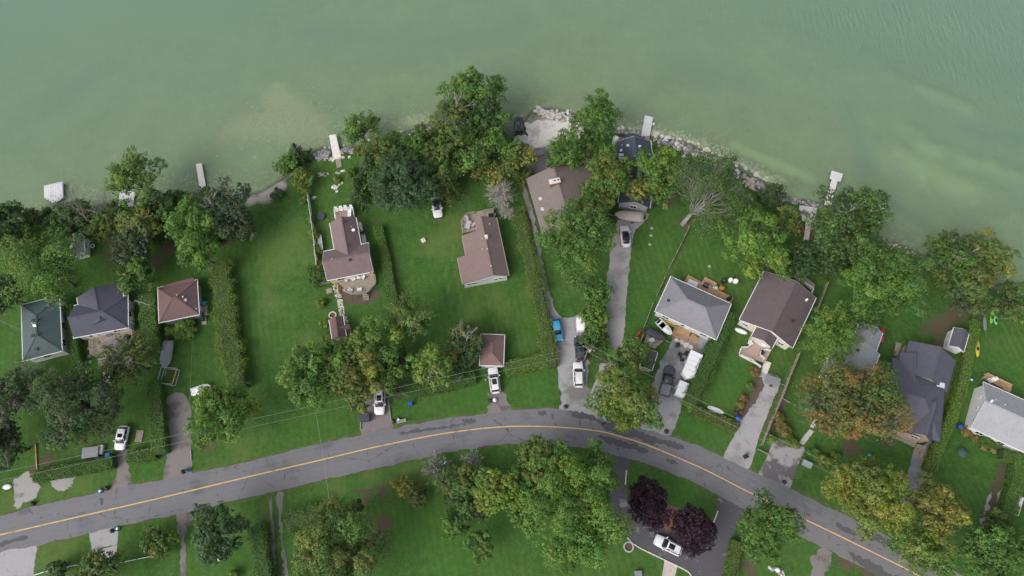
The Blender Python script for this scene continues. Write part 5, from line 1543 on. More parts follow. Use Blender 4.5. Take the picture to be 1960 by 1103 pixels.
# brown gable house with porch
h = House('house', 'house with a dark brown gable roof and a white railed front porch', 'house', (1517, 666), (1562, 570), (1460, 524), 3.0, 2.1, shingle('dark_brown_shingles', (0.125, 0.098, 0.104)), plain('peach_siding', (0.58, 0.53, 0.48), .6, .06, 1.2), rf=0.46)
h.wing((1478, 666), (1489, 645), (1447, 628), 2.9, 1.0, rf=.5, ov=.2)
h.win('s0', .15, w_=1.2, h_=.8); h.win('s0', .88, w_=1.2, h_=.8); h.auto(0, ('t0', 't1'))
h.win('s0', .3, k=1, door=True)
h.dish(1540, 575); h.vent(1517, 615, 'box')
pd = plain('tan_porch_boards', (0.40, 0.30, 0.25), .8, .12)
deck(h.root, [(1440, 650), (1478, 668), (1464, 694), (1420, 680), (1417, 668), (1436, 662)], 0.8, pd, 1)
rail(h.root, [(1440, 650), (1434, 664), (1420, 664), (1415, 678), (1440, 688), (1457, 702)], 0.8, WHITE); rail(h.root, [(1476, 670), (1458, 668), (1455, 678), (1464, 686)], 0.8, WHITE)
wpart('porch_skirt', MB().bar(P(1416, 680, .35), P(1456, 701, .35), .08, .7), VINYL, h.root)
wpart('ramp', MB().poly([P(1464, 690, .4), P(1477, 694, .4), P(1468, 716, .1), P(1456, 712, .1), P(1460, 702, .4)], 0.02, .28), PALECONC, h.root)
deck(h.root, [(1520, 526), (1528, 520), (1560, 546), (1556, 558)], 0.9, TIMBER, 1)
rail(h.root, [(1522, 528), (1558, 552), (1554, 562)], 1.2, WHITE); rail(h.root, [(1530, 518), (1540, 528)], 1.2, WHITE)

# grey house behind the orange maple
h = House('house', 'grey-roofed house mostly hidden behind the orange-tinged maple', 'house', (1574, 716), (1604, 640), (1686, 672), 2.9, 2.1, MGREY, VINYL, rf=.5)
h.wing((1632, 652), (1645, 617), (1690, 636), 2.9, 1.7, rf=.5, ov=.3)
h.auto(0); h.vent(1641, 671, 'box')

# slate-blue house
h = House('house', 'large slate-blue house with several gables and a skylight', 'house', (1692, 814), (1799, 846), (1834, 722), 3.0, 2.7, SLATE2, BRICKW, hip=(0, 4.5), rf=.46, trim=DARKM)
h.wing((1722, 712), (1740, 652), (1830, 688), 3.1, 2.5, rf=.5)
h.wing((1782, 848), (1800, 785), (1752, 770), 3.05, 2.2, rf=.5, ov=.3)
h.wing((1722, 675), (1717, 760), (1760, 770), 2.9, 1.6, rf=.5, ov=.3)
h.auto(0); h.auto(1); h.auto(2, ('s0',)); h.skylight(1800, 737, 1.0, 1.4)
deck(h.root, [(1706, 822), (1758, 842), (1752, 852), (1702, 830)], 0.5, BRICKW, 0)
rail(h.root, [(1704, 832), (1752, 854)], 0.5, BRICKW)
steps(h.root, (1764, 852), (1754, 876), 17, 1.1, 6, TIMBER)
rail(h.root, [(1772, 852), (1760, 878)], .5, TIMBER)
deck(h.root, [(1716, 655), (1726, 658), (1720, 682), (1712, 680)], 0.5, TIMBER, 1)

# white house at the right edge
h = House('house', 'white house with a pale grey gable roof at the right edge', 'house', (1859, 819), (1992, 880), (2018, 792), 3.0, 2.2, PGREY, WHITE, rf=.52)
for q in (.18, .45, .72): h.win('s0', q, w_=.5, h_=.6, zc=2.4)
h.auto(0, ('t0',)); h.vent(1904, 766, 'pipe'); h.vent(1922, 775, 'pipe'); h.dish(1892, 768)
deck(h.root, [(1883, 722), (1892, 714), (1938, 736), (1934, 752)], 0.5, CEDAR, 1)
rail(h.root, [(1890, 715), (1937, 736)], 0.5, plain('tan_rail', (.55, .40, .24), .7, .15)); rail(h.root, [(1883, 724), (1890, 714)], .5, CEDAR)

# sheds
h = House('garden_shed', 'small grey shed among the left shore trees with a life ring', 'shed', (136, 490), (134, 455), (160, 452), 2.2, 1.0, MGREY, WHITE, ov=.15); h.win('t1', .5); h.win('t1', .85, door=True)
h = House('garden_shed', 'small slate shed beside the long trimmed hedge', 'shed', (1816, 661), (1826, 627), (1855, 637), 2.2, 0.9, SLATE2, WHITE, ov=.15); h.win('t0', .5, door=True)
h = House('garden_shed', 'dark flat-pitched shed beside the gravel parking', 'shed', (1225, 701), (1236, 667), (1257, 680), 2.1, 0.45, shingle('charcoal_shingles', (.10, .092, .10)), plain('yellow_board', (.42, .36, .15), .8, .1), ov=.12); h.win('s0', .5, door=True, colour=TIMBER)
h = House('garden_shed', 'tiny blue-grey shed among the bright maples by the rock shore', 'shed', (1437, 437), (1443, 415), (1453, 418), 2.0, .7, SLATE2, NAVY, ov=.1); h.win('s0', .5, door=True)

# ================================================================== VEHICLES
def paint(name, c, metal=0.0, rough=0.28):
    if name in MATS: return MATS[name]
    m, t, b = nodes_of(name)
    g = geo(t)
    t.links.new(mix(t, noise(t, g, 1.5, 3), tuple(x * .9 for x in c), tuple(min(1, x * 1.06) for x in c)), b.inputs['Base Color'])
    b.inputs['Roughness'].default_value = rough; b.inputs['Metallic'].default_value = metal
    b.inputs['Coat Weight'].default_value = 0.5; b.inputs['Coat Roughness'].default_value = 0.08
    MATS[name] = m
    return m
CARW = paint('white_car_paint', (.74, .74, .75))
CARB = paint('blue_car_paint', (.05, .30, .52), .2)
CARK = paint('black_car_paint', (.02, .024, .03))
CARD = paint('dark_grey_car_paint', (.06, .065, .078), .3)
def wheel(root, x, y, r, wd):
    s = 1 if y > 0 else -1
    mb = MB(); prof = [(r * .62, -wd / 2), (r * .94, -wd / 2), (r, -wd * .3), (r, wd * .3), (r * .94, wd / 2), (r * .62, wd / 2)]
    rings = [[(x + math.cos(a) * q, y + z, r + math.sin(a) * q) for a in np.linspace(0, 6.283185, 17)[:-1]] for q, z in prof]
    mb.loft(rings, cap=False)
    o = part('wheel', mb, RUBBER, root, True)
    mb = MB().loft([[(x + math.cos(a) * q, y + z * s, r + math.sin(a) * q) for a in np.linspace(0, 6.283185, 13)[:-1]] for q, z in ((r * .64, -.05), (r * .64, wd * .42), (r * .5, wd * .36), (r * .15, wd * .44), (.02, wd * .44))])
    part('rim', mb, STEEL, o, True)
def ring(x, hw, zb, zs, zt):
    pts = [(-hw * .86, zb), (-hw * .97, zb + .16), (-hw, (zb + zs) / 2), (-hw * .985, zs - .10), (-hw * .91, zs - .01), (-hw * .55, zt - .012), (0, zt)]
    pts = pts + [(-a, b) for a, b in pts[-2::-1]]
    return [(x, a, b) for a, b in pts]
def car(label, x, y, deg, m, kind='suv', L=4.7, group='cars parked along the lots', roof=None, sunroof=False, door=False, z=0.0):
    """front points along +x; deg is the heading counter-clockwise from the photo's right"""
    root = thing('car', label, 'car', P(x, y, 0.8).to_2d().to_3d() + Vector((0, 0, z + 0.025)), R(deg), group)
    k = L / 4.7
    H = {'suv': 1.68, 'sedan': 1.46, 'hatch': 1.54}[kind]
    zs = {'suv': 1.05, 'sedan': .92, 'hatch': .96}[kind]
    tail = {'suv': -2.12, 'sedan': -1.5, 'hatch': -2.02}[kind]
    hd = {'suv': 1.0, 'sedan': .95, 'hatch': 1.1}[kind]
    st = [(2.35, .58, .42, .60, .63), (2.27, .76, .30, .74, .79), (2.05, .87, .24, zs - .16, zs - .10), (1.6, .915, .22, zs - .06, zs), (hd + .05, .925, .22, zs, zs + .03),
          (0, .93, .22, zs + .02, zs + .05), (-1.2, .93, .22, zs + .03, zs + .06), (tail + .35, .915, .22, zs + .03, zs + .06), (-2.05, .89, .25, zs + .0 if kind != 'sedan' else zs + .02, zs + .04), (-2.26, .80, .34, zs - .10, zs - .05), (-2.34, .66, .45, zs - .3, zs - .24)]
    part('body', MB().loft([ring(a * k, b, c, d, e) for a, b, c, d, e in st]), m, root, True)
    f0, f1 = hd, hd - .78                                  # windscreen foot and top
    b1, b0 = {'suv': (-1.86, -2.14), 'sedan': (-1.02, -1.62), 'hatch': (-1.55, -2.05)}[kind]
    zl, zh = zs + .0, H - .04
    if roof is GLASS: b1, b0 = b1 + .25, b0 + .35
    lo, hi = [(f0 + .06, .60), (f0 - .16, .80), (-.5, .85), (b0 + .3, .82), (b0, .66)], [(f1 + .03, .50), (f1 - .1, .60), (-.5, .655), (b1 + .2, .63), (b1, .52)]
    if roof is GLASS: lo, hi = [(a - .12, b * .78) for a, b in lo], [(a - .12, b * .88) for a, b in hi]
    def rg(q, z): return [(a * k, -b, z) for a, b in q] + [(a * k, b, z) for a, b in q[::-1]]
    part('glasshouse', MB().loft([rg(lo, zl), rg([((a + c) / 2, (b + d) / 2 + .035) for (a, b), (c, d) in zip(lo, hi)], (zl + zh) / 2 + .03), rg(hi, zh)]), GLASS, root, True)
    rf = [(f1 + .05, .50), (f1 - .08, .62), (-.5, .672), (b1 + .15, .645), (b1 - .03, .54)]
    cr = [(a * .96, b * .78) for a, b in rf]
    ro = part('roof', MB().loft([rg(rf, zh - .035), rg(rf, zh + .005), rg([(a * .985, b * .93) for a, b in rf], zh + .035), rg(cr, zh + .055)]), roof or m, root, True)
    if sunroof: part('sunroof', MB().box((b1 + .9) * k, (f1 - .18) * k, -.42, .42, zh + .05, zh + .068), GLASS, ro)
    if kind == 'suv':
        for s in (-1, 1): part('roof_rail', MB().bar(((f1 - .2) * k, s * .60, zh + .09), ((b1 + .15) * k, s * .58, zh + .09), .05, .05), DARKM if m == CARD else STEEL, ro)
    for s in (-1, 1):
        pl = MB()
        for (a, b), (c, d) in ((lo[1], hi[1]), (lo[2], hi[2]), (lo[3], hi[3])):
            pl.bar((a * k, s * (b + .01), zl), (c * k, s * (d + .02), zh), .09, .05)
        part('pillar', pl, m, root)
        part('mirror', MB().obox(((f0 - .38) * k, s * 1.02, zs + .10), (.10, 0, 0), (0, .11, 0), (0, 0, .075)), m, root)
        part('headlight', MB().obox((2.14 * k, s * .64, zs - .24), (.14, -s * .05, 0), (0, .15, 0), (0, 0, .07)), LAMPG, root)
        part('tail_light', MB().obox((-2.18 * k, s * .74, zs - .12), (.10, 0, 0), (0, .09, 0), (0, 0, .14)), REDL, root)
    part('bumper', MB().bar((2.31 * k, -.62, .42), (2.31 * k, .62, .42), .16, .16), DARKM, root)
    part('number_plate', MB().box(-2.36 * k, -2.345 * k, -.25, .25, .55, .67), PLASTW, root)
    for wx in (1.42, -1.40):
        for s in (-1, 1): wheel(root, wx * k, s * .80, .345, .24)
    if door:
        d_ = part('door', MB().obox((.95 * k - .36, 1.24, .68), (-.42, .34, 0), (.03, .03, 0), (0, 0, .40)), m, root)
        part('door_glass', MB().obox((.95 * k - .34, 1.20, 1.26), (-.34, .27, 0), (.012, .012, 0), (0, 0, .19)), GLASS, d_)
    return root
car('white SUV with an open door and sunroof below the main garage', 946, 728, 98, CARW, 'suv', 4.8, sunroof=True, door=True)
car('white wagon under the golden tree with leaf reflections on its roof', 727, 769, -88, CARW, 'suv', 4.6, sunroof=True)
car('white hatchback on the narrow earth drive, far left', 233, 838, -92, CARW, 'hatch', 4.2, sunroof=True)
car('white car with a dark glass roof under the dark blue-green maple', 836, 396, -80, CARW, 'sedan', 4.6, roof=GLASS)
car('white coupe with a black glass roof on the asphalt lane', 1197, 452, 92, CARW, 'hatch', 4.6, roof=GLASS)
car('bright blue car on the gravel beside the hedge', 1066, 631, -82, CARB, 'hatch', 4.4)
car('dark grey SUV behind the white box trailer', 1110, 667, 94, CARD, 'suv', 4.8)
car('white SUV on the gravel in front of the dark grey SUV', 1107, 717, 90, CARW, 'suv', 4.7)
car('white SUV parked on the dark curved driveway', 1279, 1044, 154, CARW, 'suv', 4.7, sunroof=True)
car('black SUV standing at the water on the boat ramp', 993, 237, 92, CARK, 'suv', 4.7, z=-0.55)
# pickup
pk = thing('pickup_truck', 'dark grey pickup truck with a covered bed on the gravel parking', 'truck', P(1277, 729, .8).to_2d().to_3d() + Vector((0, 0, .03)), R(73), None)
st = [(2.9, .65, .5, .8, .84), (2.8, .86, .38, 1.0, 1.04), (2.4, .96, .34, 1.12, 1.17), (1.2, .98, .34, 1.18, 1.22), (-.6, .98, .34, 1.2, 1.22), (-.75, .98, .34, 1.2, 1.21), (-2.75, .97, .36, 1.2, 1.21), (-2.85, .93, .5, 1.12, 1.14)]
part('body', MB().loft([ring(*q) for q in st]), CARD, pk, True)
def rg2(q, z): return [(a, -b, z) for a, b in q] + [(a, b, z) for a, b in q[::-1]]
part('glasshouse', MB().loft([rg2([(1.25, .7), (1.0, .88), (-.75, .88)], 1.18), rg2([(.5, .58), (.4, .68), (-.6, .70)], 1.84)]), GLASS, pk, True)
part('roof', MB().loft([rg2([(.52, .58), (.4, .71), (-.62, .72)], 1.82), rg2([(.5, .56), (.38, .66), (-.6, .67)], 1.90)]), CARD, pk, True)
part('bed_cover', MB().box(-2.72, -.84, -.80, .80, 1.205, 1.26), TARP, pk)
for s in (-1, 1):
    part('bed_rail', MB().bar((-2.78, s * .88, 1.24), (-.8, s * .88, 1.24), .10, .08), CARD, pk)
    part('mirror', MB().obox((.75, s * 1.1, 1.3), (.1, 0, 0), (0, .14, 0), (0, 0, .12)), CARD, pk)
    part('headlight', MB().obox((2.72, s * .72, .92), (.14, -s * .04, 0), (0, .16, 0), (0, 0, .09)), LAMPG, pk)
    part('tail_light', MB().obox((-2.84, s * .86, 1.0), (.05, 0, 0), (0, .07, 0), (0, 0, .16)), REDL, pk)
    for wx in (1.85, -1.75): wheel(pk, wx, s * .84, .40, .27)
part('bumper', MB().bar((-2.93, -.85, .55), (-2.93, .85, .55), .12, .16), STEEL, pk)

def trailer(label, x, y, deg, L, W_, H_, m=PLASTW, vnose=0.0, name='enclosed_trailer', ribs=0):
    t_ = thing(name, label, 'trailer', P(x, y, H_).to_2d().to_3d(), R(deg), None)
    prof = [(-L / 2, -W_ / 2), (L / 2, -W_ / 2), (L / 2 + vnose, 0), (L / 2, W_ / 2), (-L / 2, W_ / 2)] if vnose else [(-L / 2, -W_ / 2), (L / 2, -W_ / 2), (L / 2, W_ / 2), (-L / 2, W_ / 2)]
    sc = lambda f: [(a * f, b * f) for a, b in prof]
    part('box', MB().loft([[(a, b, .5) for a, b in prof], [(a, b, H_ - .12) for a, b in prof], [(a, b, H_) for a, b in sc(.975)], [(a, b, H_ + .05) for a, b in sc(.6)]]), m, t_)
    part('chassis', MB().box(-L / 2 + .05, L / 2 - .05, -W_ / 2 + .1, W_ / 2 - .1, .36, .49), DARKM, t_)
    part('tow_bar', MB().bar((L / 2 - .1, 0, .44), (L / 2 + vnose + 1.1, 0, .44), .09, .1), STEEL, t_)
    part('jockey_wheel', MB().tube([(L / 2 + vnose + .8, .12, .02), (L / 2 + vnose + .8, .12, .8)], [.05, .04], 6), STEEL, t_)
    for s in (-1, 1):
        part('mudguard', MB().box(-.55, .4, s * (W_ / 2 + .12) - .12, s * (W_ / 2 + .12) + .12, .68, .74), STEEL, t_)
        wheel(t_, -.08, s * (W_ / 2 + .12), .32, .2)
    for i in range(ribs):
        part('roof_rib', MB().box(-L / 2 + L * (i + 1) / (ribs + 1) - .02, -L / 2 + L * (i + 1) / (ribs + 1) + .02, -W_ / 2 * .9, W_ / 2 * .9, H_ + .0, H_ + .075), STEEL, t_)
    part('rear_door', MB().box(-L / 2 - .03, -L / 2 - .002, -W_ / 2 * .92, W_ / 2 * .92, .55, H_ - .16), m, t_)
    return t_
trailer('small white box trailer at the head of the gravel parking', 1112, 620, -90, 2.5, 1.5, 1.7, ribs=1)
trailer('long white enclosed trailer with a pointed nose beside the rough hedge', 1326, 696, -116, 4.6, 2.25, 2.1, vnose=.7, ribs=4)
trailer('short white enclosed trailer below the long pointed one', 1306, 744, -114, 2.7, 1.75, 1.8, ribs=1)
ut = thing('utility_trailer', 'low grey utility trailer at the head of the concrete drive', 'trailer', P(1479, 729, .7).to_2d().to_3d(), R(-20))
part('box', MB().box(-1.25, 1.25, -.75, .75, .45, .62).box(-1.25, 1.25, -.75, -.69, .62, .95).box(-1.25, 1.25, .69, .75, .62, .95).box(-1.25, -1.19, -.69, .69, .62, .95).box(1.19, 1.25, -.69, .69, .62, .95), STEEL, ut)
part('cover', MB().box(-1.18, 1.18, -.68, .68, .90, .96), TARP, ut)
part('tow_bar', MB().bar((1.2, 0, .5), (2.5, 0, .5), .08, .1), STEEL, ut)
for s in (-1, 1): wheel(ut, 0, s * .9, .3, .18)

# ---- boats
def hull_ring(x, hw, zk, zg, n=6):
    pts = [(-hw, zg), (-hw * .92, zk + (zg - zk) * .45), (-hw * .5, zk + .08), (0, zk)]
    return [(x, a, b) for a, b in pts] + [(x, -a, b) for a, b in pts[-2::-1]]
def boat(label, x, y, deg, L, W_, m, inner=None, covered=None, h=.75, z=.35, name='boat', trailer_=True, outboard=True):
    b = thing(name, label, 'boat', P(x, y, z + h).to_2d().to_3d() + Vector((0, 0, .0)), R(deg))
    st = [(-.5, .92, .12), (-.3, 1, .05), (0, 1, 0), (.2, .92, .0), (.35, .68, .08), (.45, .34, .2), (.5, .05, .38)]
    part('hull', MB().loft([hull_ring(q * L, k * W_ / 2, z + e * h, z + h + max(0, q) * .25) for q, k, e in st]), m, b, True)
    if covered:
        rings = []
        for q, k, e in st:
            zg = z + h + max(0, q) * .25
            rings.append([(q * L * 1.01, a * k * W_ / 2 * 1.04, zg + .03 + c * (.5 - abs(q) * .7)) for a, c in ((-1, -.12), (-.95, .1), (-.5, .65), (0, .95), (.5, .65), (.95, .1), (1, -.12))])
        part('cover', MB().loft(rings), covered, b, True)
    else:
        gw = MB()
        for i in range(len(st) - 1):
            for s in (-1, 1):
                (q, k, _), (q2, k2, _) = st[i], st[i + 1]
                gw.bar((q * L, s * k * W_ / 2, z + h + max(0, q) * .25 + .03), (q2 * L, s * k2 * W_ / 2, z + h + max(0, q2) * .25 + .03), .12, .06)
        part('gunwale', gw, m, b)
        part('floor', MB().poly([(q * L * .94, s * k * W_ / 2 * .8) for s in (-1, 1) for q, k, _ in (st if s < 0 else st[::-1])], z + h * .97, z + h * 1.0), inner or TARP, b)
        for q in (-.32, .02): part('bench', MB().box(q * L - .15, q * L + .15, -W_ * .36, W_ * .36, z + h * .9, z + h * 1.05), inner and m or TIMBER, b)
    if outboard: part('outboard_motor', MB().box(-L / 2 - .35, -L / 2 - .02, -.16, .16, z + h * .4, z + h + .35), BLACKP, b)
    if trailer_:
        part('cradle', MB().bar((-L * .4, 0, z - .04), (L * .75, 0, z - .02), .1, .1).bar((-L * .15, -W_ * .55, z - .08), (-L * .15, W_ * .55, z - .08), .1, .1).bar((-L * .15, -W_ * .3, .0), (-L * .15, -W_ * .3, z), .1, .1).bar((L * .2, 0, 0), (L * .2, 0, z), .1, .1), STEEL, b)
        for s in (-1, 1): wheel(b, -L * .15, s * (W_ * .5), .27, .16)
    return b
boat('grey tarpaulin-covered boat on the grass above the metal frame', 318, 678, -88, 5.0, 2.0, PLASTW, covered=TARP)
boat('open white dinghy on a trailer beside the cedar steps', 1272, 627, -50, 3.6, 1.35, PLASTW, inner=plain('boat_floor', (.42, .40, .38), .7, .1), h=.5)
boat('dark covered runabout above the weathered raft', 1256, 641, -28, 3.9, 1.4, BLACKP, covered=plain('charcoal_canvas', (.06, .06, .07), .7, .1), h=.5)
boat('beige covered boat parked at the lane end above the white coupe', 1204, 413, 172, 5.6, 2.1, plain('beige_hull', (.50, .45, .39), .5, .1), covered=plain('beige_canvas', (.46, .41, .36), .8, .15), h=.7)
boat('small white boat moored right of the T-shaped dock', 1689, 392, 75, 2.6, 1.5, PLASTW, inner=TARP, z=-1.0, h=.65, trailer_=False)
boat('white car-top boat under a sheet behind the bright maple, left drive', 385, 745, 20, 3.6, 1.5, PLASTW, covered=PLASTW, h=.5)
def shell(name, label, cat, x, y, deg, L, W_, H_, m, group=None, z=0.02):
    """kayak, paddle board or upturned boat: a long rounded shell lying on the ground"""
    o_ = thing(name, label, cat, P(x, y, H_ / 2).to_2d().to_3d() + Vector((0, 0, z)), R(deg), group)
    st = [(-.5, .06, .1), (-.46, .35, .45), (-.36, .72, .8), (-.18, .95, 1), (0, 1, 1), (.18, .95, 1), (.36, .72, .85), (.46, .35, .55), (.5, .06, .2)]
    part('hull', MB().loft([[(q * L, math.cos(a) * k * W_ / 2, H_ * .5 + math.sin(a) * e * H_ / 2) for a in np.linspace(0, 6.283185, 13)[:-1]] for q, k, e in st]), m, o_, True)
    if cat == 'kayak': part('cockpit', MB().loft([[(math.cos(a) * .42 - .1, math.sin(a) * W_ * .3, z_) for a in np.linspace(0, 6.283185, 13)[:-1]] for z_ in (H_ * .9, H_ * 1.06)]), BLACKP, o_)
    elif cat == 'boat': part('keel', MB().bar((-L * .42, 0, H_ + .01), (L * .42, 0, H_ + .01), .08, .06), m, o_); 
    else: part('fin', MB().box(-L * .4, -L * .32, -.01, .01, H_ * .7, H_ + .12), BLACKP, o_)
    return o_
shell('paddle_board', 'upturned white paddle board beside the olive hedge', 'paddle board', 1370, 785, -22, 3.1, .95, .22, PLASTW)
shell('kayak', 'yellow kayak on the grass beside the long trimmed hedge', 'kayak', 1871, 667, 76, 3.4, .75, .3, YELP)
shell('kayak', 'red kayak against the grey-roofed house', 'kayak', 1689, 641, 76, 3.2, .75, .3, REDP)
shell('kayak', 'left lime green kayak under the dark olive tree', 'kayak', 1899, 607, 66, 2.8, .75, .3, GRNP)
shell('kayak', 'right lime green kayak under the dark olive tree', 'kayak', 1906, 613, 80, 1.9, .7, .3, plain('mint_plastic', (.15, .50, .22), .4, .1))
shell('rowing_boat', 'grey upturned rowing boat at the head of the trimmed hedge', 'boat', 1885, 619, 78, 3.0, .7, .35, TARP)
shell('kayak', 'small red and white canoe by the timber fence', 'kayak', 1222, 643, 68, 2.2, .6, .3, REDP)
shell('rowing_boat', 'white upturned boat at the corner of the brown gable house', 'boat', 1418, 634, -24, 2.4, .9, .5, PLASTW)
shell('rowing_boat', 'white upturned dinghy at the far left by the gravel patch', 'boat', 14, 932, 5, 1.5, .9, .45, PLASTW)

# boat lift frame
bl = thing('boat_lift', 'square metal boat lift frame on the grass below the covered boat', 'boat lift', P(321, 720, 1.0).to_2d().to_3d(), R(-6))
for z in (.12, 1.3):
    for s in (-1, 1):
        part('side_beam', MB().bar((-1.4, s * 1.45, z), (1.4, s * 1.45, z), .13, .13), STEEL if s < 0 or z < 1 else STEEL, bl)
        part('cross_beam', MB().bar((s * 1.4, -1.45, z), (s * 1.4, 1.45, z), .13, .13), CEDAR if (s > 0 and z > 1) else STEEL, bl)
for a in (-1.4, 1.4):
    for b in (-1.45, 1.45): part('leg', MB().tube([(a, b, 0), (a, b, 1.7)], [.06, .06], 6), STEEL, bl)

# ================================================================== SMALL THINGS
def chair(label, x, y, deg, m=PLASTW, z=0.0, group=None, s=1.0):
    o_ = thing('chair', label, 'chair', P(x, y, z + .4).to_2d().to_3d() + Vector((0, 0, z)), R(deg), group)
    part('seat', MB().box(-.30 * s, .30 * s, -.28 * s, .28 * s, .36, .42), m, o_)
    part('backrest', MB().obox((-.36 * s, 0, .72), (.03, 0, 0), (0, .29 * s, 0), (-.10, 0, .34)), m, o_)
    for q in (-1, 1):
        part('armrest', MB().box(-.34 * s, .30 * s, q * .33 * s - .06, q * .33 * s + .06, .58, .62), m, o_)
        for e in (-1, 1): part('leg', MB().box(e * .27 * s - .03, e * .27 * s + .03, q * .33 * s - .03, q * .33 * s + .03, 0, .58), m, o_)
    return o_
G1 = 'white chairs on the rear deck of the T-shaped house'
for lb, x, y, dg in (('leftmost white chair of the row on the rear pink deck', 643.5, 403, -80), ('second white chair from the left on the rear pink deck', 652.5, 401.5, -85), ('third white chair from the left on the rear pink deck', 661.5, 400, -80),
                     ('fourth white chair, turned at the corner of the rear pink deck', 668.5, 405.5, 200), ('rightmost white chair of the row on the rear pink deck', 671.5, 399.5, -100), ('small white stool nearest the mauve roof on the rear deck', 668.5, 412, 190)):
    chair(lb, x, y, dg, PLASTW, .6, G1)
G2 = 'white chairs on the front deck of the T-shaped house'
for lb, x, y, dg in (('white chair left of the small table against the cream wall', 676.5, 534.5, -60), ('white chair right of the small table against the cream wall', 694.5, 531, -115), ('white chair left at the outer rail of the weathered deck', 671, 555, 60), ('white chair right at the outer rail of the weathered deck', 688.5, 554, 95)):
    chair(lb, x, y, dg, PLASTW, .7, G2, .95)
def table(label, x, y, deg, L, W_, m, z=0.0, h=.72, rnd=False, name='table'):
    o_ = thing(name, label, 'table', P(x, y, z + h).to_2d().to_3d() + Vector((0, 0, z)), R(deg))
    if rnd: part('tabletop', MB().lathe([(L / 2 - .03, h - .05), (L / 2, h - .04), (L / 2, h), (L / 2 - .04, h + .01)], 18), m, o_)
    else: part('tabletop', MB().box(-L / 2, L / 2, -W_ / 2, W_ / 2, h - .05, h), m, o_)
    for a in (-1, 1):
        for b in (-1, 1):
            k = .32 if rnd else .44
            part('leg', MB().box(a * L * k - .03, a * L * k + .03, b * (L if rnd else W_) * k - .03, b * (L if rnd else W_) * k + .03, 0, h - .05), m, o_)
    return o_
table('small white side table between the two wall chairs', 685.5, 531, 12, .6, .6, PLASTW, .7, .5)
table('round pale side table at the left end of the weathered deck', 662.5, 536.5, 0, .6, .6, plain('cream_plastic', (.62, .56, .42), .5, .08), .7, .5, True)
table('long grey covered table on the left cottage deck', 212, 657, 10, 2.6, 1.05, plain('mauve_cover', (.17, .16, .19), .8, .1), .55, .74)
table('pale outdoor table on the deck of the main house', 896, 430, 75, 1.7, .9, plain('lilac_plastic', (.42, .40, .42), .6, .06), .5)
for lb, x, y, dg in (('left grey chair at the main house deck table', 889, 434, 15), ('right grey chair at the main house deck table', 904, 431, 190), ('far grey chair at the main house deck table', 893, 420, -90)): chair(lb, x, y, dg, plain('lilac_plastic2', (.40, .38, .40), .6, .06), .5, 'chairs round the main house deck table')
table('round navy covered fire table beside the white fence', 614, 414, 0, 1.5, 1.5, NAVY, 0, .5, True)
def barbecue(label, x, y, deg, z, m=BLACKP):
    o_ = thing('barbecue', label, 'barbecue', P(x, y, z + .9).to_2d().to_3d() + Vector((0, 0, z)), R(deg))
    part('cabinet', MB().box(-.55, .55, -.28, .28, .08, .8), m, o_)
    part('lid', MB().loft([[(xx, -.30 + .0, .8), (xx, -.27, 1.0), (xx, -.1, 1.12), (xx, .12, 1.12), (xx, .28, 1.0), (xx, .30, .8)] for xx in (-.5, .5)]), m, o_)
    for s in (-1, 1): part('side_shelf', MB().box(s * .72 - .17, s * .72 + .17, -.25, .25, .76, .8), STEEL, o_)
    for a in (-.45, .45): part('foot', MB().box(a - .05, a + .05, -.2, .2, 0, .08), m, o_)
barbecue('black covered barbecue on the right end of the main house deck', 940, 411, 10, .5)
barbecue('black barbecue on the left cottage deck beside the rail', 242, 646, 85, .55)
barbecue('dark barbecue on the cedar deck of the grey hip-roofed house', 1352, 545, -28, .5, DARKM)
table('pale square hot tub cover on the cedar deck', 1325.5, 543, -25, 1.9, 1.3, DOCKG, .5, .5, name='hot_tub_cover')
chair('orange cushioned chair on the cedar deck', 1380, 552, 150, plain('orange_fabric', (.5, .22, .05), .7, .1), .5)
chair('dark chair at the right end of the cedar deck', 1394, 573, 200, BLACKP, .5)
chair('grey chair halfway along the cedar deck', 1369, 552, 100, DOCKG, .5)
for lb, x, y, dg in (('upper tan lawn chair in front of the white house', 1882, 858, 60), ('lower tan lawn chair in front of the white house', 1900, 863, 60)): chair(lb, x, y, dg, CEDAR, 0, 'tan chairs in front of the white house')
chair('white chair on the bottom left lawn beside the dark tree', 422, 1068, 100, PLASTW)
chair('white chair on the raised cedar deck of the white house', 1894, 729, 30, PLASTW, .5); chair('second white chair on the cedar deck of the white house', 1901, 727, 200, PLASTW, .5)
G3 = 'red chairs on the concrete apron'
chair('left red chair on the pale concrete apron', 1091, 260, -90, REDP, 0, G3); chair('right red chair on the pale concrete apron', 1097, 260, -90, REDP, 0, G3)
chair('grey chair on the weathered deck of the left cottage', 208, 640, -60, TARP, .55)
chair('white and grey chair inside the front porch railing', 1436, 658, -60, PLASTW, .8); chair('dark wicker chair inside the front porch railing', 1459, 676, -60, BLACKP, .8)
for i, (lb, x, y, dg) in enumerate((('left of the black chairs round the gravel fire ring', 1302, 680, -40), ('upper right of the black chairs round the gravel fire ring', 1313, 678, -130), ('lower right black chair beside the pointed trailer', 1318, 690, 150), ('lower black chair of the gravel fire ring', 1306, 689, 80), ('black chair against the pointed trailer', 1311, 698, 120))): chair(lb, x, y, dg, BLACKP, 0, 'black chairs round the gravel fire ring')
for i, (x, y, r_) in enumerate(((1295, 652, .45), (1304, 656, .5), (1313, 661, .6), (1322, 665, .5))):
    wthing('flat_stone', MB().poly([(P(x, y).x + math.cos(a) * r_ * random.uniform(.8, 1.1), P(x, y).y + math.sin(a) * r_ * random.uniform(.7, 1)) for a in np.linspace(0, 6.283, 9)[:-1]], .0, .12), PALECONC, ('leftmost', 'second', 'third and largest', 'rightmost')[i] + ' pale flat stone of the row below the cedar steps', 'stone', 'flat stones below the cedar steps')
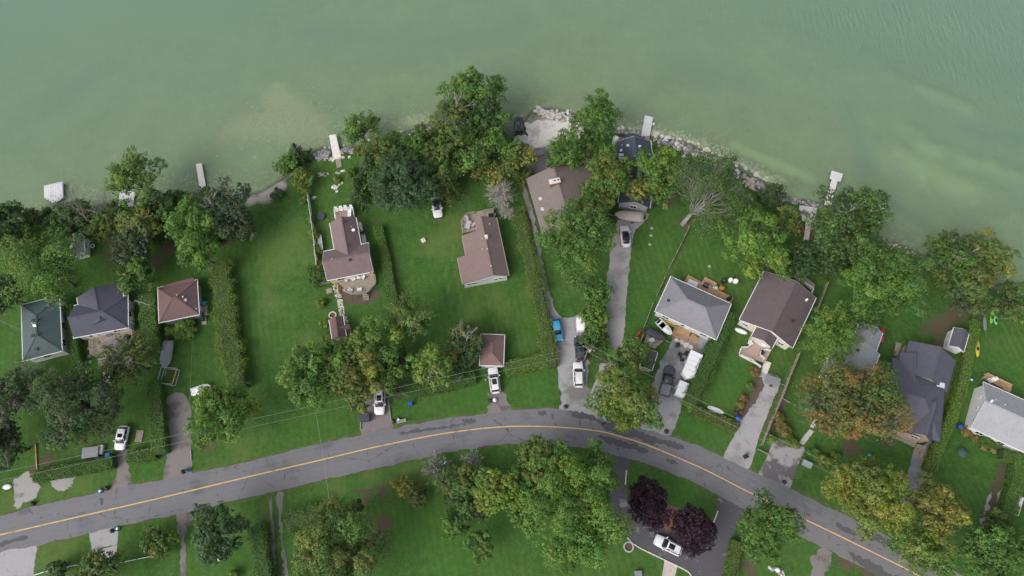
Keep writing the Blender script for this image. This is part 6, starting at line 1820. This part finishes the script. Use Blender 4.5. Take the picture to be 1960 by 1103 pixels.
# bench by the white fence
bn = thing('garden_bench', 'long white slatted bench beside the white fence', 'bench', P(612, 466, .5).to_2d().to_3d(), R(-77))
for i in range(5): part('slat', MB().box(-1.5, 1.5, -.4 + i * .17, -.27 + i * .17, .42, .46), WHITE, bn)
part('backrest', MB().obox((0, .46, .7), (1.5, 0, 0), (0, .03, 0), (0, .06, .28)), WHITE, bn)
for a in (-1.35, 1.35): part('leg', MB().box(a - .05, a + .05, -.38, .42, 0, .42), WHITE, bn)

def bin_(label, x, y, deg, m, lidm=None, kind='cart', group=None):
    o_ = thing({'cart': 'wheelie_bin', 'box': 'recycling_box', 'bag': 'garbage_bag'}[kind], label, 'bin' if kind != 'bag' else 'bag', P(x, y, .5).to_2d().to_3d() + Vector((0, 0, .03)), R(deg), group)
    if kind == 'bag':
        part('sack', MB().lathe([(.2, 0), (.36, .08), (.40, .3), (.3, .52), (.08, .66)], 10), m, o_, True)
        part('knot', MB().lathe([(.07, .62), (.13, .74), (.03, .78)], 8), m, o_, True)
    elif kind == 'box':
        part('tub', MB().box(-.38, .38, -.27, .27, 0, .06).box(-.38, .38, -.27, -.23, .06, .4).box(-.38, .38, .23, .27, .06, .4).box(-.38, -.34, -.23, .23, .06, .4).box(.34, .38, -.23, .23, .06, .4), m, o_)
        part('contents', MB().lathe([(.2, .05), (.24, .2), (.2, .38), (.06, .44)], 8), lidm or PLASTW, o_)
    else:
        part('body', MB().loft([[(-.24, -.22, .05), (.24, -.22, .05), (.24, .22, .05), (-.24, .22, .05)], [(-.34, -.32, .98), (.34, -.32, .98), (.34, .32, .98), (-.34, .32, .98)]]), m, o_)
        part('lid', MB().loft([[(-.38, -.35, .98), (.36, -.35, .98), (.36, .35, .98), (-.38, .35, .98)], [(-.38, -.32, 1.08), (.30, -.3, 1.05), (.30, .3, 1.05), (-.38, .32, 1.08)]]), lidm or m, o_)
        for s in (-1, 1): part('wheel', MB().loft([[(-.24 + math.cos(a) * .11, s * .27 + e, .11 + math.sin(a) * .11) for a in np.linspace(0, 6.283, 11)[:-1]] for e in (-.03, .03)]), RUBBER, o_)
BG = 'bins put out along the road'
for lb, x, y, m, kd, lm in (
    ('cyan recycling box with its bin on the left verge', 190, 940, CYANP, 'box', None), ('black bag beside the cyan box on the left verge', 203, 934, BLACKP, 'bag', None), ('black bag at the gravel patch, far left roadside', 61, 964, BLACKP, 'bag', None),
    ('black bin at the foot of the long left driveway', 349, 903, BLACKP, 'bag', None), ('cyan box at the foot of the long left driveway', 358, 900, CYANP, 'box', BLACKP), ('black bag at the top of the south concrete drive', 213, 1016, BLACKP, 'bag', CYANP),
    ('teal box at the top of the south concrete drive', 223, 1012, plain('teal_plastic', (.03, .2, .18), .45, .1), 'box', None), ('black bag across the road beside the dark tree', 366, 983, BLACKP, 'bag', None),
    ('black bin on the grass right of the white wagon', 753, 806, BLACKP, 'bag', None), ('cyan box on the grass right of the white wagon', 762, 803, CYANP, 'box', None), ('white bag on the dirt patch below the white SUV', 947, 765, PLASTW, 'bag', None),
    ('small black bag on the dirt patch below the white SUV', 938.5, 767, BLACKP, 'bag', None), ('grey bin at the foot of the right gravel drive', 1276, 826, DARKM, 'bag', None), ('black bin on the edge of the concrete drive by the road', 1427, 874, BLACKP, 'cart', None),
    ('black bin at the foot of the patchy drive', 1502, 923, BLACKP, 'bag', CYANP), ('blue bin in the left bottom corner under the trees', 15, 866, BLUEP, 'cart', None), ('black bag at the lot corner by the road bend', 1083, 778, BLACKP, 'bag', None),
    ('white garbage bag among the rubble in the bottom right ditch', 1490, 1091, PLASTW, 'bag', None)):
    bin_(lb, x, y, random.uniform(-30, 30), m, lm, kd, BG)
bin_('blue bin at the end of the left roadside hedge', 209, 872, 10, BLUEP, None, 'cart'); bin_('blue bin under the bright maple by the long left drive', 390, 828, 20, BLUEP, None, 'cart')
bin_('blue bin beside the flower bed at the concrete drive', 1412, 803, -20, BLUEP, None, 'cart'); bin_('blue bin behind the twiggy brush of the front hedge', 786, 774, 10, BLUEP, None, 'cart')
bin_('blue barrel at the white house front corner', 1836, 818, 0, BLUEP, None, 'cart'); bin_('small blue tub above the white house', 1861, 727, 0, BLUEP, None, 'box')
bin_('blue bin among the bottom right trees', 1922, 1034, 0, BLUEP, None, 'cart'); bin_('cyan bin by the brown pyramid-roofed cottage wall', 392, 582, 0, CYANP, None, 'cart')
bin_('dark bin at the corner of the pyramid-roofed cottage', 388, 611, 0, DARKM, None, 'cart'); bin_('black drum in the gravel by the flat stones', 1297, 661, 0, BLACKP, None, 'cart')
# large grey box lids, pads and boxes
def crate(name, label, cat, x, y, deg, L, W_, H_, m, m2=None):
    o_ = thing(name, label, cat, P(x, y, H_).to_2d().to_3d() + Vector((0, 0, .01)), R(deg))
    part('box', MB().loft([[(-L / 2, -W_ / 2, 0), (L / 2, -W_ / 2, 0), (L / 2, W_ / 2, 0), (-L / 2, W_ / 2, 0)], [(-L / 2, -W_ / 2, H_ * .85), (L / 2, -W_ / 2, H_ * .85), (L / 2, W_ / 2, H_ * .85), (-L / 2, W_ / 2, H_ * .85)]]), m, o_)
    part('lid', MB().box(-L / 2 - .04, L / 2 + .04, -W_ / 2 - .04, W_ / 2 + .04, H_ * .86, H_), m2 or m, o_)
    return o_
crate('utility_cabinet', 'grey utility cabinet on the grass beside the patchy drive', 'utility box', 1546, 888, -28, 1.5, .9, .7, plain('utility_grey', (.30, .33, .34), .5, .1))
crate('bin_store', 'dark navy bin store at the left of the white wagon', 'bin store', 697, 799, 5, 1.6, 1.3, 1.2, NAVY)
crate('storage_box', 'dark slatted bin store under the grey-green oak', 'bin store', 172, 866, 8, 2.6, 1.7, 1.1, plain('slate_boards', (.12, .12, .14), .7, .15), TARP)
crate('storage_box', 'pale flat box beside the dark bin store', 'box', 191, 861, 4, .7, 1.5, .7, DOCKG)
crate('planter', 'concrete planter block by the road left of the lot', 'planter', 768, 806, 12, 1.6, .45, .35, PALECONC, TIMBER)
crate('stone_slab', 'pale square paving slab beside the stone path', 'slab', 630, 557, 20, 1.0, .9, .12, TIMBER)
crate('equipment_box', 'grey trapdoor box on the gravel yard by the ramp', 'box', 1032, 292, 5, 1.7, 1.0, .5, CONC, TARP)
crate('fire_pit', 'pale ceramic fire pit box on the main lawn', 'fire pit', 810, 460, 30, .75, .75, .4, PALECONC)
crate('stool', 'small dark wooden stool on the bottom lawn', 'stool', 1222, 1099, 0, 1.1, .9, .5, TARP)
crate('storage_box', 'pale grey box among the trees above the front hedge end', 'box', 768, 716, 10, .8, .9, .9, DOCKG)
pl = thing('wooden_pallet', 'pale wooden pallet on the grass above the left hedge corner', 'pallet', P(266, 835, .2).to_2d().to_3d(), R(90))
for i in range(7): part('slat', MB().box(-1.0, 1.0, -.6 + i * .175, -.46 + i * .175, .12, .16), TIMBER, pl)
for s in (-.85, 0, .85): part('bearer', MB().box(s - .05, s + .05, -.6, .6, 0, .12), TIMBER, pl)
rf = thing('raft', 'weathered wooden raft loaded with junk beside the dark runabout', 'raft', P(1247, 655, .3).to_2d().to_3d(), 0)
deck(rf, [(1240, 632), (1273, 650), (1254, 667), (1233, 657)], .35, TIMBER, 0)
crate('cardboard_box', 'pale carton on the weathered raft', 'box', 1247, 652, 20, .9, .7, .4, PALECONC).location.z = .36
crate('cardboard_box', 'brown carton on the weathered raft', 'box', 1243, 660, -15, .6, .5, .3, BRICKW).location.z = .36
for i, y in enumerate((616, 619)):
    a, b = P(1267, y - 6 + i, .5), P(1293, y + 5 + i, .5)
    mb = MB().bar(a, b, .12, .06)
    q = thing('ladder', ('upper' if i == 0 else 'lower') + ' yellow ladder leaning along the grey hip-roofed house', 'ladder', ((a + b) / 2).to_2d().to_3d(), 0, 'yellow ladders')
    d = (b - a).normalized(); s_ = Vector((-d.y, d.x, 0)) * .15
    for k in (-1, 1): wpart('stile', MB().bar(a + s_ * k, b + s_ * k, .07, .06), YELP, q)
    for j in range(7): c = a.lerp(b, (j + .5) / 7); wpart('rung', MB().bar(c - s_, c + s_, .04, .04), STEEL, q)
# covered things by the deck on the lake side of the grey house
for lb, x, y, r_, m in (('white wrapped upright object behind the cedar deck', 1397, 538, .45, PLASTW), ('long white covered bundle behind the cedar deck', 1407, 540, .5, PLASTW), ('dark covered kettle beside the white bundles', 1384, 540, .5, BLACKP)):
    wthing('covered_bundle', MB().lathe([(r_ * .8, 0), (r_, .1), (r_ * 1.0, .7), (r_ * .6, 1.1), (.05, 1.25)], 9, P(x, y, 0)), m, lb, 'bundle')
LIDM = plain('faded_green_lid', (.26, .36, .30), .7, .1)
# stone fire ring, planter ring, buoy discs, ball
def ring_stones(label, x, y, r_, n, m, name='fire_ring', cat='fire pit', h=.25):
    c = P(x, y)
    o_ = thing(name, label, cat, c)
    for i in range(n):
        a = 6.283 * i / n
        part('stone', MB().obox((math.cos(a) * r_, math.sin(a) * r_, h / 2), (math.cos(a) * .11, math.sin(a) * .11, 0), (-math.sin(a) * r_ * 2.6 / n, math.cos(a) * r_ * 2.6 / n, 0), (0, 0, h / 2)), m, o_)
    part('ash', MB().lathe([(r_ * .9, .01), (r_ * .8, .03), (.05, .05)], 12), SOIL, o_)
ring_stones('ring of pale stones round a plant beside the shed', 637, 604, .62, 14, PALECONC)
ring_stones('round stone fire pit on the bottom lawn by the dark drive', 1203, 1047, .75, 14, CONC)
ring_stones('small white planter ring beside the yellow-green bush', 1595, 878, .32, 8, PLASTW, 'planter', 'planter')
for i, (x, y) in enumerate(((1248, 437), (1246, 451), (1244, 468), (1358, 510))):
    wthing('well_cover', MB().lathe([(.30, 0), (.32, .03), (.30, .10), (.1, .12)], 14, P(x, y)), LIDM, ('upper', 'middle', 'lower')[i] + ' pale green septic lid on the lawn right of the white coupe' if i < 3 else 'pale green septic lid on the lawn above the grey hip roof', 'lid', 'septic lids', True)
for i, (x, y) in enumerate(((170, 667), (171, 682), (173, 693))): wthing('well_cover', MB().lathe([(.28, 0), (.3, .04), (.26, .12), (.1, .14)], 14, P(x, y)), LIDM, ('upper', 'middle', 'lower')[i] + ' septic lid left of the left cottage deck', 'lid', 'septic lids left', True)
wthing('parasol', MB().lathe([(.05, 0), (.9, .9), (.85, .95), (.05, 1.5)], 8, P(1837, 868)), plain('green_canvas', (.05, .09, .09), .8, .1), 'dark green folded parasol on the right lawn', 'parasol')
wthing('barrel', MB().lathe([(.3, 0), (.34, .3), (.2, .55), (.05, .6)], 10, P(1663, 871)), CYANP, 'small pale green barrel at the foot of the orange-tinged maple', 'barrel', None, True)
wthing('life_ring', MB().loft([[tuple(P(177, 471, .6) + Vector((math.cos(t) * (.34 + math.cos(a) * .09), math.sin(t) * (.34 + math.cos(a) * .09), math.sin(a) * .09))) for a in np.linspace(0, 6.283, 7)[:-1]] for t in np.linspace(0, 6.2832, 17)], cap=False), PLASTW, 'white life ring beside the small grey shed', 'life ring', None, True)
# steel rack at the right edge
gr = thing('cart', 'white tubular cart with a pale tray at the right edge', 'cart', P(1947, 968, .5).to_2d().to_3d(), R(60))
part('tray', MB().box(.2, 1.7, -.55, .55, .6, .75), DOCKG, gr); part('side_strip', MB().box(.2, 1.7, .56, .68, .6, .8), YELP, gr)
for a in (-1.5, -.7, .1): part('cross_bar', MB().bar((a, -.55, .6), (a, .55, .6), .07, .07), PLASTW, gr)
for s in (-1, 1):
    part('side_bar', MB().bar((-1.6, s * .55, .6), (.2, s * .55, .6), .07, .07), PLASTW, gr)
    wheel(gr, .8, s * .68, .25, .12)
    part('leg', MB().bar((-1.5, s * .55, 0), (-1.5, s * .55, .6), .07, .07), PLASTW, gr)

# ================================================================== FENCES
def board_fence(label, pxs, h, m, step=2.2, bw=.16, name='fence', gap=.03, pm=None, rails_only=False, th=.03):
    pts = [P(x, y, h) for x, y in pxs]
    c = sum(pts, Vector()) / len(pts)
    root = thing(name, label, 'fence', (c.x, c.y, 0))
    for a, b in zip(pts[:-1], pts[1:]):
        a, b = Vector((a.x, a.y, 0)), Vector((b.x, b.y, 0))
        L = (b - a).length; d = (b - a) / L; s = Vector((-d.y, d.x, 0))
        n = max(1, round(L / step))
        for i in range(n + 1):
            q = a + d * L * i / n
            wpart('post', MB().obox(q + Vector((0, 0, (h + .08) / 2)), d * .06, s * .06, Vector((0, 0, (h + .08) / 2))), pm or m, root)
        for z in ((h * .25, h * .9) if not rails_only else (h * .3, h * .62, h * .93)):
            plank(root, None, 'rail', a + Vector((0, 0, z)) + s * .05, b + Vector((0, 0, z)) + s * .05, .05, .10, m)
        if not rails_only:
            k = int(L / (bw + gap))
            for i in range(k):
                q = a + d * ((i + .5) * L / k) + s * .09
                o_ = plank(root, None, 'board', q - d * bw / 2 + Vector((0, 0, h / 2)), q + d * bw / 2 + Vector((0, 0, h / 2)), th, h, m)
    return root
board_fence('white board fence running down from the shore beside the big lawn', [(586, 366), (591, 400), (598, 450), (604, 506)], 1.8, WHITE, 2.4, .3)
board_fence('timber board fence right of the brown gable house', [(1531, 676), (1512, 722), (1500, 755), (1478, 805), (1460, 850)], 1.5, TIMBER, 2.4, .2)
board_fence('upper timber board fence behind the brown gable house', [(1586, 540), (1576, 565), (1566, 590)], 1.5, TIMBER, 2.4, .2)
board_fence('thin rail fence between the two lawns left of the grey hip roof', [(1320, 432), (1305, 464), (1281, 512)], .9, TIMBER, 2.2, rails_only=True)
board_fence('lower thin rail fence left of the grey hip roof', [(1273, 530), (1258, 564)], .9, TIMBER, 2.2, rails_only=True)
board_fence('lowest thin rail fence above the dark runabout', [(1250, 580), (1233, 625)], .9, TIMBER, 2.2, rails_only=True)
board_fence('short orange board fence beside the red and white canoe', [(1231, 641), (1222, 664)], 1.1, CEDAR, 1.5)
board_fence('low white rail fence in the bottom left front garden', [(222, 1079), (262, 1071), (312, 1061)], .8, WHITE, 1.8, rails_only=True)
board_fence('low white rail fence at the bottom edge, left', [(60, 1103), (85, 1095), (145, 1082)], .8, WHITE, 1.8, rails_only=True)
board_fence('low wooden rail by the road at the fence end', [(1452, 860), (1475, 872)], .6, TIMBER, 1.5, rails_only=True)
for lb, a, b in (('timber edging left of the white wagon drive', (691, 792), (690, 822)), ('timber edging right of the white wagon drive', (743, 765), (749, 808)), ('long timber edging on the far left grass', (68, 850), (71, 900)), ('timber edging by the timber fence corner bed', (1497, 762), (1512, 771)),
                 ('concrete edging between the white house bed and the track', (1916, 858), (1910, 880)), ('timber edging at the foot of the long left drive', (365, 862), (366, 880))):
    p, q = P(*a, .12), P(*b, .12)
    wthing('edging_beam', MB().bar(p, q, .16, .22), CEDAR if 'far left' in lb else TIMBER, lb, 'edging')
def kerb(label, pxs, m=PALECONC):
    pts = [Vector((*q, 0)) for q in cat_rom([P(x, y).to_2d()[:] for x, y in pxs], 5)]
    c = sum(pts, Vector()) / len(pts)
    root = thing('stone_edging', label, 'edging', (c.x, c.y, 0))
    d0 = 0
    for a, b in zip(pts[:-1], pts[1:]):
        n = max(1, round((b - a).length / .6))
        for i in range(n): 
            p, q = a.lerp(b, (i + .04) / n), a.lerp(b, (i + .96) / n)
            plank(root, None, 'kerb_stone', p + Vector((0, 0, .05)), q + Vector((0, 0, .05)), .18, .18, m)
kerb('pale kerb round the outside of the dark curved driveway', [(1182, 1006), (1212, 1041), (1255, 1064), (1290, 1081), (1320, 1098), (1326, 1125)])
kerb('pale kerb right of the lawn island by the road', [(1374, 978), (1366, 1000)]); kerb('pale kerb left of the lawn island by the road', [(1199, 900), (1197, 928)])

# ================================================================== UTILITY POLES AND WIRES
def pole(label, top_px, h, arms=True, lamp=False, deg=0):
    t_ = P(*top_px, h)
    o_ = thing('utility_pole', label, 'utility pole', (t_.x, t_.y, 0), R(deg))
    part('shaft', MB().tube([(0, 0, -.3), (0, 0, h * .5), (0, 0, h)], [.17, .15, .11], 10), POLEW if not lamp else STEEL, o_, True)
    if arms:
        part('crossarm', MB().box(-1.1, 1.1, -.06, .06, h - .45, h - .32), POLEW, o_)
        for s in (-1, -.4, .4, 1): part('insulator', MB().lathe([(.05, h - .32), (.07, h - .25), (.04, h - .14)], 8, (s, 0, 0)), LAMPG, o_)
        part('transformer', MB().lathe([(.22, h - 2.0), (.25, h - 1.9), (.25, h - 1.2), (.2, h - 1.12)], 12, (.35, .1, 0)), STEEL, o_, True)
    return t_
W0 = pole('wooden utility pole at the foot of the shrubs beside the dark SUV', (1127, 666), 9.0, deg=-25)
W1 = pole('wooden utility pole standing out of frame to the left', (-130, 938), 9.0, deg=15)
W2 = pole('wooden utility pole inside the golden roadside maple', (1812, 1002), 9.0, deg=-28)
W3 = pole('grey pole on the grass south of the road', (630, 957), 7.0, False, True)
def wire(label, a, b, sag, m=STEEL, r_=.016, group='overhead wires'):
    pts = [a.lerp(b, t) - Vector((0, 0, sag * 4 * t * (1 - t))) for t in np.linspace(0, 1, 25)]
    wthing('overhead_wire', MB().tube(pts, [r_] * 25, 5), m, label, 'wire', group)
WIRE = plain('wire_metal', (.34, .35, .36), .5, .1, metal=.3)
wire('upper overhead wire left of the central utility pole', W1 + Vector((-.3, .5, -.2)), W0 + Vector((-.3, .5, -.2)), .9, WIRE)
wire('lower overhead wire left of the central utility pole', W1 + Vector((.2, -.5, -.9)), W0 + Vector((.2, -.3, -.9)), 1.4, WIRE)
wire('upper overhead wire right of the central utility pole', W0 + Vector((.3, .5, -.2)), W2 + Vector((.3, .5, -.2)), .8, WIRE)
wire('lower overhead wire right of the central utility pole', W0 + Vector((-.2, -.4, -.9)), W2 + Vector((-.2, -.4, -.9)), 1.2, WIRE)
wire('service wire crossing the road to the grey pole', P(604, 786, 8.2), W3, .3, WIRE, .016)
wire('service wire above the left cottages down to the road', P(369, 620, 3.0), P(358, 830, 8.0), .3, WIRE, .012)
vn = thing('wind_vane', 'white three-armed wind vane among the left shore trees', 'wind vane', P(238, 500, 5).to_2d().to_3d())
part('mast', MB().tube([(0, 0, 0), (0, 0, 5)], [.04, .03], 6), STEEL, vn)
for k in range(3):
    a = 1.57 + k * 2.094
    part('blade', MB().obox((math.cos(a) * .5, math.sin(a) * .5, 5.0), (math.cos(a) * .5, math.sin(a) * .5, 0), (-math.sin(a) * .05, math.cos(a) * .05, 0), (0, 0, .015)), PLASTW, vn)

# ================================================================== DOCKS, PATIO, SHORE STONES
def dock(label, pxs, m, along=0, z=-.25, bw=.3, name='dock'):
    c = sum([P(x, y, z) for x, y in pxs], Vector()) / len(pxs)
    root = thing(name, label, 'dock', (c.x, c.y, WL))
    deck(root, pxs, z, m, along, bw, legs=True, zlow=-1.6, frame=STEEL)
    return root
o_ = dock('square white floating dock off the left shore', [(84, 357), (120, 349), (121, 378), (104, 390), (86, 379)], DOCKG, 1, bw=.45)
p = [P(86, 378, .65), P(85, 356, .65), P(120, 348, .65)]
for a, b in zip(p[:-1], p[1:]): wpart('rail', MB().bar(a, b, .07, .05), PLASTW, o_)
for q in p: wpart('post', MB().tube([(q.x, q.y, -.25), q], [.035, .035], 6), PLASTW, o_)
dock('narrow pinkish dock left of the beach', [(375, 314), (386, 313), (394, 358), (382, 360)], DOCKW, 0)
dock('white dock ramp under the green willow', [(230, 362), (258, 368), (254, 395), (226, 398)], DOCKG, 1)
o_ = dock('pale pink dock reaching out from the boulder wall', [(630, 260), (643, 258), (653, 302), (638, 306)], DOCKW, 0, z=.12)
deck(o_, [(642, 305), (652, 303), (654, 318), (645, 321)], .18, TIMBER, 0)
o_ = dock('grey dock in front of the lake-edge house', [(1234, 222), (1250, 226), (1243, 264), (1227, 262)], DOCKG, 0, bw=.6)
p = P(1251, 238, -.2); wpart('bumper', MB().lathe([(.2, -.3), (.25, 0), (.2, .3)], 8, p), PLASTW, o_)
o_ = dock('T-shaped pale dock off the right shore', [(1594, 342), (1604, 345), (1590, 394), (1578, 392)], DOCKW, 1)
deck(o_, [(1592, 328), (1613, 334), (1609, 348), (1588, 342)], -.22, DOCKG, 0, .4, frame=STEEL, zlow=-1.6)
pt = thing('patio', 'white stone patio with steps above the right shore', 'patio', P(1548, 415))
deck(pt, [(1531, 393), (1564, 398), (1561, 418), (1556, 426), (1536, 420), (1530, 408)], .12, PALECONC, 0, 1.1, legs=False, gap=.02)
for i in range(9):
    t = i / 8
    a, b = P(1543 - 4.5 * t, 424 + 37 * t, .3 - .0 * t), P(1553 - 4.5 * t, 426 + 38 * t, .3)
    plank(pt, None, 'step', Vector((a.x, a.y, .10 + .03 * (i % 2))), Vector((b.x, b.y, .10 + .03 * (i % 2))), .48, .14, PALECONC)
crate('garden_bench', 'grey bench on the white stone patio', 'bench', 1542.5, 408, -48, 1.6, .55, .45, TARP).location.z = .15
chair('red chair beside the white patio steps', 1536, 441, 0, REDP)

# stones: a few hull shapes shared by every stone
def stone_mesh(seed, m, smooth, flat=.7):
    r_ = random.Random(seed)
    bm = bmesh.new()
    for _ in range(20 if smooth else 13):
        v = Vector((r_.gauss(0, 1), r_.gauss(0, 1), r_.gauss(0, 1))).normalized() * r_.uniform(.85, 1.05)
        bm.verts.new((v.x * .5, v.y * .42, v.z * .5 * flat))
    bmesh.ops.convex_hull(bm, input=bm.verts)
    for v in [v for v in bm.verts if not v.link_faces]: bm.verts.remove(v)
    if smooth: bmesh.ops.smooth_vert(bm, verts=bm.verts, factor=.25, use_axis_x=True, use_axis_y=True, use_axis_z=True)
    me = bpy.data.meshes.new('stone'); bm.to_mesh(me); bm.free()
    me.materials.append(m)
    if smooth: me.polygons.foreach_set('use_smooth', [True] * len(me.polygons))
    return me
ST = {}
for k, c, sm in (('pale', (.56, .53, .51), False), ('grey', (.27, .25, .255), True), ('tan', (.40, .34, .27), False), ('dark', (.15, .135, .135), False), ('sunk', (.60, .56, .42), True)):
    m = plain(k + '_stone', c, .9, .28, 2.5, bmp=.3)
    ST[k] = [stone_mesh(i * 7 + len(k), m, sm, .6) for i in range(7)]
def put_stone(root, x, y, size, kind, sink=.25, nm='stone', zz=None):
    p = P(x, y, -.4)
    z = ground_z(p) if zz is None else zz
    p = P(x, y, z)
    z = ground_z(p) if zz is None else zz
    o_ = link(nm, random.choice(ST[kind]), root, Vector((p.x, p.y, z + size * (.3 - sink) )) - root.location)
    o_.rotation_euler = (random.uniform(-.3, .3), random.uniform(-.3, .3), random.uniform(0, 6.28))
    o_.scale = (size * random.uniform(.85, 1.2), size * random.uniform(.85, 1.15), size * random.uniform(.8, 1.1))
    return o_
def band(label, pts, w_px, n, sizes, kinds, name='stone_bank', sink=.2):
    c = P(*pts[len(pts) // 2], -.4)
    root = thing(name, label, 'stones', (c.x, c.y, WL))
    px_ = np.array(pts, float)
    s = np.r_[0, np.cumsum(np.linalg.norm(np.diff(px_, axis=0), axis=1))]
    for _ in range(n):
        t = random.uniform(0, s[-1])
        x, y = np.interp(t, s, px_[:, 0]), np.interp(t, s, px_[:, 1])
        put_stone(root, x + random.uniform(-3, 3), y + random.gauss(0, w_px * .45), random.uniform(*sizes), random.choice(kinds), sink)
    return root
band('wall of big rounded grey boulders beside the pink dock', [(606, 301), (620, 295), (632, 293)], 8, 34, (.9, 1.5), ['grey'], 'boulder_wall')
band('rounded grey boulders right of the pink dock', [(657, 294), (668, 290), (678, 286)], 9, 20, (1.0, 1.6), ['grey'], 'boulder_wall')
band('pale small stones on the grass behind the boulders', [(610, 308), (640, 305), (672, 300)], 4, 30, (.35, .7), ['pale', 'tan'])
band('heap of white rocks at the edge of the concrete apron', [(1026, 213), (1045, 220), (1065, 222), (1090, 226), (1108, 236)], 10, 170, (.5, 1.15), ['pale', 'pale', 'pale', 'tan'], 'rock_heap', .1)
band('grey pebbly spit left of the shore wood', [(782, 258), (800, 254), (822, 250)], 9, 60, (.3, .8), ['pale', 'grey', 'dark'])
band('rock-strewn bank right of the lake-edge house', [(1252, 268), (1290, 278), (1330, 295), (1375, 315)], 12, 130, (.6, 1.6), ['pale', 'tan', 'dark', 'grey'], 'rock_bank')
band('lower rock-strewn bank towards the white patio', [(1375, 315), (1420, 340), (1455, 362), (1500, 385)], 12, 130, (.6, 1.6), ['pale', 'tan', 'dark', 'grey', 'tan'], 'rock_bank')
band('dark rock bank above the white patio', [(1500, 383), (1535, 388), (1575, 397)], 6, 70, (.5, 1.2), ['dark', 'tan', 'grey', 'dark'], 'rock_bank')
band('dark rock bank under the large dark right tree', [(1690, 460), (1712, 470), (1748, 487)], 6, 70, (.4, 1.0), ['dark', 'tan', 'pale'], 'rock_bank')
band('brown stones in front of the lake-edge house', [(1180, 253), (1210, 256), (1240, 262)], 6, 60, (.4, 1.0), ['tan', 'dark', 'grey'], 'rock_bank')
band('pale stones down the side of the boat ramp', [(1008, 270), (1014, 285), (1018, 300)], 6, 40, (.3, .7), ['pale', 'tan'])
band('rough stones round the left shore docks', [(100, 414), (200, 398), (320, 382), (370, 376)], 7, 60, (.4, .9), ['tan', 'grey', 'dark'])
band('pale flat terrace stones in the grass below the boulders', [(612, 336), (632, 334), (660, 328), (672, 326)], 3, 16, (.6, 1.0), ['tan', 'pale'], 'stone_terrace', .3)
band('pale stone outcrop on the grass beside the terrace', [(636, 352), (642, 362), (655, 350)], 5, 14, (.5, 1.1), ['pale'], 'stone_terrace', .3)
band('stones round the weedy fence head', [(598, 378), (605, 378)], 3, 7, (.5, 1.0), ['pale', 'tan'])
band('pale rubble in the bottom right ditch', [(1472, 1085), (1490, 1095), (1502, 1102)], 6, 45, (.3, .7), ['pale', 'grey'])
# stones lying under the water
def sunk(label, pts, w_px, n, sizes):
    vsx, fsx = [], []
    px_ = np.array(pts, float)
    s = np.r_[0, np.cumsum(np.linalg.norm(np.diff(px_, axis=0), axis=1))]
    base = []
    for me in ST['sunk']:
        base.append((np.array([v.co[:] for v in me.vertices]), [tuple(f.vertices) for f in me.polygons]))
    mb = MB()
    for _ in range(n):
        t = random.uniform(0, s[-1])
        p = P(np.interp(t, s, px_[:, 0]) + random.gauss(0, w_px * .5), np.interp(t, s, px_[:, 1]) + random.gauss(0, w_px * .45), WL - .5)
        z = ground_z(p)
        if z > WL - .05: continue
        bv, bf = random.choice(base)
        a = random.uniform(0, 6.28); sz = random.uniform(*sizes) * random.uniform(.6, 1)
        ca, sa = math.cos(a), math.sin(a)
        mb.add([(p.x + (v[0] * ca - v[1] * sa) * sz, p.y + (v[0] * sa + v[1] * ca) * sz, z + v[2] * sz * .5) for v in bv], bf)
    a = np.array(mb.v)
    o_ = link('lake_floor_stones', mesh_of('lake_floor_stones', mb, bpy.data.materials['sunk_stone']))
    o_['kind'] = 'stuff'; o_['label'] = label
sunk('pale stones scattered under shallow water by the beach', [(480, 270), (540, 220), (580, 240), (640, 250)], 60, 420, (.2, 1.2))
sunk('stones under the water along the right rock bank', [(1180, 240), (1290, 262), (1400, 305), (1500, 365)], 18, 500, (.4, 1.7))
sunk('stones under the water before the shore wood', [(700, 260), (760, 235), (830, 225)], 16, 260, (.3, 1.2))
sunk('stones under the water along the left shore', [(20, 405), (150, 370), (300, 350), (450, 345)], 22, 350, (.3, .9))
# cobbled garden paths: one object for each stone
def cobble_path(name, label, pxs, w_px, n, kinds=('pale', 'tan'), size=(.3, .55)):
    c = P(*pxs[len(pxs) // 2])
    root = bpy.data.objects.new(name, None); COL.objects.link(root); root.location = (c.x, c.y, 0)
    root['kind'] = 'structure'; root['label'] = label
    px_ = np.array(pxs, float)
    s = np.r_[0, np.cumsum(np.linalg.norm(np.diff(px_, axis=0), axis=1))]
    for _ in range(n):
        t = random.uniform(0, s[-1])
        put_stone(root, np.interp(t, s, px_[:, 0]) + random.uniform(-.5, .5) * w_px, np.interp(t, s, px_[:, 1]) + random.uniform(-2, 2), random.uniform(*size), random.choice(kinds), .2, 'cobble', .0)
cobble_path('stone_path', 'pale cobbled path from the T-shaped house to the shed', [(641, 546), (650, 572), (655, 600), (664, 625), (669, 642)], 10, 230)
cobble_path('stone_path', 'pale cobbled path from the left cottage deck', [(202, 700), (205, 720), (204, 738)], 11, 120)
